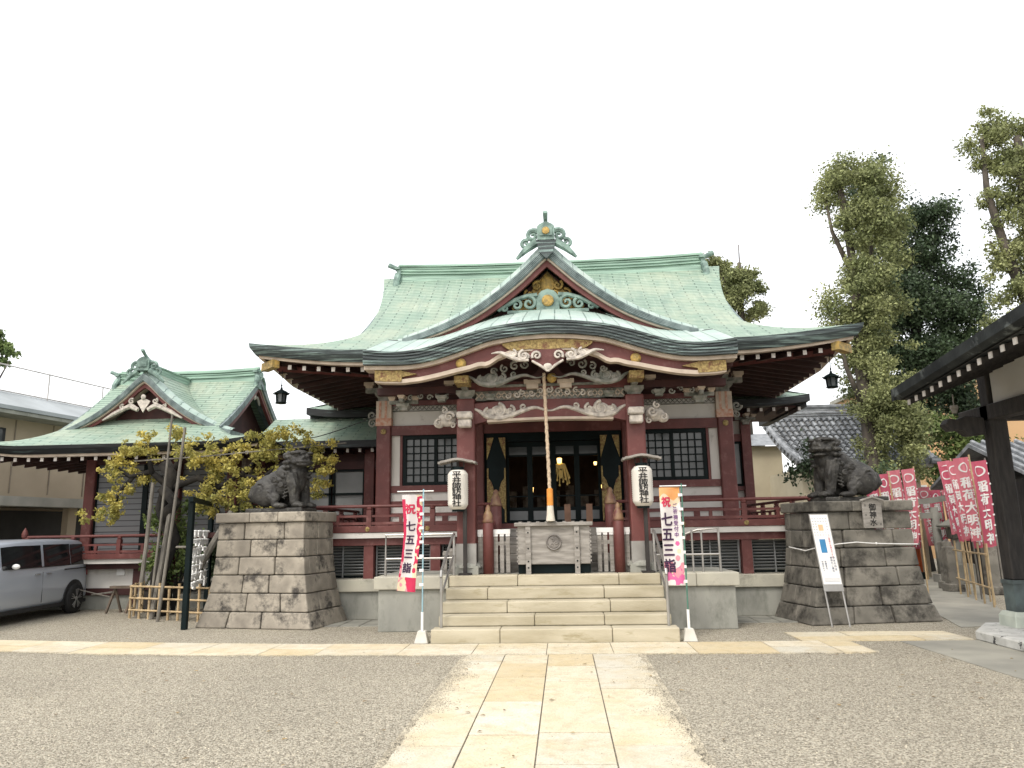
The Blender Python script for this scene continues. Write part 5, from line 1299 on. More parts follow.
# plaque, signboard and rope at the right pedestal
rot = radians(11)
def onR(x, y, z): return Vector((4.95 + x * cos(rot) - y * sin(rot), 13.28 + x * sin(rot) + y * cos(rot), z))
t = thing("wooden_plaque", "grey wooden plaque with three black characters hanging on the right pedestal", "plaque", onR(.10, -.62, 1.48)); t.rotation_euler = (0, 0, rot)
b = t.location.copy()
m = MB(); m.prism([(b.x - .165, b.z), (b.x + .165, b.z), (b.x + .165, b.z + .42), (b.x, b.z + .47), (b.x - .165, b.z + .42)], b.y - .015, b.y + .015); m.build("board", WOODG, t, bevel=.004)
m = MB(); m.tube([(b.x - .2, b.y - .02, b.z + .435), (b.x, b.y - .03, b.z + .49), (b.x + .2, b.y - .02, b.z + .435)], .018, 6); m.build("little_roof", WOODG, t)
m = MB(); write(m, "御神水", lambda u, v, k: (b.x + u, b.y - .018 - .0005 * k, b.z + v), 0, .33, .125, .12, bold=.02)
for i in range(3): write(m, "。", lambda u, v, k: (b.x + u, b.y - .018, b.z + v), -.12 if i < 2 else .12, .36 - .15 * i, .1, .1)
m.build("lettering", INK, t)
# leaning signboard on two steel legs
t = thing("signboard", "tall narrow white notice board on two legs leaning against the right pedestal", "signboard", (4.36, 12.33, 0))
def sb(u, v, d=0):      # u across (metres), v up along the board
    return Vector((4.22 + u * .92 - .09 * v / 1.75, 12.30 + .30 * v / 1.75 - d, v * .955))
m = MB()
w0, w1 = .0, .27
def plate(mb, u0, u1, v0, v1, d0, d1): mb.loft([[sb(u0, v0, d0), sb(u1, v0, d0), sb(u1, v1, d0), sb(u0, v1, d0)], [sb(u0, v0, d1), sb(u1, v0, d1), sb(u1, v1, d1), sb(u0, v1, d1)]])
for u in (.02, .31):
    m = MB(); m.tube([sb(u, 0, .0), sb(u, .62, .0)], .013, 6); m.build("leg", STEEL, t)
m = MB(); plate(m, 0, .33, .55, 1.80, 0, .02); bd = m.build("frame", STEEL, t)
m = MB(); plate(m, .015, .315, .66, 1.785, .021, .024); m.build("white_sheet", WHT, bd)
m = MB(); plate(m, .09, .19, 1.16, 1.38, .025, .0262); m.build("blue_notice", mat("blue_notice", (.05, .25, .5), bump=0), bd)
def sbt(mb, text, u, v, size, step): write(mb, text, lambda a, b2, k: sb(u + a, v + b2, .0265 + .0004 * k), 0, 0, size, step, bold=.02)
m = MB(); sbt(m, "手水の作法", .27, 1.08, .042, .046); sbt(m, "参拝のご案内", .225, 1.08, .038, .042); sbt(m, "祈願受付", .12, 1.02, .032, .036); sbt(m, "社務所まで", .07, 1.02, .03, .036)
for k in range(3): plate(m, .05, .3, .705 + .02 * k, .709 + .02 * k, .025, .026)
m.build("lettering", mat("grey_lettering", (.2, .22, .3), bump=0), bd)
m = MB(); sbt(m, "ご自由にお持ち下さい", .26, 1.42, .034, .036); m.build("red_lettering", mat("pink_lettering", (.7, .2, .25), bump=0), bd)
m = MB()
for i in range(6):
    for j in range(7): 
        if (i - 3) ** 2 + (j - 3) ** 2 > 3: plate(m, .03 + .045 * i, .055 + .045 * i, 1.44 + .045 * j, 1.46 + .045 * j, .025, .0258)
m.build("faint_table", mat("faint_print", (.6, .6, .62), bump=0), bd)
m = MB(); plate(m, .12, .20, 1.52, 1.62, .025, .0262); m.build("orange_picture", mat("peach_print", (.8, .5, .3), bump=0), bd)
# white cord round the pedestal
m = MB(); P = []
for x, y, z in ((-.875, .35, 1.18), (-.875, -.2, 1.13), (-.875, -.575, 1.19), (-.5, -.59, 1.24), (-.2, -.585, 1.26), (.1, -.585, 1.235), (.5, -.59, 1.22), (.86, -.575, 1.21), (.865, .3, 1.25)): P.append(onR(x, y, z))
m.tube(P, .009, 6); m.ell(onR(.13, -.60, 1.235), (.02, .02, .02), 8, 6); tag(m.build("cord", WHT), "thin white cord tied round the right pedestal", "cord")

# ------------------------------------------------------------------ HANGING EAVE LANTERNS
for g in (-1, 1):
    X, Y = g * 5.12, 13.75
    t = thing("hanging_lantern", "small dark metal lantern hanging on a chain from the left eave corner" if g < 0 else "small dark metal lantern hanging on a chain from the right eave corner", "lantern", (X, Y, 3.98), group="metal lanterns hanging from the eave corners")
    m = MB(); m.lathe([(.10, 0), (.12, .015), (.09, .03)], (X, Y, 3.98), 6); m.lathe([(.15, .19), (.165, .185), (.10, .235), (.03, .27), (.015, .32)], (X, Y, 3.98), 6)
    for k in range(6): a = k * pi / 3; m.tube([(X + .09 * cos(a), Y + .09 * sin(a), 4.01), (X + .105 * cos(a), Y + .105 * sin(a), 4.18)], .011, 5); m.tube([(X + .105 * cos(a), Y + .105 * sin(a), 4.17), (X + .17 * cos(a), Y + .17 * sin(a), 4.185)], .008, 4)
    m.build("lantern_frame", BLACK, t)
    m = MB(); m.lathe([(.07, .03), (.08, .19)], (X, Y, 3.98), 6); m.build("lantern_glass", GLASSD if g < 9 else WHT, t)
    m = MB(); m.tube([(X, Y, 4.28), (X, Y, 4.72)], .007, 5); m.ell((X, Y, 4.33), (.018, .018, .025), 6, 4); m.build("chain", BLACK, t)

# ------------------------------------------------------------------ LEFT ANNEX HALL
AX, AY, AHX, AHY, AZE = -9.45, 18.6, 3.3, 3.2, 3.50
an = thing("annex_hall", "smaller annex hall at left with green copper gabled roof and grey slatted wall", "annex hall", (AX, 16.9, 0))
AP = (0.40, 0.075)
aroof, ah, al = hip_gable_roof(an, AX, AY, AHX, AHY, AZE, 1.9, 1.0, AP, .14, .17, nrow=20, edge=BLK, soff_in=1.3, soff_rise=.22, pitch=.30, raft_z=.24)
ARZ = AZE + roof_z(AHY, AP)
ridge_bar(AX, AY, 1.85, ARZ - .04, .15, .10, .16, .05).build("ridge", COPPERR, aroof)
for g in (-1, 1):
    ridge_end(aroof, AX + g * 1.85, AY, ARZ + .0, .75, axis=g)
    side_gable(aroof, AX, AY, g, lambda d: AZE + roof_z(AHY - d, AP), AHY - 1.0, AX + g * 1.45, AX + g * 1.92, s=.75)
def inv_an(z, x):
    a, b = AP[1], AP[0]; c = -(z - AZE)
    if c >= 0: return AY - AHY
    return min(AY - AHY + (-b + sqrt(b * b - 4 * a * c)) / (2 * a), AY)
AGP = [(0, 5.40), (.12, 5.32), (.4, 5.02), (.7, 4.75), (1.0, 4.52), (1.3, 4.33), (1.6, 4.17), (1.9, 4.03), (2.15, 3.95)]
ag, AZf, At = dormer_gable(an, AX, 16.45, AGP, inv_an, s=.8, offs=(.13, .31, .35), base_z=3.8, name="front_gable", flare=.22)
ridge_end(ag, AX, 16.43, 5.44, .72, disc=False)
m = MB()
m.ell((AX, 16.5, 4.72), (.06, .03, .06)); m.prism([(AX - .16, 4.62), (AX, 4.36), (AX + .16, 4.62), (AX, 4.7)], 16.52, 16.55)
for g in (-1, 1):
    m.tube([(AX + g * .12, 16.52, 4.42), (AX + g * .3, 16.52, 4.52), (AX + g * .45, 16.52, 4.46), (AX + g * .7, 16.52, 4.34), (AX + g * .95, 16.52, 4.2)], [.05, .07, .05, .05, .02], 6)
    m.scroll(AX + g * .28, 16.51, 4.62, .07, 1.3, a0=1, sgn=g, w=.35); m.scroll(AX + g * .5, 16.51, 4.5, .06, 1.3, a0=1, sgn=g, w=.35)
m.build("gable_pendant", CARVE, ag)
AW = 17.0
SID = brick_mat("grey_slat_wall", (.17, .18, .19), (.20, .205, .21), (.03, .03, .032), 6.0, .13, ms=.01, rough=.7, bump=.4, coords="UV")
for x in (-10.80, -8.75, -7.4):
    m = MB(); m.box(x - .12, x + .12, AW - .14, AW + .1, .5, 3.62); m.build("column", RED, an, bevel=.015)
m = MB()
m.grid([[(-10.83, AW, 1.15), (-7.5, AW, 1.15)], [(-10.83, AW, 3.3), (-7.5, AW, 3.3)]], [[(0, 0), (3.3, 0)], [(0, 2.2), (3.3, 2.2)]])
m.build("slat_wall", SID, an)
for x in (-10.72, -9.5, -8.95):
    m = MB(); m.box(x - .06, x + .06, AW - .05, AW - .005, 1.2, 3.2); m.build("dark_door_stile", BLACK, an)
m = MB(); m.box(-10.83, -7.4, AW - .1, AW + .02, 3.2, 3.42); m.build("head_beam", REDD, an)
m = MB(); m.box(-11.0, -10.9, AW + .1, 20.8, .5, 3.6); m.box(-11.0, -7.0, 20.7, 20.8, .5, 3.6); m.box(-7.3, -7.2, AW + .1, 20.7, .5, 3.6); m.build("outer_wall", PLASTER, an)
m = MB(); m.box(-11.9, -8.35, 15.95, AW, 1.08, 1.19); m.build("veranda_floor", RED, an)
m = MB(); m.box(-11.9, -8.35, 16.0, 16.1, .98, 1.077); m.build("white_fascia", PLASTER, an)
m = MB(); m.box(-11.9, -8.4, 16.12, 16.25, .86, .975); m.box(-11.9, -8.4, 16.3, 16.4, .30, .45); m.build("veranda_beam", REDD, an)
m = MB(); m.box(-11.9, -8.45, 16.32, 16.38, .45, .86); m.build("white_skirt", PLASTER, an)
m = MB(); m.box(-12.0, -7.2, 16.35, 20.9, 0, .30); m.build("foundation", CONC, an)
railing(an, [(-11.55, 16.02), (-8.4, 16.02), (-8.4, 16.9)], z=1.19, h=.38, post_every=1.0)
m = MB(); giboshi(m, -11.62, 16.02, 1.1, .065, .34, 0); m.build("railing_newel", [RED, RED], an)
m = MB(); m.box(-9.62, -9.44, 16.28, 16.33, .72, .90); m.build("meter_box", WHT, an)
m = MB(); m.box(-9.2, -9.0, 16.2, 16.6, .0, .9); m.build("veranda_post", REDD, an)

# connecting corridor
co = thing("corridor", "low corridor with green roof and grey screens joining the annex to the main hall", "corridor", (-5.7, 17.6, 0))
low_roof(co, -7.0, -3.7, 16.85, 18.3, 3.62, .45, thick=.15)
m = MB(); m.box(-7.2, -3.6, 17.6, 17.7, .5, 3.45); m.build("wall", REDD, co)
for x in (-7.0, -6.15, -4.35, -3.75):
    m = MB(); m.box(x - .12, x + .12, 17.44, 17.6, .5, 3.6); m.build("column", RED, co, bevel=.012)
m = MB(); m.box(-7.1, -3.6, 17.47, 17.6, 3.02, 3.2); m.box(-7.1, -3.6, 17.47, 17.6, 1.75, 1.9); m.build("wall_beam", REDD, co)
for a, b in ((-6.03, -5.28), (-5.24, -4.47)):
    m = MB()
    for z0, z1 in ((1.9, 1.96), (2.42, 2.47), (2.97, 3.02)): m.box(a, b, 17.52, 17.58, z0, z1)
    m.box(a, a + .05, 17.52, 17.58, 1.96, 2.97); m.box(b - .05, b, 17.52, 17.58, 1.96, 2.97); w = m.build("window", BLACK, co)
    m = MB(); m.box(a + .04, b - .04, 17.575, 17.59, 1.93, 3.0); m.build("pane", SHOJI, w)
m = MB(); m.box(-7.1, -4.7, 14.6, 17.5, 1.50, 1.6); m.build("floor", REDD, co)

# ------------------------------------------------------------------ PARKED CAR
SIL = mat("silver_blue_car_paint", (.42, .46, .52), (.40, .44, .50), rough=.32, scale=1, bump=0, coat=.6, metal=.25)
DKG = mat("tinted_car_glass", (.012, .014, .015), (.009, .01, .011), rough=.08, bump=0, spec=.6)
TYR = mat("tyre_rubber", (.02, .02, .02), (.012, .012, .012), rough=.85, scale=12); ALLOY = mat("alloy_rim", (.5, .5, .5), rough=.3, metal=.8, bump=0)
RUB = mat("black_trim", (.02, .021, .022), rough=.6, bump=0)
def make_car():
    hd = Vector((.10, -.995)).normalized(); rz = atan2(hd.y, hd.x); c0 = Vector((-10.22, 15.62)); lft = Vector((-hd.y, hd.x))
    org = c0 - lft * .66
    t = thing("minivan", "silver blue minivan parked at the left edge in front of the annex hall", "car", (org.x, org.y, 0), rz)
    # local authoring: x forward from the rear axle, y left, then shift by the root because build() subtracts it
    O = Vector((org.x, org.y, 0))
    def B(m, *a, **k): m.v = [tuple(Vector(p) + O) for p in m.v]; return m.build(*a, **k)
    xs = [-.60, -.58, -.52, -.35, 0, .65, 1.55, 2.5, 2.95, 3.5, 3.8, 4.0, 4.05]
    roofz = [1.02, 1.25, 1.42, 1.50, 1.525, 1.53, 1.525, 1.47, 1.34, 1.05, .96, .82, .62]
    beltz = [.90, .92, .94, .95, .95, .94, .93, .92, .91, .93, .88, .74, .6]
    wid = [.62, .68, .71, .73, .74, .745, .745, .74, .735, .72, .69, .62, .55]
    botz = [.42, .34, .30, .24, .22, .21, .21, .21, .21, .22, .24, .26, .3]
    def top_w(i): return wid[i] * (.86 if roofz[i] > 1.2 else .95)
    secs = []
    for i, x in enumerate(xs):
        w = wid[i]; b = beltz[i]; z = roofz[i]; tw = top_w(i); q = botz[i]
        half = [(w * .93, q), (w * 1.0, q + .12), (w * 1.012, lerp(q, b, .55)), (w * .985, b), (lerp(w * .98, tw, .5), lerp(b, z, .5)), (tw, z - .055), (tw * .9, z - .015), (tw * .5, z)]
        secs.append([(x, y, zz_) for y, zz_ in half] + [(x, -y, zz_) for y, zz_ in half[::-1]])
    m = MB(); m.loft(secs); body = B(m, "body", SIL, t, smooth=True)
    for g in (-1, 1):
        def side(x, z, d=.006):
            w = np.interp(x, xs, wid); b = np.interp(x, xs, beltz); rz2 = np.interp(x, xs, roofz); tw = w * .86
            if z <= b: y = lerp(w * 1.012, w * .985, max(0, (z - .5) / (b - .5)))
            else: y = lerp(w * .985, tw, (z - b) / max(rz2 - .055 - b, .01))
            return (x, g * (y + d), z)
        def win(x0, x1, zf0, zf1, nm, mt, n=6, d=.006):
            m = MB(); P = []
            for j in range(5):
                P.append([side(lerp(x0, x1, i / n), lerp(zf0(lerp(x0, x1, i / n)), zf1(lerp(x0, x1, i / n)), j / 4), d) for i in range(n + 1)])
            m.grid(P); return B(m, nm, mt, t, smooth=True)
        zl = lambda x: 1.0; zt = None
        win(-.42, .15, lambda x: 1.0, lambda x: 1.41, "quarter_window", DKG)
        win(.17, 1.12, zl, lambda x: 1.42, "rear_side_window", DKG)
        win(1.20, 2.42, zl, lambda x: 1.41 - .05 * max(0, x - 2.0), "front_side_window", DKG)
        m = MB(); m.loft([[side(x, z, d) for z, d in ((.985, .004), (.985, .014), (1.0, .014), (1.0, .004))] for x in (-.45, .65, 1.55, 2.4)]); B(m, "window_trim", RUB, t)
        for x in (1.16, 2.6):
            m = MB(); m.tube([side(x, z, .001) for z in (.32, .6, .9)], .005, 4); B(m, "door_seam", RUB, t)
        for x in (.98, 1.36):
            m = MB(); m.tube([side(x - .08, .86, .02), side(x + .08, .865, .02)], .012, 6); B(m, "door_handle", ALLOY, t)
        m = MB(); m.loft([[side(x, z, d) for z, d in ((.90, .0), (.90, .012), (.92, .012), (.92, .0))] for x in (-.52, -.1, .4)]); B(m, "slide_rail", RUB, t)
        m = MB(); m.ell((2.2, g * .83, 1.04), (.05, .07, .05)); mi = B(m, "door_mirror", WHT, t, smooth=True)
        for xw in (0, 3.1):
            m = MB(); m.lathe([(.20, -.09), (.275, -.085), (.30, -.05), (.30, .05), (.275, .085), (.2, .09)], (xw, g * .655, .30), 28, 'y'); wl = B(m, "wheel", TYR, t, smooth=True)
            m = MB(); m.lathe([(.03, 0), (.05, .01), (.05, -.01)], (xw, g * .745, .30), 12, 'y')
            m.lathe([(.185, 0), (.205, .008), (.205, -.008)], (xw, g * .742, .30), 24, 'y')
            m.v = [p for p in m.v]
            r2m = MB(); r2m.lathe([(.001, -.004), (.2, -.004), (.2, .004), (.001, .004)], (xw, g * .735, .30), 24, 'y')
            rr = B(r2m, "rim", RUB, wl) if False else None
            O_ = O
            q = MB(); q.lathe([(.001, -.004), (.2, -.004), (.2, .004), (.001, .004)], (xw, g * .735, .30), 24, 'y'); q.v = [tuple(Vector(p) + O) for p in q.v]; q.build("rim_back", RUB, wl)
            q = MB()
            for k in range(5):
                a = k * 2 * pi / 5 + .3
                for dd in (-.2, 0, .2):
                    q.cbox((xw + .11 * cos(a + dd), g * .745, .30 + .11 * sin(a + dd)), (.17, .02, .014), rot=Matrix.Rotation(-(a + dd * 1.6), 3, 'Y'))
            q.lathe([(.03, -.012), (.045, 0), (.03, .012)], (xw, g * .745, .30), 12, 'y')
            q.v = [tuple(Vector(p) + O) for p in q.v]; q.build("rim", ALLOY, wl)
            # wheel arch
            m = MB(); secs2 = []
            for k in range(17):
                a = pi * k / 16 - .12 + .24 * (k / 16) * 0; secs2.append([(xw + r_ * cos(a), g * y, .30 + r_ * sin(a)) for r_, y in ((.325, .70), (.325, .757), (.385, .762), (.39, .70))])
            m.loft(secs2); m.lathe([(.001, -.06), (.33, -.06), (.33, .0), (.001, .0)], (xw, g * .745 - (g * .0), .30), 24, 'y') if False else None
            B(m, "wheel_arch", RUB, t)
            m = MB(); m.lathe([(.001, 0), (.335, 0), (.335, .003), (.001, .003)], (xw, g * .7605 - .0015, .31), 28, 'y'); m.v = [p for p in m.v if True]; 
            # dark well behind the tyre, cut by clamping it above the sill
            B(m, "wheel_well", RUB, t)
            for ob_ in (wl,): ob_.location.y += g * .075
        m = MB(); m.box(-.5, 3.9, min(g * .66, g * .755), max(g * .66, g * .755), .19, .26); B(m, "sill_trim", RUB, t)
        m = MB(); m.tube([side(-.575, z, .0) for z in (.75, .95, 1.15)], .03, 6); B(m, "tail_light", mat("tail_light_red", (.25, .02, .02), rough=.2, bump=0), t)
    m = MB(); m.grid([[(2.6, y, 1.42), (3.4, y * 1.1, 1.07)] for y in (-.58, -.2, .2, .58)]); m.v = [(p[0] + .0, p[1], p[2] + .012) for p in m.v]; B(m, "windscreen", DKG, t)
    m = MB(); m.loft([[(-.59 + a, -.55, z), (-.59 + a, .55, z), (-.6 + a, .55, z), (-.6 + a, -.55, z)] for a, z in ((-.005, 1.0), (.02, 1.22), (.07, 1.38))]); B(m, "rear_window", DKG, t)
    m = MB(); m.box(-.66, -.5, -.68, .68, .30, .55); B(m, "bumper", SIL, t, bevel=.04, seg=2)
    m = MB(); m.box(-.3, 3.8, -.6, .6, .16, .24); B(m, "underbody", RUB, t)
make_car()

# ------------------------------------------------------------------ FOLIAGE
def leaf_mesh(mb, clumps, n, size, R, flat=.55, shell=.55):
    """n small leaf cards spread through the clumps [(centre, radii)]"""
    wts = [c[1][0] * c[1][1] * c[1][2] for c in clumps]; tot = sum(wts)
    g = np.random.default_rng(R.randrange(1 << 30)); vs = []; fs = []
    for (c, r), w in zip(clumps, wts):
        k = max(6, int(n * w / tot)); d = g.normal(size=(k, 3)); d /= np.linalg.norm(d, axis=1)[:, None]
        rad = (shell + (1 - shell) * g.random(k)) if False else g.random(k) ** (1 / 3) * (1 + .30 * g.normal(size=k))
        p = np.array(c) + d * rad[:, None] * np.array(r)
        a = g.normal(size=(k, 3)); a /= np.linalg.norm(a, axis=1)[:, None]; b = np.cross(a, g.normal(size=(k, 3))); b /= np.linalg.norm(b, axis=1)[:, None] + 1e-9
        sz = (size * (.5 + .9 * g.random(k)))[:, None]; q0 = len(vs) + len(mb.v)
        Q = np.stack([p - a * sz * .5, p + b * sz * flat * .5, p + a * sz * .5, p - b * sz * flat * .5], 1).reshape(-1, 3)
        vs += Q.tolist(); fs += [(q0 + 4 * i, q0 + 4 * i + 1, q0 + 4 * i + 2, q0 + 4 * i + 3) for i in range(k)]
    mb.v.extend(vs)
    for f in fs: mb.face(f)
def limb(mb, pts, r0, r1, R, wob=.05):
    P = []; n = len(pts)
    for i, p in enumerate(pts): P.append(Vector(p) + Vector((R.gauss(0, wob), R.gauss(0, wob), 0)) * (0 if i == 0 else 1))
    mb.tube(P, [lerp(r0, r1, (i / (n - 1)) ** .8) for i in range(n)], 8)
L_GINK = mat("olive_tree_leaves", (.33, .35, .16), (.17, .20, .085), rough=.7, scale=.9, bump=0, island=.55, transl=.3)
L_DARK = mat("dark_evergreen_leaves", (.085, .125, .06), (.038, .064, .033), rough=.55, scale=.8, bump=0, island=.55, transl=.2)
L_YEL = mat("yellow_leaves", (.58, .49, .13), (.30, .30, .09), rough=.7, scale=2.2, bump=0, island=.4, transl=.35)
L_BUSH = mat("green_bush_leaves", (.20, .26, .08), (.075, .12, .04), rough=.6, scale=2, bump=0, island=.5, transl=.25)
def tree(label, base, trunk, limbs, clumps, n, size, leaf, tm, name="tree", cat="tree", seed=1, r0=.2, r1=.08):
    R = random.Random(seed); t = thing(name, label, cat, base)
    m = MB(); limb(m, trunk, r0, r1, R, .03)
    for L_ in limbs: limb(m, L_[0], L_[1], L_[2], R, .03)
    m.build("trunk", tm, t, smooth=True)
    m = MB(); leaf_mesh(m, clumps, n, size, R); m.build("crown", leaf, t)
    return t
def column_clumps(cx, cy, z0, z1, r, k, R, rr=(.35, .7), taper=.3):
    out = []
    for i in range(k):
        z = lerp(z0, z1, R.random()); a = R.random() * 6.28; tt = (z - z0) / (z1 - z0); e = r * (1 - taper * tt) * R.uniform(.25, .85)
        q = R.uniform(*rr); out.append(((cx + e * cos(a), cy + e * sin(a), z), (q, q, q * R.uniform(.55, .9))))
    return out
R = random.Random(21)
# tall clipped tree right of the hall
cl = column_clumps(9.5, 22, 2.8, 12.1, 1.12, 120, R, (.22, .5), .0) + column_clumps(9.4, 21.6, 3.5, 12.0, .6, 34, R, (.25, .42), .0)
cl += [((8.75, 22, 11.9), (.5, .5, .45)), ((9.9, 22, 12.1), (.6, .5, .45)), ((10.3, 22, 11.5), (.45, .5, .5)), ((10.4, 22, 10.4), (.45, .5, .5)), ((9.1, 22, 12.3), (.5, .5, .4)), ((8.45, 22, 11.2), (.45, .4, .4)), ((8.3, 22, 7.9), (.5, .5, .6)), ((8.2, 21.8, 6.9), (.5, .5, .5))]
tree("tall olive green clipped tree just right of the hall eave, with its trunk showing through", (9.0, 22, 0),
     [(9.0, 22, 0), (9.05, 22, 3), (8.95, 22, 6), (9.0, 22, 9), (8.9, 22, 12)],
     [([(9, 22, 6.5), (9.5, 22.1, 8), (9.7, 22.1, 10)], .12, .05), ([(9, 22, 4.5), (8.5, 21.8, 6), (8.3, 21.8, 7.5)], .1, .04), ([(8.95, 22, 9), (8.5, 21.9, 10.2), (8.4, 22, 11.4)], .09, .03)], cl, 74000, .092, L_GINK, TRUNK, seed=3, r0=.30, r1=.09)
# dark evergreen behind it
cl = []
for (x, y, z, r) in ((12.2, 26, 11.4, 1.3), (13.3, 26.3, 10.6, 1.2), (11.9, 26, 9.6, 1.3), (13.4, 26, 9.0, 1.4), (12.6, 25.6, 8.0, 1.6), (13.6, 26, 7.4, 1.25), (11.9, 26, 6.8, 1.4), (13.0, 26, 6.0, 1.3), (12.3, 26, 5.0, 1.3), (10.9, 25.5, 13.4, .9), (11.3, 25.5, 13.0, .8), (13.0, 26, 12.3, .9), (13.4, 26, 11.7, 1.1), (12.4, 25.8, 10.2, 1.3), (14.1, 26, 9.6, 1.0), (12.2, 26, 8.6, 1.3), (14.2, 26, 8.2, 1.0), (13.0, 25.6, 6.8, 1.3), (11.6, 26, 5.6, 1.0), (13.9, 26, 5.8, 1.1), (11.6, 26, 8.0, .9), (11.6, 26, 10.6, .9)):
    for k in range(13): a = R.random() * 6.28; q = r * R.uniform(.28, .55); e = r * R.uniform(.1, .9); cl.append(((x + e * cos(a), y + e * sin(a) * .8, z + R.uniform(-.7, .7) * r), (q, q, q * .7)))
tree("large dark evergreen tree behind the olive one, with a thick leaning trunk", (11.8, 26, 0), [(11.8, 26, 0), (11.6, 26, 2.5), (11.9, 26, 5), (12.5, 26, 8), (12.6, 26, 11)],
     [([(11.7, 26, 4), (11.1, 26, 7), (10.9, 25.8, 10), (11, 25.6, 13)], .22, .06), ([(12, 26, 5), (13.2, 26, 7), (13.6, 26, 9)], .2, .05)], cl, 90000, .12, L_DARK, TRUNKD, seed=5, r0=.42, r1=.12)
# right edge tree
cl = []
for (x, z, r) in ((12.2, 12.0, .62), (12.9, 11.6, .7), (12.0, 11.2, .5), (12.8, 10.6, .6), (11.9, 10.2, .4), (12.5, 9.6, .5), (13.3, 9.8, .7), (12.1, 8.6, .45), (11.9, 8.1, .4), (12.7, 7.4, .7), (12.1, 6.9, .6), (13.4, 7.6, .8), (12.4, 6.2, .7), (13.2, 6.4, .8), (13.6, 11.0, .8), (13.7, 12.3, .6), (12.3, 12.6, .4), (12.5, 12.2, .6), (12.6, 11.1, .6), (12.4, 9.0, .5), (12.7, 8.2, .7), (12.2, 7.5, .6), (13.0, 9.0, .6), (12.4, 10.2, .5), (13.9, 9.0, .8), (11.9, 6.2, .5)):
    for k in range(5): a = R.random() * 6.28; q = r * R.uniform(.35, .6); e = r * R.uniform(.2, .8); cl.append(((x + e * cos(a), 20 + e * sin(a), z + R.uniform(-.6, .6) * r), (q, q, q * .8)))
tree("tall olive green tree with bare forked limbs rising behind the wash pavilion roof", (12.8, 20, 0), [(12.8, 20, 0), (12.8, 20, 4), (12.75, 20, 7), (12.9, 20, 9), (13.0, 20, 12)],
     [([(12.75, 20, 6.8), (12.35, 20, 8.6), (12.0, 20, 10.4), (12.1, 20, 12)], .18, .05), ([(12.85, 20, 8), (13.3, 20, 9.6), (13.6, 20, 11.5)], .15, .04), ([(12.5, 20, 8), (12.1, 20, 8.6), (11.9, 20, 9)], .09, .03)], cl, 44000, .092, L_GINK, TRUNK, seed=7, r0=.36, r1=.10)
cl = []
for (x, z, r) in ((6.6, 12.3, .55), (7.1, 12.2, .5), (7.5, 11.6, .75), (8.0, 11.7, .5), (8.1, 10.9, .7), (7.4, 10.7, .8), (8.4, 10.3, .4), (7.9, 9.9, .7), (6.9, 11.3, .7)):
    for k in range(5): a = R.random() * 6.28; q = r * R.uniform(.35, .6); e = r * R.uniform(.2, .9); cl.append(((x + e * cos(a), 30 + e * sin(a), z + R.uniform(-.5, .5) * r), (q, q, q * .8)))
tree("olive green tree top showing above the right end of the main roof ridge", (7.5, 30, 0), [(7.5, 30, 0), (7.5, 30, 6), (7.6, 30, 10), (7.7, 30, 12.2)], [([(7.6, 30, 9), (7.1, 30, 11), (6.9, 30, 12.3)], .1, .03), ([(7.7, 30, 11), (7.75, 30, 13.0)], .04, .02)], cl, 20000, .11, L_GINK, TRUNK, seed=9, r0=.3)
cl = []
for (x, z, r) in ((-17.8, 7.6, .4), (-17.5, 7.5, .3), (-17.9, 7.2, .4), (-17.35, 7.35, .22), (-18.1, 8.0, .35)):
    for k in range(4): a = R.random() * 6.28; q = r * R.uniform(.4, .6); cl.append(((x + .3 * r * cos(a), 22.5 + .3 * r * sin(a), z + R.uniform(-.4, .4) * r), (q, q, q * .8)))
tree("thin leafy tree top showing over the left building at the frame edge", (-18.2, 22.5, 0), [(-18.2, 22.5, 0), (-18.1, 22.5, 5), (-17.9, 22.5, 7.7)], [([(-18.1, 22.5, 6), (-17.5, 22.5, 7.2)], .04, .015)], cl, 1500, .12, L_BUSH, TRUNK, seed=10, r0=.12, r1=.03)

# yellowing pruned tree behind the left lion
cl = []
def yz(u, v, Y):        # helper giving the tree its spread at its own real distance
    return (u, Y, v)
pts = [(-8.95, 3.1), (-8.6, 3.3), (-8.2, 3.45), (-7.8, 3.5), (-7.4, 3.35), (-9.1, 2.75), (-8.7, 2.85), (-9.15, 2.35), (-8.85, 2.1), (-9.2, 1.95), (-8.75, 2.45), (-7.1, 3.1), (-6.8, 2.95), (-6.5, 2.85), (-6.85, 2.5), (-6.5, 2.4), (-6.2, 2.7), (-6.0, 3.05), (-5.7, 3.3), (-5.9, 3.4), (-5.4, 3.45), (-5.0, 3.4), (-4.75, 3.2), (-4.62, 2.9), (-4.6, 2.65), (-5.3, 3.15), (-6.6, 2.15), (-6.9, 1.95), (-5.9, 2.2), (-7.0, 2.2), (-5.75, 2.85), (-5.6, 2.5), (-7.6, 3.15), (-8.35, 3.1), (-4.72, 2.4), (-5.8, 1.95), (-8.9, 1.8), (-6.3, 3.1), (-6.6, 3.15), (-6.25, 2.1), (-6.1, 2.4), (-6.7, 2.75), (-8.4, 2.7), (-5.2, 2.9), (-7.2, 2.85)]
for (x, z) in pts:
    for k in range(7): q = R.uniform(.055, .125); cl.append(((x + R.gauss(0, .15), 14.85 + R.gauss(0, .2), z + .10 + R.gauss(0, .12)), (q, q, q * .8)))
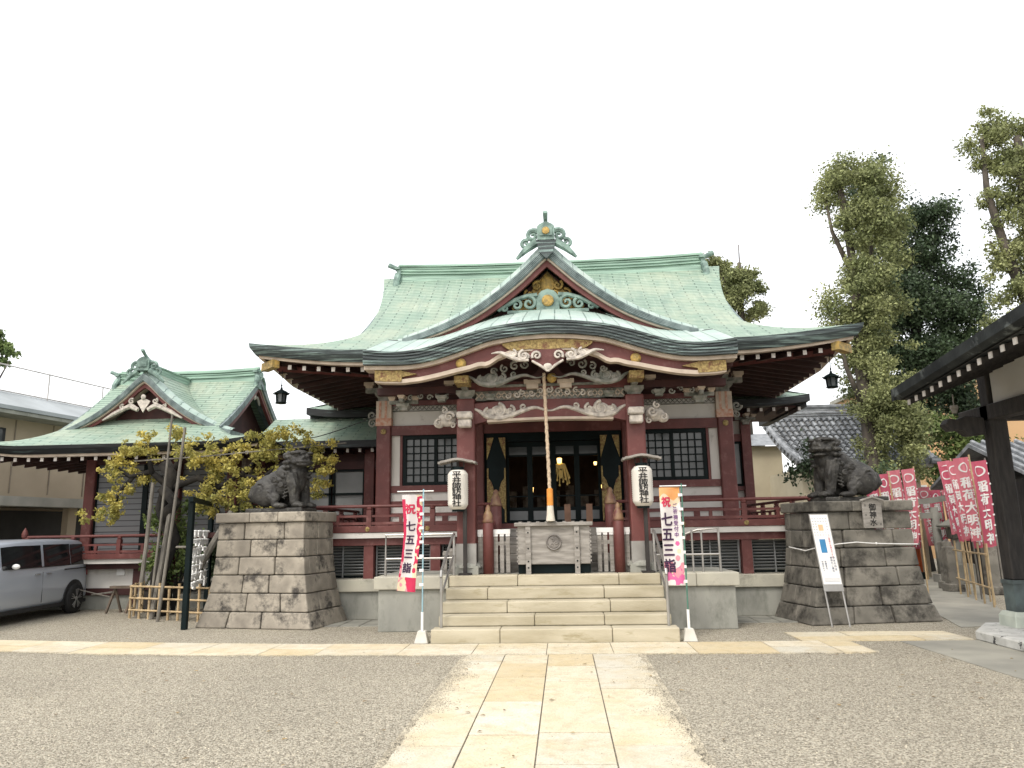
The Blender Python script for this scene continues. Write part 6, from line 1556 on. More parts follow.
tree("pruned tree with yellowing leaves and crooked dark trunk behind the bamboo fence", (-7.85, 14.9, 0),
     [(-7.85, 14.9, 0), (-7.9, 14.9, .8), (-7.7, 14.9, 1.5), (-7.95, 14.9, 2.1), (-7.75, 14.9, 2.75), (-7.9, 14.9, 3.0)],
     [([(-7.9, 14.9, 2.6), (-8.3, 14.9, 2.85), (-8.7, 14.85, 2.75), (-9.0, 14.8, 2.95)], .085, .03), ([(-8.6, 14.9, 2.75), (-8.9, 14.9, 2.4), (-9.0, 14.9, 2.1)], .05, .02), ([(-7.8, 14.9, 2.5), (-7.3, 14.9, 2.7), (-6.8, 14.9, 2.5), (-6.4, 14.9, 2.75), (-5.9, 14.9, 2.65), (-5.4, 14.9, 3.0), (-4.9, 14.9, 3.1)], .085, .025),
      ([(-6.9, 14.9, 2.5), (-6.75, 14.9, 2.1), (-6.7, 14.9, 1.9)], .06, .02), ([(-7.8, 14.9, 2.8), (-7.6, 14.9, 3.2), (-7.7, 14.9, 3.4)], .07, .03), ([(-6.3, 14.9, 2.7), (-6.1, 14.9, 3.0), (-5.8, 14.9, 3.3)], .06, .02), ([(-7.85, 14.8, 1.9), (-7.65, 14.75, 2.2), (-7.85, 14.7, 2.5)], .16, .10), ([(-8.2, 14.9, 2.8), (-8.3, 14.9, 3.2), (-8.5, 14.9, 3.4)], .06, .02)],
     cl, 15000, .07, L_YEL, TRUNKD, name="pruned_tree", seed=12, r0=.17, r1=.14)
# support poles
for i, (a, b, r, lab) in enumerate((((-7.33, 13.9, 0), (-7.05, 13.9, 3.6), .033, "tallest thin prop pole leaning beside the yellowing tree"),
                      ((-7.8, 14.45, 0), (-7.62, 14.45, 3.95), .026, "slim grey prop pole standing behind the tallest one"),
                      ((-8.1, 14.55, 0), (-8.0, 14.6, 2.6), .045, "short prop pole at the left side of the trunk"),
                      ((-7.7, 14.35, 0), (-7.68, 14.75, 2.2), .05, "stout prop pole right in front of the trunk"),
                      ((-6.95, 14.2, .6), (-6.35, 14.6, 2.0), .075, "thick grey log propping the tree, tilted to the right"))):
    m = MB(); m.tube([a, tuple(lerp(p, q, .5) + .01 for p, q in zip(a, b)), b], [r, r * .9, r * .8], 8)
    if i == 4: m.tube([(-6.95, 14.2, 0), (-6.95, 14.2, .62)], .06, 8)
    tag(m.build("prop_pole", POLEG), lab, "pole", "prop poles of the pruned tree")
m = MB(); m.tube([(-8.5, 14.72, 3.05), (-7.0, 14.6, 3.1), (-4.2, 15.0, 3.35)], .014, 5); tag(m.build("bamboo_crossbar", POLEG), "long thin pole tied across the branches of the yellowing tree", "pole")
def bush(label, clumps, n, size, leaf, seed, name="shrub"):
    R = random.Random(seed); x = sum(c[0][0] for c in clumps) / len(clumps); y = sum(c[0][1] for c in clumps) / len(clumps)
    t = thing(name, label, "shrub", (x, y, 0)); m = MB()
    for (c, r) in clumps: m.tube([(x, y, 0), ((x + c[0]) / 2, (y + c[1]) / 2, c[2] * .5), c], [.03, .022, .01], 5)
    m.build("stem", TRUNKD, t); full = []
    for (c, r) in clumps:
        for k in range(4): full.append(((c[0] + R.gauss(0, .35) * r[0], c[1] + R.gauss(0, .35) * r[1], c[2] + R.gauss(0, .35) * r[2]), (r[0] * .6, r[1] * .6, r[2] * .6)))
    m = MB(); leaf_mesh(m, full, n, size, R); m.build("crown", leaf, t)
bush("green shrub growing behind the bamboo fence under the yellowing tree", [((-8.15, 15.2, 1.9), (.35, .3, .4)), ((-7.7, 15.2, 1.6), (.4, .3, .5)), ((-7.9, 15.2, 1.0), (.5, .3, .5)), ((-7.4, 15.2, 2.1), (.3, .3, .3)), ((-7.5, 15.2, 1.1), (.3, .3, .4))], 3200, .09, L_BUSH, 4)
bush("dark shrub just behind the white paper fortunes on the rack", [((-6.7, 15.3, 1.5), (.5, .3, .6)), ((-6.3, 15.3, 1.0), (.5, .3, .6)), ((-7.0, 15.3, .8), (.4, .3, .5))], 3000, .09, L_DARK, 6)
bush("dark green shrubs growing between the hall and the tiled roof", [((7.2, 19.5, 2.6), (.7, .5, .5)), ((6.4, 19.5, 2.9), (.5, .5, .5)), ((8.0, 19.5, 2.5), (.6, .5, .5)), ((6.3, 19.3, 1.9), (.6, .5, .6)), ((7.3, 19.5, 1.7), (.8, .5, .6))], 5000, .11, L_DARK, 8)
bush("leafy green shrub behind the inari banners, under the dark evergreen", [((12.3, 24, 4.2), (.9, .6, .7)), ((13.3, 24, 3.8), (.9, .6, .7)), ((11.8, 24, 3.2), (.8, .6, .7)), ((14.2, 24, 3.6), (.7, .6, .7)), ((13, 24, 2.9), (1, .6, .7)), ((12.2, 24, 4.6), (.5, .5, .4))], 7500, .13, L_BUSH, 9)

# ------------------------------------------------------------------ BAMBOO FENCE AND FORTUNE RACK
t = thing("bamboo_fence", "low lattice fence of pale bamboo around the foot of the pruned tree", "fence", (-7.3, 14.3, 0))
def bamboo(parent, a, b, nm, r=.022):
    m = MB(); a = Vector(a); b = Vector(b); P = []; rs = []; n = max(2, int((b - a).length / .22))
    for i in range(n + 1):
        for dq, rr in ((-.012, 1), (0, 1.18), (.012, 1)):
            P.append(a.lerp(b, min(1, max(0, i / n + dq)))); rs.append(r * rr)
    m.tube(P, rs, 7); return m.build(nm, BAMB, parent)
fa, fb = Vector((-8.25, 14.55, 0)), Vector((-6.30, 13.75, 0)); fc = Vector((-8.6, 15.6, 0))
for k in range(9):
    p = fa.lerp(fb, k / 8); bamboo(t, (p.x, p.y, 0), (p.x, p.y, .62 + .05 * (k % 2)), "upright", .024)
for k in range(1, 4):
    p = fa.lerp(fc, k / 3); bamboo(t, (p.x, p.y, 0), (p.x, p.y, .64), "upright", .024)
for z in (.16, .38, .60):
    bamboo(t, (fa.x, fa.y - .03, z), (fb.x, fb.y - .03, z), "rail", .018); bamboo(t, (fa.x - .02, fa.y, z), (fc.x - .02, fc.y, z), "rail", .018)
t = thing("fortune_rack", "black post rack hung with knotted white paper fortunes beside the left pedestal", "rack", (-6.3, 13.4, 0))
ra, rb = Vector((-6.22, 12.72, 0)), Vector((-6.95, 15.0, 0))
for p in (ra, rb):
    m = MB(); m.box(p.x - .045, p.x + .045, p.y - .045, p.y + .045, 0, 2.12); m.build("post", BLACK, t, bevel=.008)
m = MB(); m.loft([[(p.x - w, p.y, z) for w, z in ((-.04, 2.12), (.04, 2.12), (.04, 2.2), (-.04, 2.2))] for p in (ra + Vector((.05, -.15, 0)), rb)]); m.build("top_beam", BLACK, t)
R = random.Random(14)
for k in range(7):
    z = 1.62 - .15 * k; m = MB(); m.tube([(ra.x, ra.y, z), tuple(ra.lerp(rb, .5) + Vector((0, 0, z - .01))), (rb.x, rb.y, z)], .006, 4); m.build("string", WHT, t)
    for i in range(22):
        if R.random() < (.25 if k in (1, 3) else .5): continue
        m = MB()
        p = ra.lerp(rb, .06 + .9 * i / 22); l = R.uniform(.06, .16); a = R.uniform(-.4, .4)
        m.cbox((p.x, p.y, z - l * .35), (.03, .06, l), rot=Matrix.Rotation(a, 3, 'X')); m.ell((p.x, p.y, z), (.03, .04, .024), 6, 4); m.build("knotted_paper", WHT, t)
m = MB(); m.tube([(-6.2, 12.9, 1.35), (-6.75, 13.3, 1.35)], .02, 6); m.build("side_arm", POLEG, t)
m = MB(); m.cbox((-8.95, 15.55, .52), (.62, .16, .05)); 
for x in (-9.18, -8.76):
    for q in (-1, 1): m.tube([(x, 15.55, .5), (x + q * .09, 15.55 + q * .12, 0)], .028, 5)
tag(m.build("trestle", mat("old_brown_wood", (.16, .12, .09), (.09, .07, .05), scale=5)), "low brown wooden trestle in front of the annex veranda", "trestle")
m = MB(); m.tube([(-9.9, 15.9, .34), (-9.2, 15.5, .42)], .02, 5); m.tube([(-10.3, 15.8, .5), (-9.2, 15.55, .30)], .012, 5); m.tube([(-8.4, 15.5, .75), (-8.9, 15.7, .05)], .025, 5)
tag(m.build("tilted_poles", POLEG), "thin loose poles leaning by the brown trestle", "poles")
m = MB(); m.lathe([(.14, 0), (.16, .02), (.17, .42), (.18, .44), (.15, .44), (.13, .05)], (-8.55, 15.75, 0), 16); tag(m.build("bucket", mat("dark_bucket", (.05, .045, .04), bump=.1)), "dark round tub standing by the bamboo fence", "tub")

# ------------------------------------------------------------------ LEFT BACKGROUND BUILDING
lb = thing("beige_building", "long beige two storey building behind the annex with grey sloped roof and rooftop railing", "building", (-14.2, 18, 0), -radians(10))
BEI = mat("beige_render", (.46, .38, .28), (.38, .315, .23), rough=.9, scale=.8, bump=.05); GRR = mat("grey_metal_roof", (.34, .37, .38), (.26, .285, .29), rough=.5, scale=1, aniso=(1, 1, 1), bump=.05)
x0 = -14.2; LBm = lambda m, *a, **k: m.build(*a, **k)
m = MB(); m.box(x0 - 8, x0, 8, 40, 2.62, 4.85); m.build("upper_wall", BEI, lb)
m = MB()
for k in range(24): m.box(x0 + .0, x0 + .018, 9 + 1.2 * k, 9.03 + 1.2 * k, 2.7, 4.6)
m.build("wall_joints", mat("joint_line", (.25, .21, .16), bump=0), lb)
m = MB(); m.loft([[(x0 + .75, y, 4.72), (x0 + .75, y, 4.82), (x0 - .6, y, 5.42), (x0 - .6, y, 5.28)] for y in (8, 40)]); m.build("roof_slope", GRR, lb)
m = MB(); m.box(x0 - 8, x0 - .62, 8, 40, 5.0, 5.38); m.build("flat_roof", GRR, lb)
m = MB(); m.box(x0 - .02, x0 + .72, 8, 40, 4.62, 4.715); m.build("soffit", CONC, lb)
m = MB(); m.box(x0 - .0, x0 + .5, 8, 40, 2.36, 2.60); m.build("ledge", mat("pale_ledge", (.48, .47, .42), (.36, .36, .32), scale=2), lb)
m = MB(); m.box(x0 - 8, x0 - 1.0, 8, 40, 0, 2.36); m.build("ground_floor_wall", BEI, lb)
m = MB(); m.box(x0 - 1.02, x0 - .9, 9, 22.4, .1, 2.3); m.box(x0 - 1.02, x0 - .9, 24.8, 40, .1, 2.3); m.build("carport_shade_panel", mat("carport_shade", (.03, .028, .025), bump=0), lb)  # near-black panels on the wall paint the shade of the carport recess
m = MB(); m.box(x0 - .2, x0 + .0, 12.3, 13.2, 0, 2.3); m.box(x0 - .2, x0, 20.6, 20.9, 0, 2.36); m.build("carport_pier", BEI, lb)
m = MB(); m.box(x0 + .005, x0 + .05, 15.6, 18.3, 3.75, 4.35); w = m.build("window", RUB, lb)
m = MB(); m.box(x0 + .052, x0 + .06, 15.7, 18.2, 3.8, 4.3); m.build("pane", GLASSD, w)
m = MB()
for z in (5.42, 6.12): m.tube([(x0 - .5, 8, z), (x0 - .5, 38, z)], .02, 5)
for k in range(16): m.tube([(x0 - .5, 8 + 2 * k, 5.3), (x0 - .5, 8 + 2 * k, 6.14)], .02, 5)
for k in range(150): m.tube([(x0 - .5, 8 + .2 * k, 5.42), (x0 - .5, 8 + .2 * k, 6.12)], .005, 4, caps=False)
m.build("roof_railing", mat("pale_railing", (.5, .48, .46), bump=0), lb)

# ------------------------------------------------------------------ RIGHT BACKGROUND: TILED ROOF, ORANGE BUILDING
tb = thing("tiled_roof_house", "house with a grey pantile roof behind the right guardian lion", "house", (8.8, 25, 0))
A0 = Vector((6.75, 25.0, 4.95)); A1 = Vector((10.9, 25.0, 4.95)); B0 = Vector((7.2, 22.5, 3.22)); B1 = Vector((10.9, 22.5, 3.22))
def tp(u, v, h=0):
    z = lerp(A0.z, B0.z, v) - .18 * sin(v * pi); p = A0.lerp(A1, u).lerp(B0.lerp(B1, u), v ** 1.0); q = Vector((p.x - .12 * sin(v * pi) * (1 - u) * 0, p.y, z)); return q + Vector((0, -.5, .8)).normalized() * h
TILE = mat("grey_roof_tile", (.27, .285, .30), (.13, .14, .15), rough=.5, scale=6, bump=.2, island=.3)
m = MB(); m.loft([[tp(0, v), tp(1, v), tp(1, v, -.12), tp(0, v, -.12)] for v in [i / 8 for i in range(9)]]); base = m.build("roof", mat("roof_mortar", (.30, .30, .29), (.18, .18, .175), scale=4), tb)
m = MB()
for i in range(22):
    u = i / 21
    for j in range(12):
        v0, v1 = j / 12, (j + .96) / 12; m.tube([tp(u, v0, .045), tp(u, v1, .075)], [.062, .075], 7)
m.build("roof_tiles", TILE, base)
m = MB()
for k in range(4): m.box(A0.x - .1, A1.x, 24.88 + .02 * k, 25.12 - .02 * k, 4.95 + .085 * k, 5.01 + .085 * k)
m.tube([(A0.x - .15, 25, 5.33), (A1.x, 25, 5.33)], .09, 8); m.build("roof_ridge", TILE, base)
for uu in (0, 1):
    m = MB()
    for j in range(14):
        v = j / 13; p = tp(uu, v, .10); m.tube([p + Vector((-.1, 0, 0)), p + Vector((.16, 0, -.02))], [.10, .09], 8)
    m.tube([tp(uu, v, .14) for v in (0, .3, .6, 1)], .09, 8); m.build("verge_tiles", TILE, base)
m = MB(); m.box(7.3, 10.7, 23.0, 26.5, 0, 3.2); m.build("wall", mat("pale_yellow_wall", (.48, .43, .31), (.4, .35, .25), scale=1), tb)
yh = thing("pale_yellow_house", "pale yellow rendered house glimpsed between the hall and the tiled roof", "house", (6.0, 29, 0))
m = MB(); m.box(4.6, 8.2, 28, 32, 0, 4.4); m.build("wall", mat("pale_yellow_wall", (.48, .43, .31)), yh)
m = MB(); m.loft([[(x, 27.7, 4.4), (x, 30, 5.1), (x, 32.3, 4.4), (x, 30, 4.9)] for x in (4.4, 8.4)]); m.build("roof", TILE, yh)
ob2 = thing("orange_building", "tall orange beige apartment building behind the trees at right", "building", (17.5, 38, 0))
ORB = mat("orange_render", (.52, .34, .18), (.45, .29, .155), rough=.9, scale=.5, bump=.03)
m = MB(); m.box(15.3, 24, 35, 42, 0, 8.0); m.build("wall", ORB, ob2)
m = MB(); m.box(15.1, 24.2, 34.8, 42.2, 8.0, 8.2); m.build("roof_slab", CONC, ob2)
for (x0_, x1_, z0_, z1_) in ((18.3, 20.0, 5.0, 6.1), (15.7, 16.4, 5.0, 6.0), (18.3, 20.0, 2.2, 3.3), (15.6, 16.4, 2.2, 3.2)):
    m = MB(); m.box(x0_, x1_, 34.93, 34.99, z0_, z1_); w = m.build("window", mat("white_window_frame", (.55, .55, .53), bump=0), ob2)
    m = MB(); mx_ = (x0_ + x1_) / 2; m.box(x0_ + .08, mx_ - .03, 34.90, 34.925, z0_ + .08, z1_ - .08); m.box(mx_ + .03, x1_ - .08, 34.90, 34.925, z0_ + .08, z1_ - .08); m.build("pane", GLASSD, w)
m = MB(); m.box(15.3, 24, 34.6, 35, 4.3, 4.5); m.build("balcony_band", ORB, ob2)
# dark shed with tiled roof behind the pavilion
sh = thing("dark_shed", "low dark wooden shed with tiled roof behind the row of inari banners", "shed", (12.5, 19.5, 0))
m = MB(); m.box(10.6, 16, 17.6, 21, 0, 2.5); m.build("wall", WOODD, sh)
m = MB(); m.loft([[(x, 16.9, 2.45), (x, 16.9, 2.53), (x, 19.2, 3.45), (x, 21.4, 2.5), (x, 21.4, 2.42), (x, 19.2, 3.35)] for x in (10.2, 16.4)]); rf = m.build("roof", TILE, sh)
m = MB()
for i in range(24): m.tube([(10.3 + .26 * i, 16.86, 2.56), (10.3 + .26 * i, 19.2, 3.49)], .055, 6)
m.build("roof_tiles", TILE, rf)
m = MB(); m.box(10.6, 16, 17.55, 17.6, 1.9, 2.1); m.build("pale_rail", WOODG, sh)

# ------------------------------------------------------------------ INARI APPROACH: TORII, VERMILION GATES, RED BANNERS
def torii(label, c, w, h, r, body, foot, name, grp=None, rz=0, plaque=False, seed=0):
    t = thing(name, label, "torii gate", c, rz, grp); x, y, z = c
    m = MB()
    for g in (-1, 1): 
        q = MB(); q.tube([(x + g * w * 1.05, y, 0), (x + g * w * .97, y, h * .92)], [r * 1.1, r], 12); q.build("pillar", body, t, smooth=True)
        q = MB(); q.box(x + g * w * 1.05 - r * 1.8, x + g * w * 1.05 + r * 1.8, y - r * 1.8, y + r * 1.8, 0, h * .10); q.build("pillar_base", foot, t, bevel=.01)
    q = MB(); n = 10; xs = [-w * 1.55 + 3.1 * w * i / n for i in range(n + 1)]
    q.strip([(x + a, h + .04 * (a / w) ** 2 + r * .5) for a in xs], [(x + a, h - r * .9 + .04 * (a / w) ** 2) for a in xs], y - r * 1.2, y + r * 1.2); q.build("top_lintel", body, t)
    q = MB(); q.box(x - w * 1.25, x + w * 1.25, y - r * .6, y + r * .6, h * .78, h * .78 + r * 1.5); q.build("tie_beam", body, t)
    if plaque:
        q = MB(); q.box(x - .10, x + .10, y - r * 1.6, y - r * 1.1, h * .80, h * .99); p = q.build("plaque", WOODD, t)
        q = MB(); 
        for a in (-.05, .05): write(q, "稲荷", lambda u, v, k: (x + u, y - r * 1.6 - .004, v), 0, h * .925, .09, .09) if a < 0 else None
        q.build("lettering", GOLDP, p)
    return t
STO = mat("grey_torii_stone", (.24, .235, .21), (.15, .148, .13), rough=.9, scale=3)
VER = mat("vermilion_paint", (.50, .10, .025), (.40, .08, .02), rough=.55, scale=2)
torii("grey stone torii gate with dark plaque behind the right pedestal", (9.48, 21.1, 0), .62, 2.12, .105, STO, STO, "stone_torii", rz=0, plaque=True)
for k in range(5):
    c = (9.55 + .20 * k, 22.3 + .75 * k, 0)
    torii(["orange vermilion wooden gate nearest behind the stone torii", "second orange vermilion gate of the row behind the stone torii", "third orange vermilion gate, middle of the row behind the stone torii", "fourth orange vermilion gate, second farthest of the row", "farthest orange vermilion gate of the row"][k], c, .52, 1.95, .065, VER, BLACK, "wooden_torii", "row of vermilion gates")
# stone lantern like block by the torii
t = thing("stone_lantern", "squat grey stone lantern standing right of the stone torii", "stone lantern", (10.35, 20.6, 0))
m = MB(); m.box(10.1, 10.6, 20.35, 20.85, 0, .5); m.build("base", STO, t, bevel=.02)
m = MB(); m.lathe([(.14, 0), (.11, .3), (.14, .62)], (10.35, 20.6, .5), 10); m.build("shaft", STO, t)
m = MB(); m.box(10.18, 10.52, 20.43, 20.77, 1.12, 1.42); m.build("firebox", PEDST2, t, bevel=.02)
m = MB(); m.loft([[(10.35 - w, 20.6 - w, z), (10.35 + w, 20.6 - w, z), (10.35 + w, 20.6 + w, z), (10.35 - w, 20.6 + w, z)] for w, z in ((.32, 1.42), (.34, 1.47), (.12, 1.62), (.05, 1.72))]); m.build("cap", STO, t)
RB = mat("inari_banner_red", (.58, .13, .19), (.50, .10, .155), rough=.8, scale=3, bump=0, transl=.3); RBP = mat("inari_banner_faded", (.64, .22, .26), (.58, .16, .21), rough=.8, scale=3, bump=0, transl=.3)
def inari(i, x, y, top, lean, w=.29, h=1.6, lab="", low=False, grp="red inari banners"):
    R = random.Random(100 + i); t = thing("inari_banner", lab, "banner", (x, y, 0), group=grp)
    ph = R.random() * 6; sway = R.uniform(-.1, .1); M_ = (RB, RBP)[i % 2]
    tx = x + lean * top; 
    m = MB(); m.tube([(x, y, 0), (tx, y, top)], .016, 6); m.build("pole", BAMB if i % 3 else POLEG, t)
    fn = lambda u, v: (x + lean * (top - .04 - h * v) - w * (1 - .28 * v) * u + sway * v * v, y - .05 * sin(u * 7 + ph + v * 3) - .03 * v, top - .04 - h * v - .03 * u)
    m = MB(); m.grid([[fn(a / 8, b / 16) for a in range(9)] for b in range(17)]); c = m.build("cloth", M_, t, smooth=True)
    ff = lambda u, v, k: Vector(fn(u, v)) + Vector((0, -.012 - .0006 * k, 0))
    m = MB()
    # white crest ring and characters
    n0 = 20; ring_o = []; 
    for k in range(n0):
        a = 2 * pi * k / n0; b = 2 * pi * (k + 1) / n0
        P = [ff(.5 + q * cos(g_) / w, .12 + q * sin(g_) / h, 0) for q, g_ in ((.075, a), (.10, a), (.10, b), (.075, b))]; m.add(P, [(0, 1, 2, 3)])
    write(m, "稲荷大明神", lambda a, b, k: ff(.5 - a / w, .30 - b / h, k), 0, 0, .22, .24, bold=.03)
    for k in range(8):
        v = .03 + .12 * k; P = [ff(u, v + dv, 0) for u, dv in ((-.03, 0), (.06, 0), (.06, .02), (-.03, .02))]; m.add(P, [(0, 1, 2, 3)])
    m.build("lettering", WHT, c)
def on_floor(u, v):
    r = fw + r2 * ((u - 512) / 750) + u2 * ((384 - v) / 750); k = -1.55 / r.z; return (0.18 + r.x * k, r.y * k)
R = random.Random(77)
place = ["nearest", "second", "third", "fourth", "fifth", "sixth"]
row = [(8.26, 14.9, 2.74, -.012), (8.25, 15.25, 2.84, -.045), (8.46, 15.8, 2.70, .02), (8.56, 16.3, 2.86, -.03), (8.74, 16.9, 2.80, -.05), (8.9, 17.4, 2.95, -.02)]
rl = ["nearest red inari banner of the right hand row, closest to the pavilion post", "second nearest red inari banner in the row by the pavilion post", "third red inari banner from the pavilion post, between two others", "fourth red inari banner from the pavilion post in the right row", "fifth red inari banner from the pavilion post, tilted left", "farthest red inari banner in the leaning row by the pavilion post"]
for i, (x, y, tp_, ln) in enumerate(row): inari(i, x, y, tp_, ln, lab=rl[i], grp="red inari banners in the leaning row by the pavilion")
mid = [(11.45, 21.9, 2.52), (11.1, 21.95, 2.58), (10.78, 22.0, 2.5), (10.45, 22.05, 2.58), (10.12, 21.95, 2.5), (9.8, 22.0, 2.55)]
ml = ["rightmost upright red banner above the stone torii", "second from right upright red banner above the stone torii", "third from right upright red banner above the stone torii", "fourth from right upright red banner above the stone torii", "fifth from right upright red banner above the stone torii", "leftmost upright red banner above the stone torii"]
order = sorted(mid, key=lambda q: -q[0] / q[1])
for i, (x, y, tp_) in enumerate(order): inari(10 + i, x, y, tp_, R.uniform(-.015, .015), w=.34, lab=ml[i], grp="upright red inari banners beyond the torii")
ll = [(7.38, 17.0, 2.66, -.03), (7.60, 17.1, 2.74, -.01), (7.16, 17.0, 2.62, -.04), (7.84, 17.0, 2.76, .0)]
lx = ["red inari banner directly behind the lion pedestal, third from its tail", "red inari banner right behind the pedestal plaque", "red inari banner nearest to the right lion's tail", "rightmost red inari banner of those rising behind the right pedestal"]
for i, (x, y, tp_, ln) in enumerate(ll): inari(20 + i, x, y, tp_, ln, lab=lx[i], grp="red inari banners rising behind the right pedestal")
t = thing("banner_rack", "thin bamboo rack holding the leaning red inari banners", "rack", (8.3, 16, 0))
for z in (.35, .95):
    m = MB(); m.tube([(7.95, 14.75, z), (8.75, 17.6, z)], .018, 6); m.build("rail", BAMB, t)
for k in range(5):
    m = MB(); x = lerp(7.97, 8.73, k / 4); y = lerp(14.8, 17.5, k / 4); m.tube([(x + .02, y, 0), (x + .02, y, 1.15)], .018, 6); m.build("upright", BAMB, t)
for k, (x, y) in enumerate(((9.0, 18.3), (9.25, 19.0), (9.4, 17.4))):
    t = thing("stone_post", ["short grey stone post right of the path beyond the leaning banners", "short grey stone post closest to the stone torii", "short grey stone post behind the bamboo banner rack"][k], "stone post", (x, y, 0), group="short stone posts by the inari path")
    m = MB(); m.box(x - .12, x + .12, y - .12, y + .12, 0, 1.0 + .1 * k); m.build("shaft", PEDST2, t, bevel=.02); m = MB(); m.box(x - .18, x + .18, y - .18, y + .18, 0, .18); m.build("base", PEDST2, t, bevel=.02)

# ------------------------------------------------------------------ WASH PAVILION
wp = thing("wash_pavilion", "dark timber wash pavilion at the right edge with white gable panel and deep eave", "pavilion", (6.4, 11.2, 0))
def copper_post(x, y):
    m = MB(); m.box(x - .115, x + .115, y - .115, y + .115, .75, 3.75); p = m.build("post", WOODD, wp, bevel=.015)
    m = MB(); m.box(x - .13, x + .13, y - .13, y + .13, .33, .74); m.box(x - .145, x + .145, y - .145, y + .145, .70, .75); m.build("copper_sheath", mat("dull_copper_sheath", (.13, .17, .17), (.07, .085, .085), scale=4), p)
    m = MB(); m.loft([[(x - w, y - w, z), (x + w, y - w, z), (x + w, y + w, z), (x - w, y + w, z)] for w, z in ((.21, .11), (.205, .27), (.17, .33))]); m.build("stone_base", mat("green_white_stone", (.56, .6, .52), (.44, .48, .42), scale=5), p, bevel=.01)
for x, y in ((6.44, 11.2), (6.44, 7.6), (9.6, 11.2), (9.6, 7.6)): copper_post(x, y)
m = MB(); m.box(6.30, 6.50, 6.2, 11.9, 2.98, 3.2); m.build("side_beam", WOODD, wp, bevel=.01)
m = MB(); m.box(6.3, 10.2, 11.1, 11.3, 2.98, 3.2); m.build("back_beam", WOODD, wp, bevel=.01)
m = MB(); m.prism([(6.25, 2.78), (6.25, 3.02), (6.0, 3.05), (5.88, 3.0), (5.76, 3.02), (5.70, 2.93), (5.78, 2.84), (5.92, 2.85), (6.02, 2.76)], 11.1, 11.3); m.build("beam_nose", WOODD, wp, bevel=.015)
m = MB(); m.box(6.38, 6.42, 6.3, 11.06, 3.201, 3.85); m.build("white_panel", mat("white_gable_plaster", (.6, .59, .56), (.52, .51, .48), scale=1.5, bump=.02), wp)
m = MB(); m.box(6.28, 6.52, 6.0, 12.2, 3.85, 4.0); m.build("wall_plate", WOODD, wp)
PEDG = mat("dark_pavilion_roof", (0.030, 0.034, 0.034), (0.012, 0.014, 0.015), rough=0.75, scale=2.5, bump=0.4, bscale=8, spots=(0.13, 0.145, 0.14), spot_scale=3, spot_lo=.55, spot_hi=.68, spec=.2)
# roof: low eave over the yard side, ridge inland
ye = [11.15, 10.3, 9.5, 8.6, 7.6, 6.6, 5.6]
def ex(y): return 5.04 - .065 * (11.15 - y)
def ez(y): return 3.46 + .055 * (11.15 - y)
NV = 8
def wpz(y, k): v = k / NV; return ez(y) + (5.15 - ez(y)) * (.75 * v + .25 * v * v)
secs = []
m = MB(); P = [[(lerp(ex(y), 8.0, k / NV), y + .3 * (k / NV if y > 11 else 0), wpz(y, k)) for k in range(NV + 1)] for y in ye]; m.grid(P)
P2 = [[(lerp(11.0, 8.0, k / NV), y, wpz(y, k) if False else lerp(3.5, 5.15, k / NV)) for k in range(NV + 1)] for y in ye]; m.grid(P2)
rf = m.build("roof", PEDG, wp, smooth=True)
m = MB(); m.loft([[(ex(y) - .01, y, ez(y) + .014), (ex(y), y, ez(y) - .11), (ex(y) + .06, y, ez(y) - .15), (ex(y) + .3, y, ez(y) - .15), (ex(y) + .3, y, ez(y) + .05)] for y in ye]); m.build("eave_edge", PEDG, rf)
m = MB(); m.loft([[(lerp(ex(11.15), 8.0, k / NV), yy, wpz(11.15, k) + dz) for yy, dz in ((11.16, .02), (11.22, .02), (11.22, -.16), (11.16, -.16))] for k in range(NV + 1)]); m.build("gable_verge", PEDG, rf)
m = MB(); P = [[(lerp(ex(y) + .1, 8.0, k / NV), y, wpz(y, k) - .17) for k in range(NV + 1)] for y in ye]; m.grid(P); m.build("soffit", WOODD, rf)
m = MB(); m.grid([[(lerp(10.9, 8.0, k / NV), y, lerp(3.4, 4.98, k / NV)) for k in range(NV + 1)] for y in ye]); m.build("far_soffit", WOODD, rf)
for i in range(20):
    y = 11.0 - .27 * i; x = ex(y) + .16; z = ez(y) - .16; q = MB()
    q.mat(0).loft([[(x, y - .03, z - .09), (x, y + .03, z - .09), (x, y + .03, z - .02), (x, y - .03, z - .02)], [(x + 1.4, y - .03, z + .42), (x + 1.4, y + .03, z + .42), (x + 1.4, y + .03, z + .49), (x + 1.4, y - .03, z + .49)]])
    q.mat(1).box(x - .014, x, y - .032, y + .032, z - .092, z - .018); q.build("rafter", [WOODD, WTIP], rf)
m = MB(); m.prism([(6.5, 3.2), (9.5, 3.2), (8.0, 4.9)], 11.18, 11.22); m.build("gable_panel", mat("white_gable_plaster", (.6, .59, .56)), wp)
m = MB(); m.box(5.62, 5.98, 11.02, 11.12, 3.3, 3.42) if False else m.tube([(5.9, 11.2, 3.38), (5.9, 11.2, 3.22)], .01, 5); m.lathe([(.05, 0), (.06, -.03), (.03, -.12)], (5.9, 11.2, 3.22), 10); m.build("pavilion_lamp", WOODG, wp)
m = MB(); m.prism_xy([(5.62, 10.86), (5.62, 7.0), (10, 7.0), (10, 11.7), (6.15, 11.65)], 0, .13)
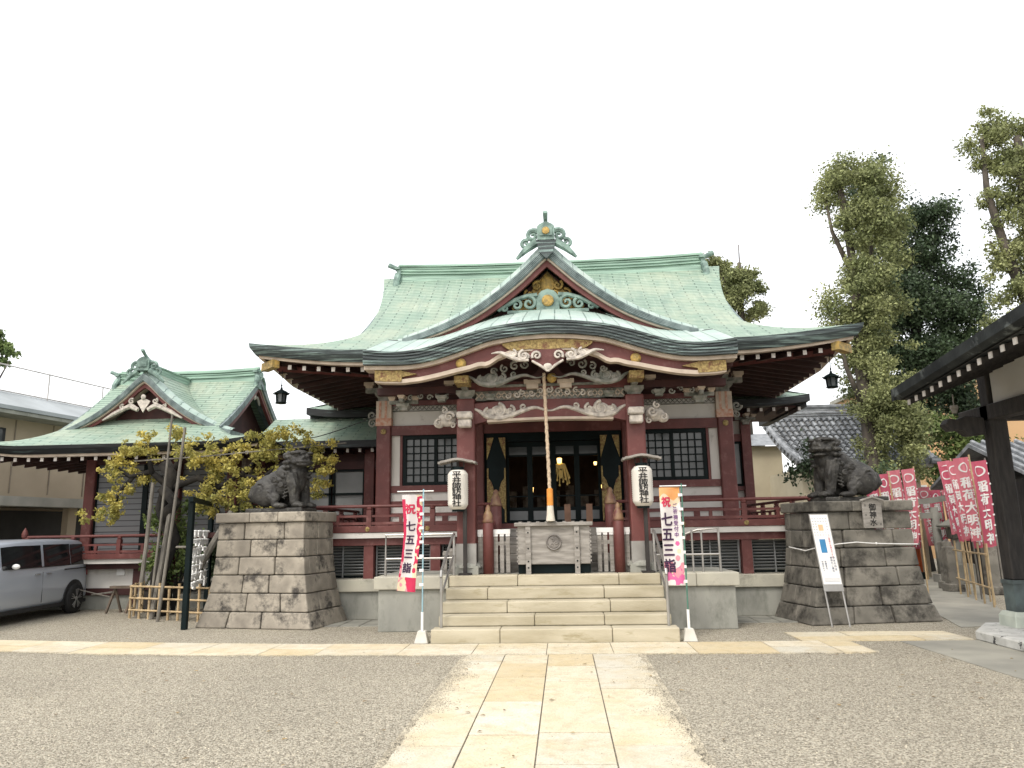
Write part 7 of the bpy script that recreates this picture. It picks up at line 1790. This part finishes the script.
tag(m.build("stone_plinth", mat("pale_blotched_stone", (.58, .58, .55), (.42, .42, .39), rough=.9, scale=5, spots=(.05, .05, .05), spot_scale=9, spot_lo=.60, spot_hi=.63), bevel=.02), "pale blotched stone plinth under the wash pavilion", "plinth")
t = thing("water_basin", "long stone water basin under the wash pavilion roof", "basin", (8.0, 9.4, .13))
m = MB(); m.box(7.3, 8.7, 8.6, 10.4, .13, .78); m.build("basin_body", PEDST2, t, bevel=.04); m = MB(); m.box(7.45, 8.55, 8.75, 10.25, .782, .79); m.build("water", GLASSD, t)

# ------------------------------------------------------------------ pieces of one part that stand apart become parts of their own
def split_pieces(stems):
    for o in [q for q in S.objects if q.type == 'MESH' and q.parent is not None and q.name.split(".")[0] in stems]:
        me = o.data; par = list(range(len(me.vertices)))
        def find(a):
            while par[a] != a: par[a] = par[par[a]]; a = par[a]
            return a
        for e in me.edges: par[find(e.vertices[0])] = find(e.vertices[1])
        isl = {}
        for p in me.polygons: isl.setdefault(find(p.vertices[0]), []).append(p)
        if len(isl) < 2: continue
        for root, polys in list(isl.items())[1:]:
            ids = sorted({v for p in polys for v in p.vertices}); mp = {v: i for i, v in enumerate(ids)}
            nm = bpy.data.meshes.new(me.name); nm.from_pydata([me.vertices[v].co[:] for v in ids], [], [[mp[v] for v in p.vertices] for p in polys])
            for mt in me.materials: nm.materials.append(mt)
            nm.polygons.foreach_set("material_index", [p.material_index for p in polys])
            nm.polygons.foreach_set("use_smooth", [p.use_smooth for p in polys]); nm.update()
            c = bpy.data.objects.new(o.name.split(".")[0], nm); COL.objects.link(c); c.parent = o.parent; c.location = o.location
        keep = {v for v in {v for p in list(isl.values())[0] for v in p.vertices}}
        bm = bmesh.new(); bm.from_mesh(me); bm.verts.ensure_lookup_table()
        bmesh.ops.delete(bm, geom=[v for v in bm.verts if v.index not in keep], context='VERTS'); bm.to_mesh(me); bm.free()
m = MB(); m.tube(cat([(-6.3, 15.6, 3.45), (-5.0, 15.5, 3.55), (-3.62, 15.2, 3.92)]), .010, 5); tag(m.build("cable", RUB), "thin dark cable running from the annex eave up to the main hall column", "cable")
split_pieces({"wall_beam", "lantern_ring", "hanger", "cloth_loop", "carport_pier"})
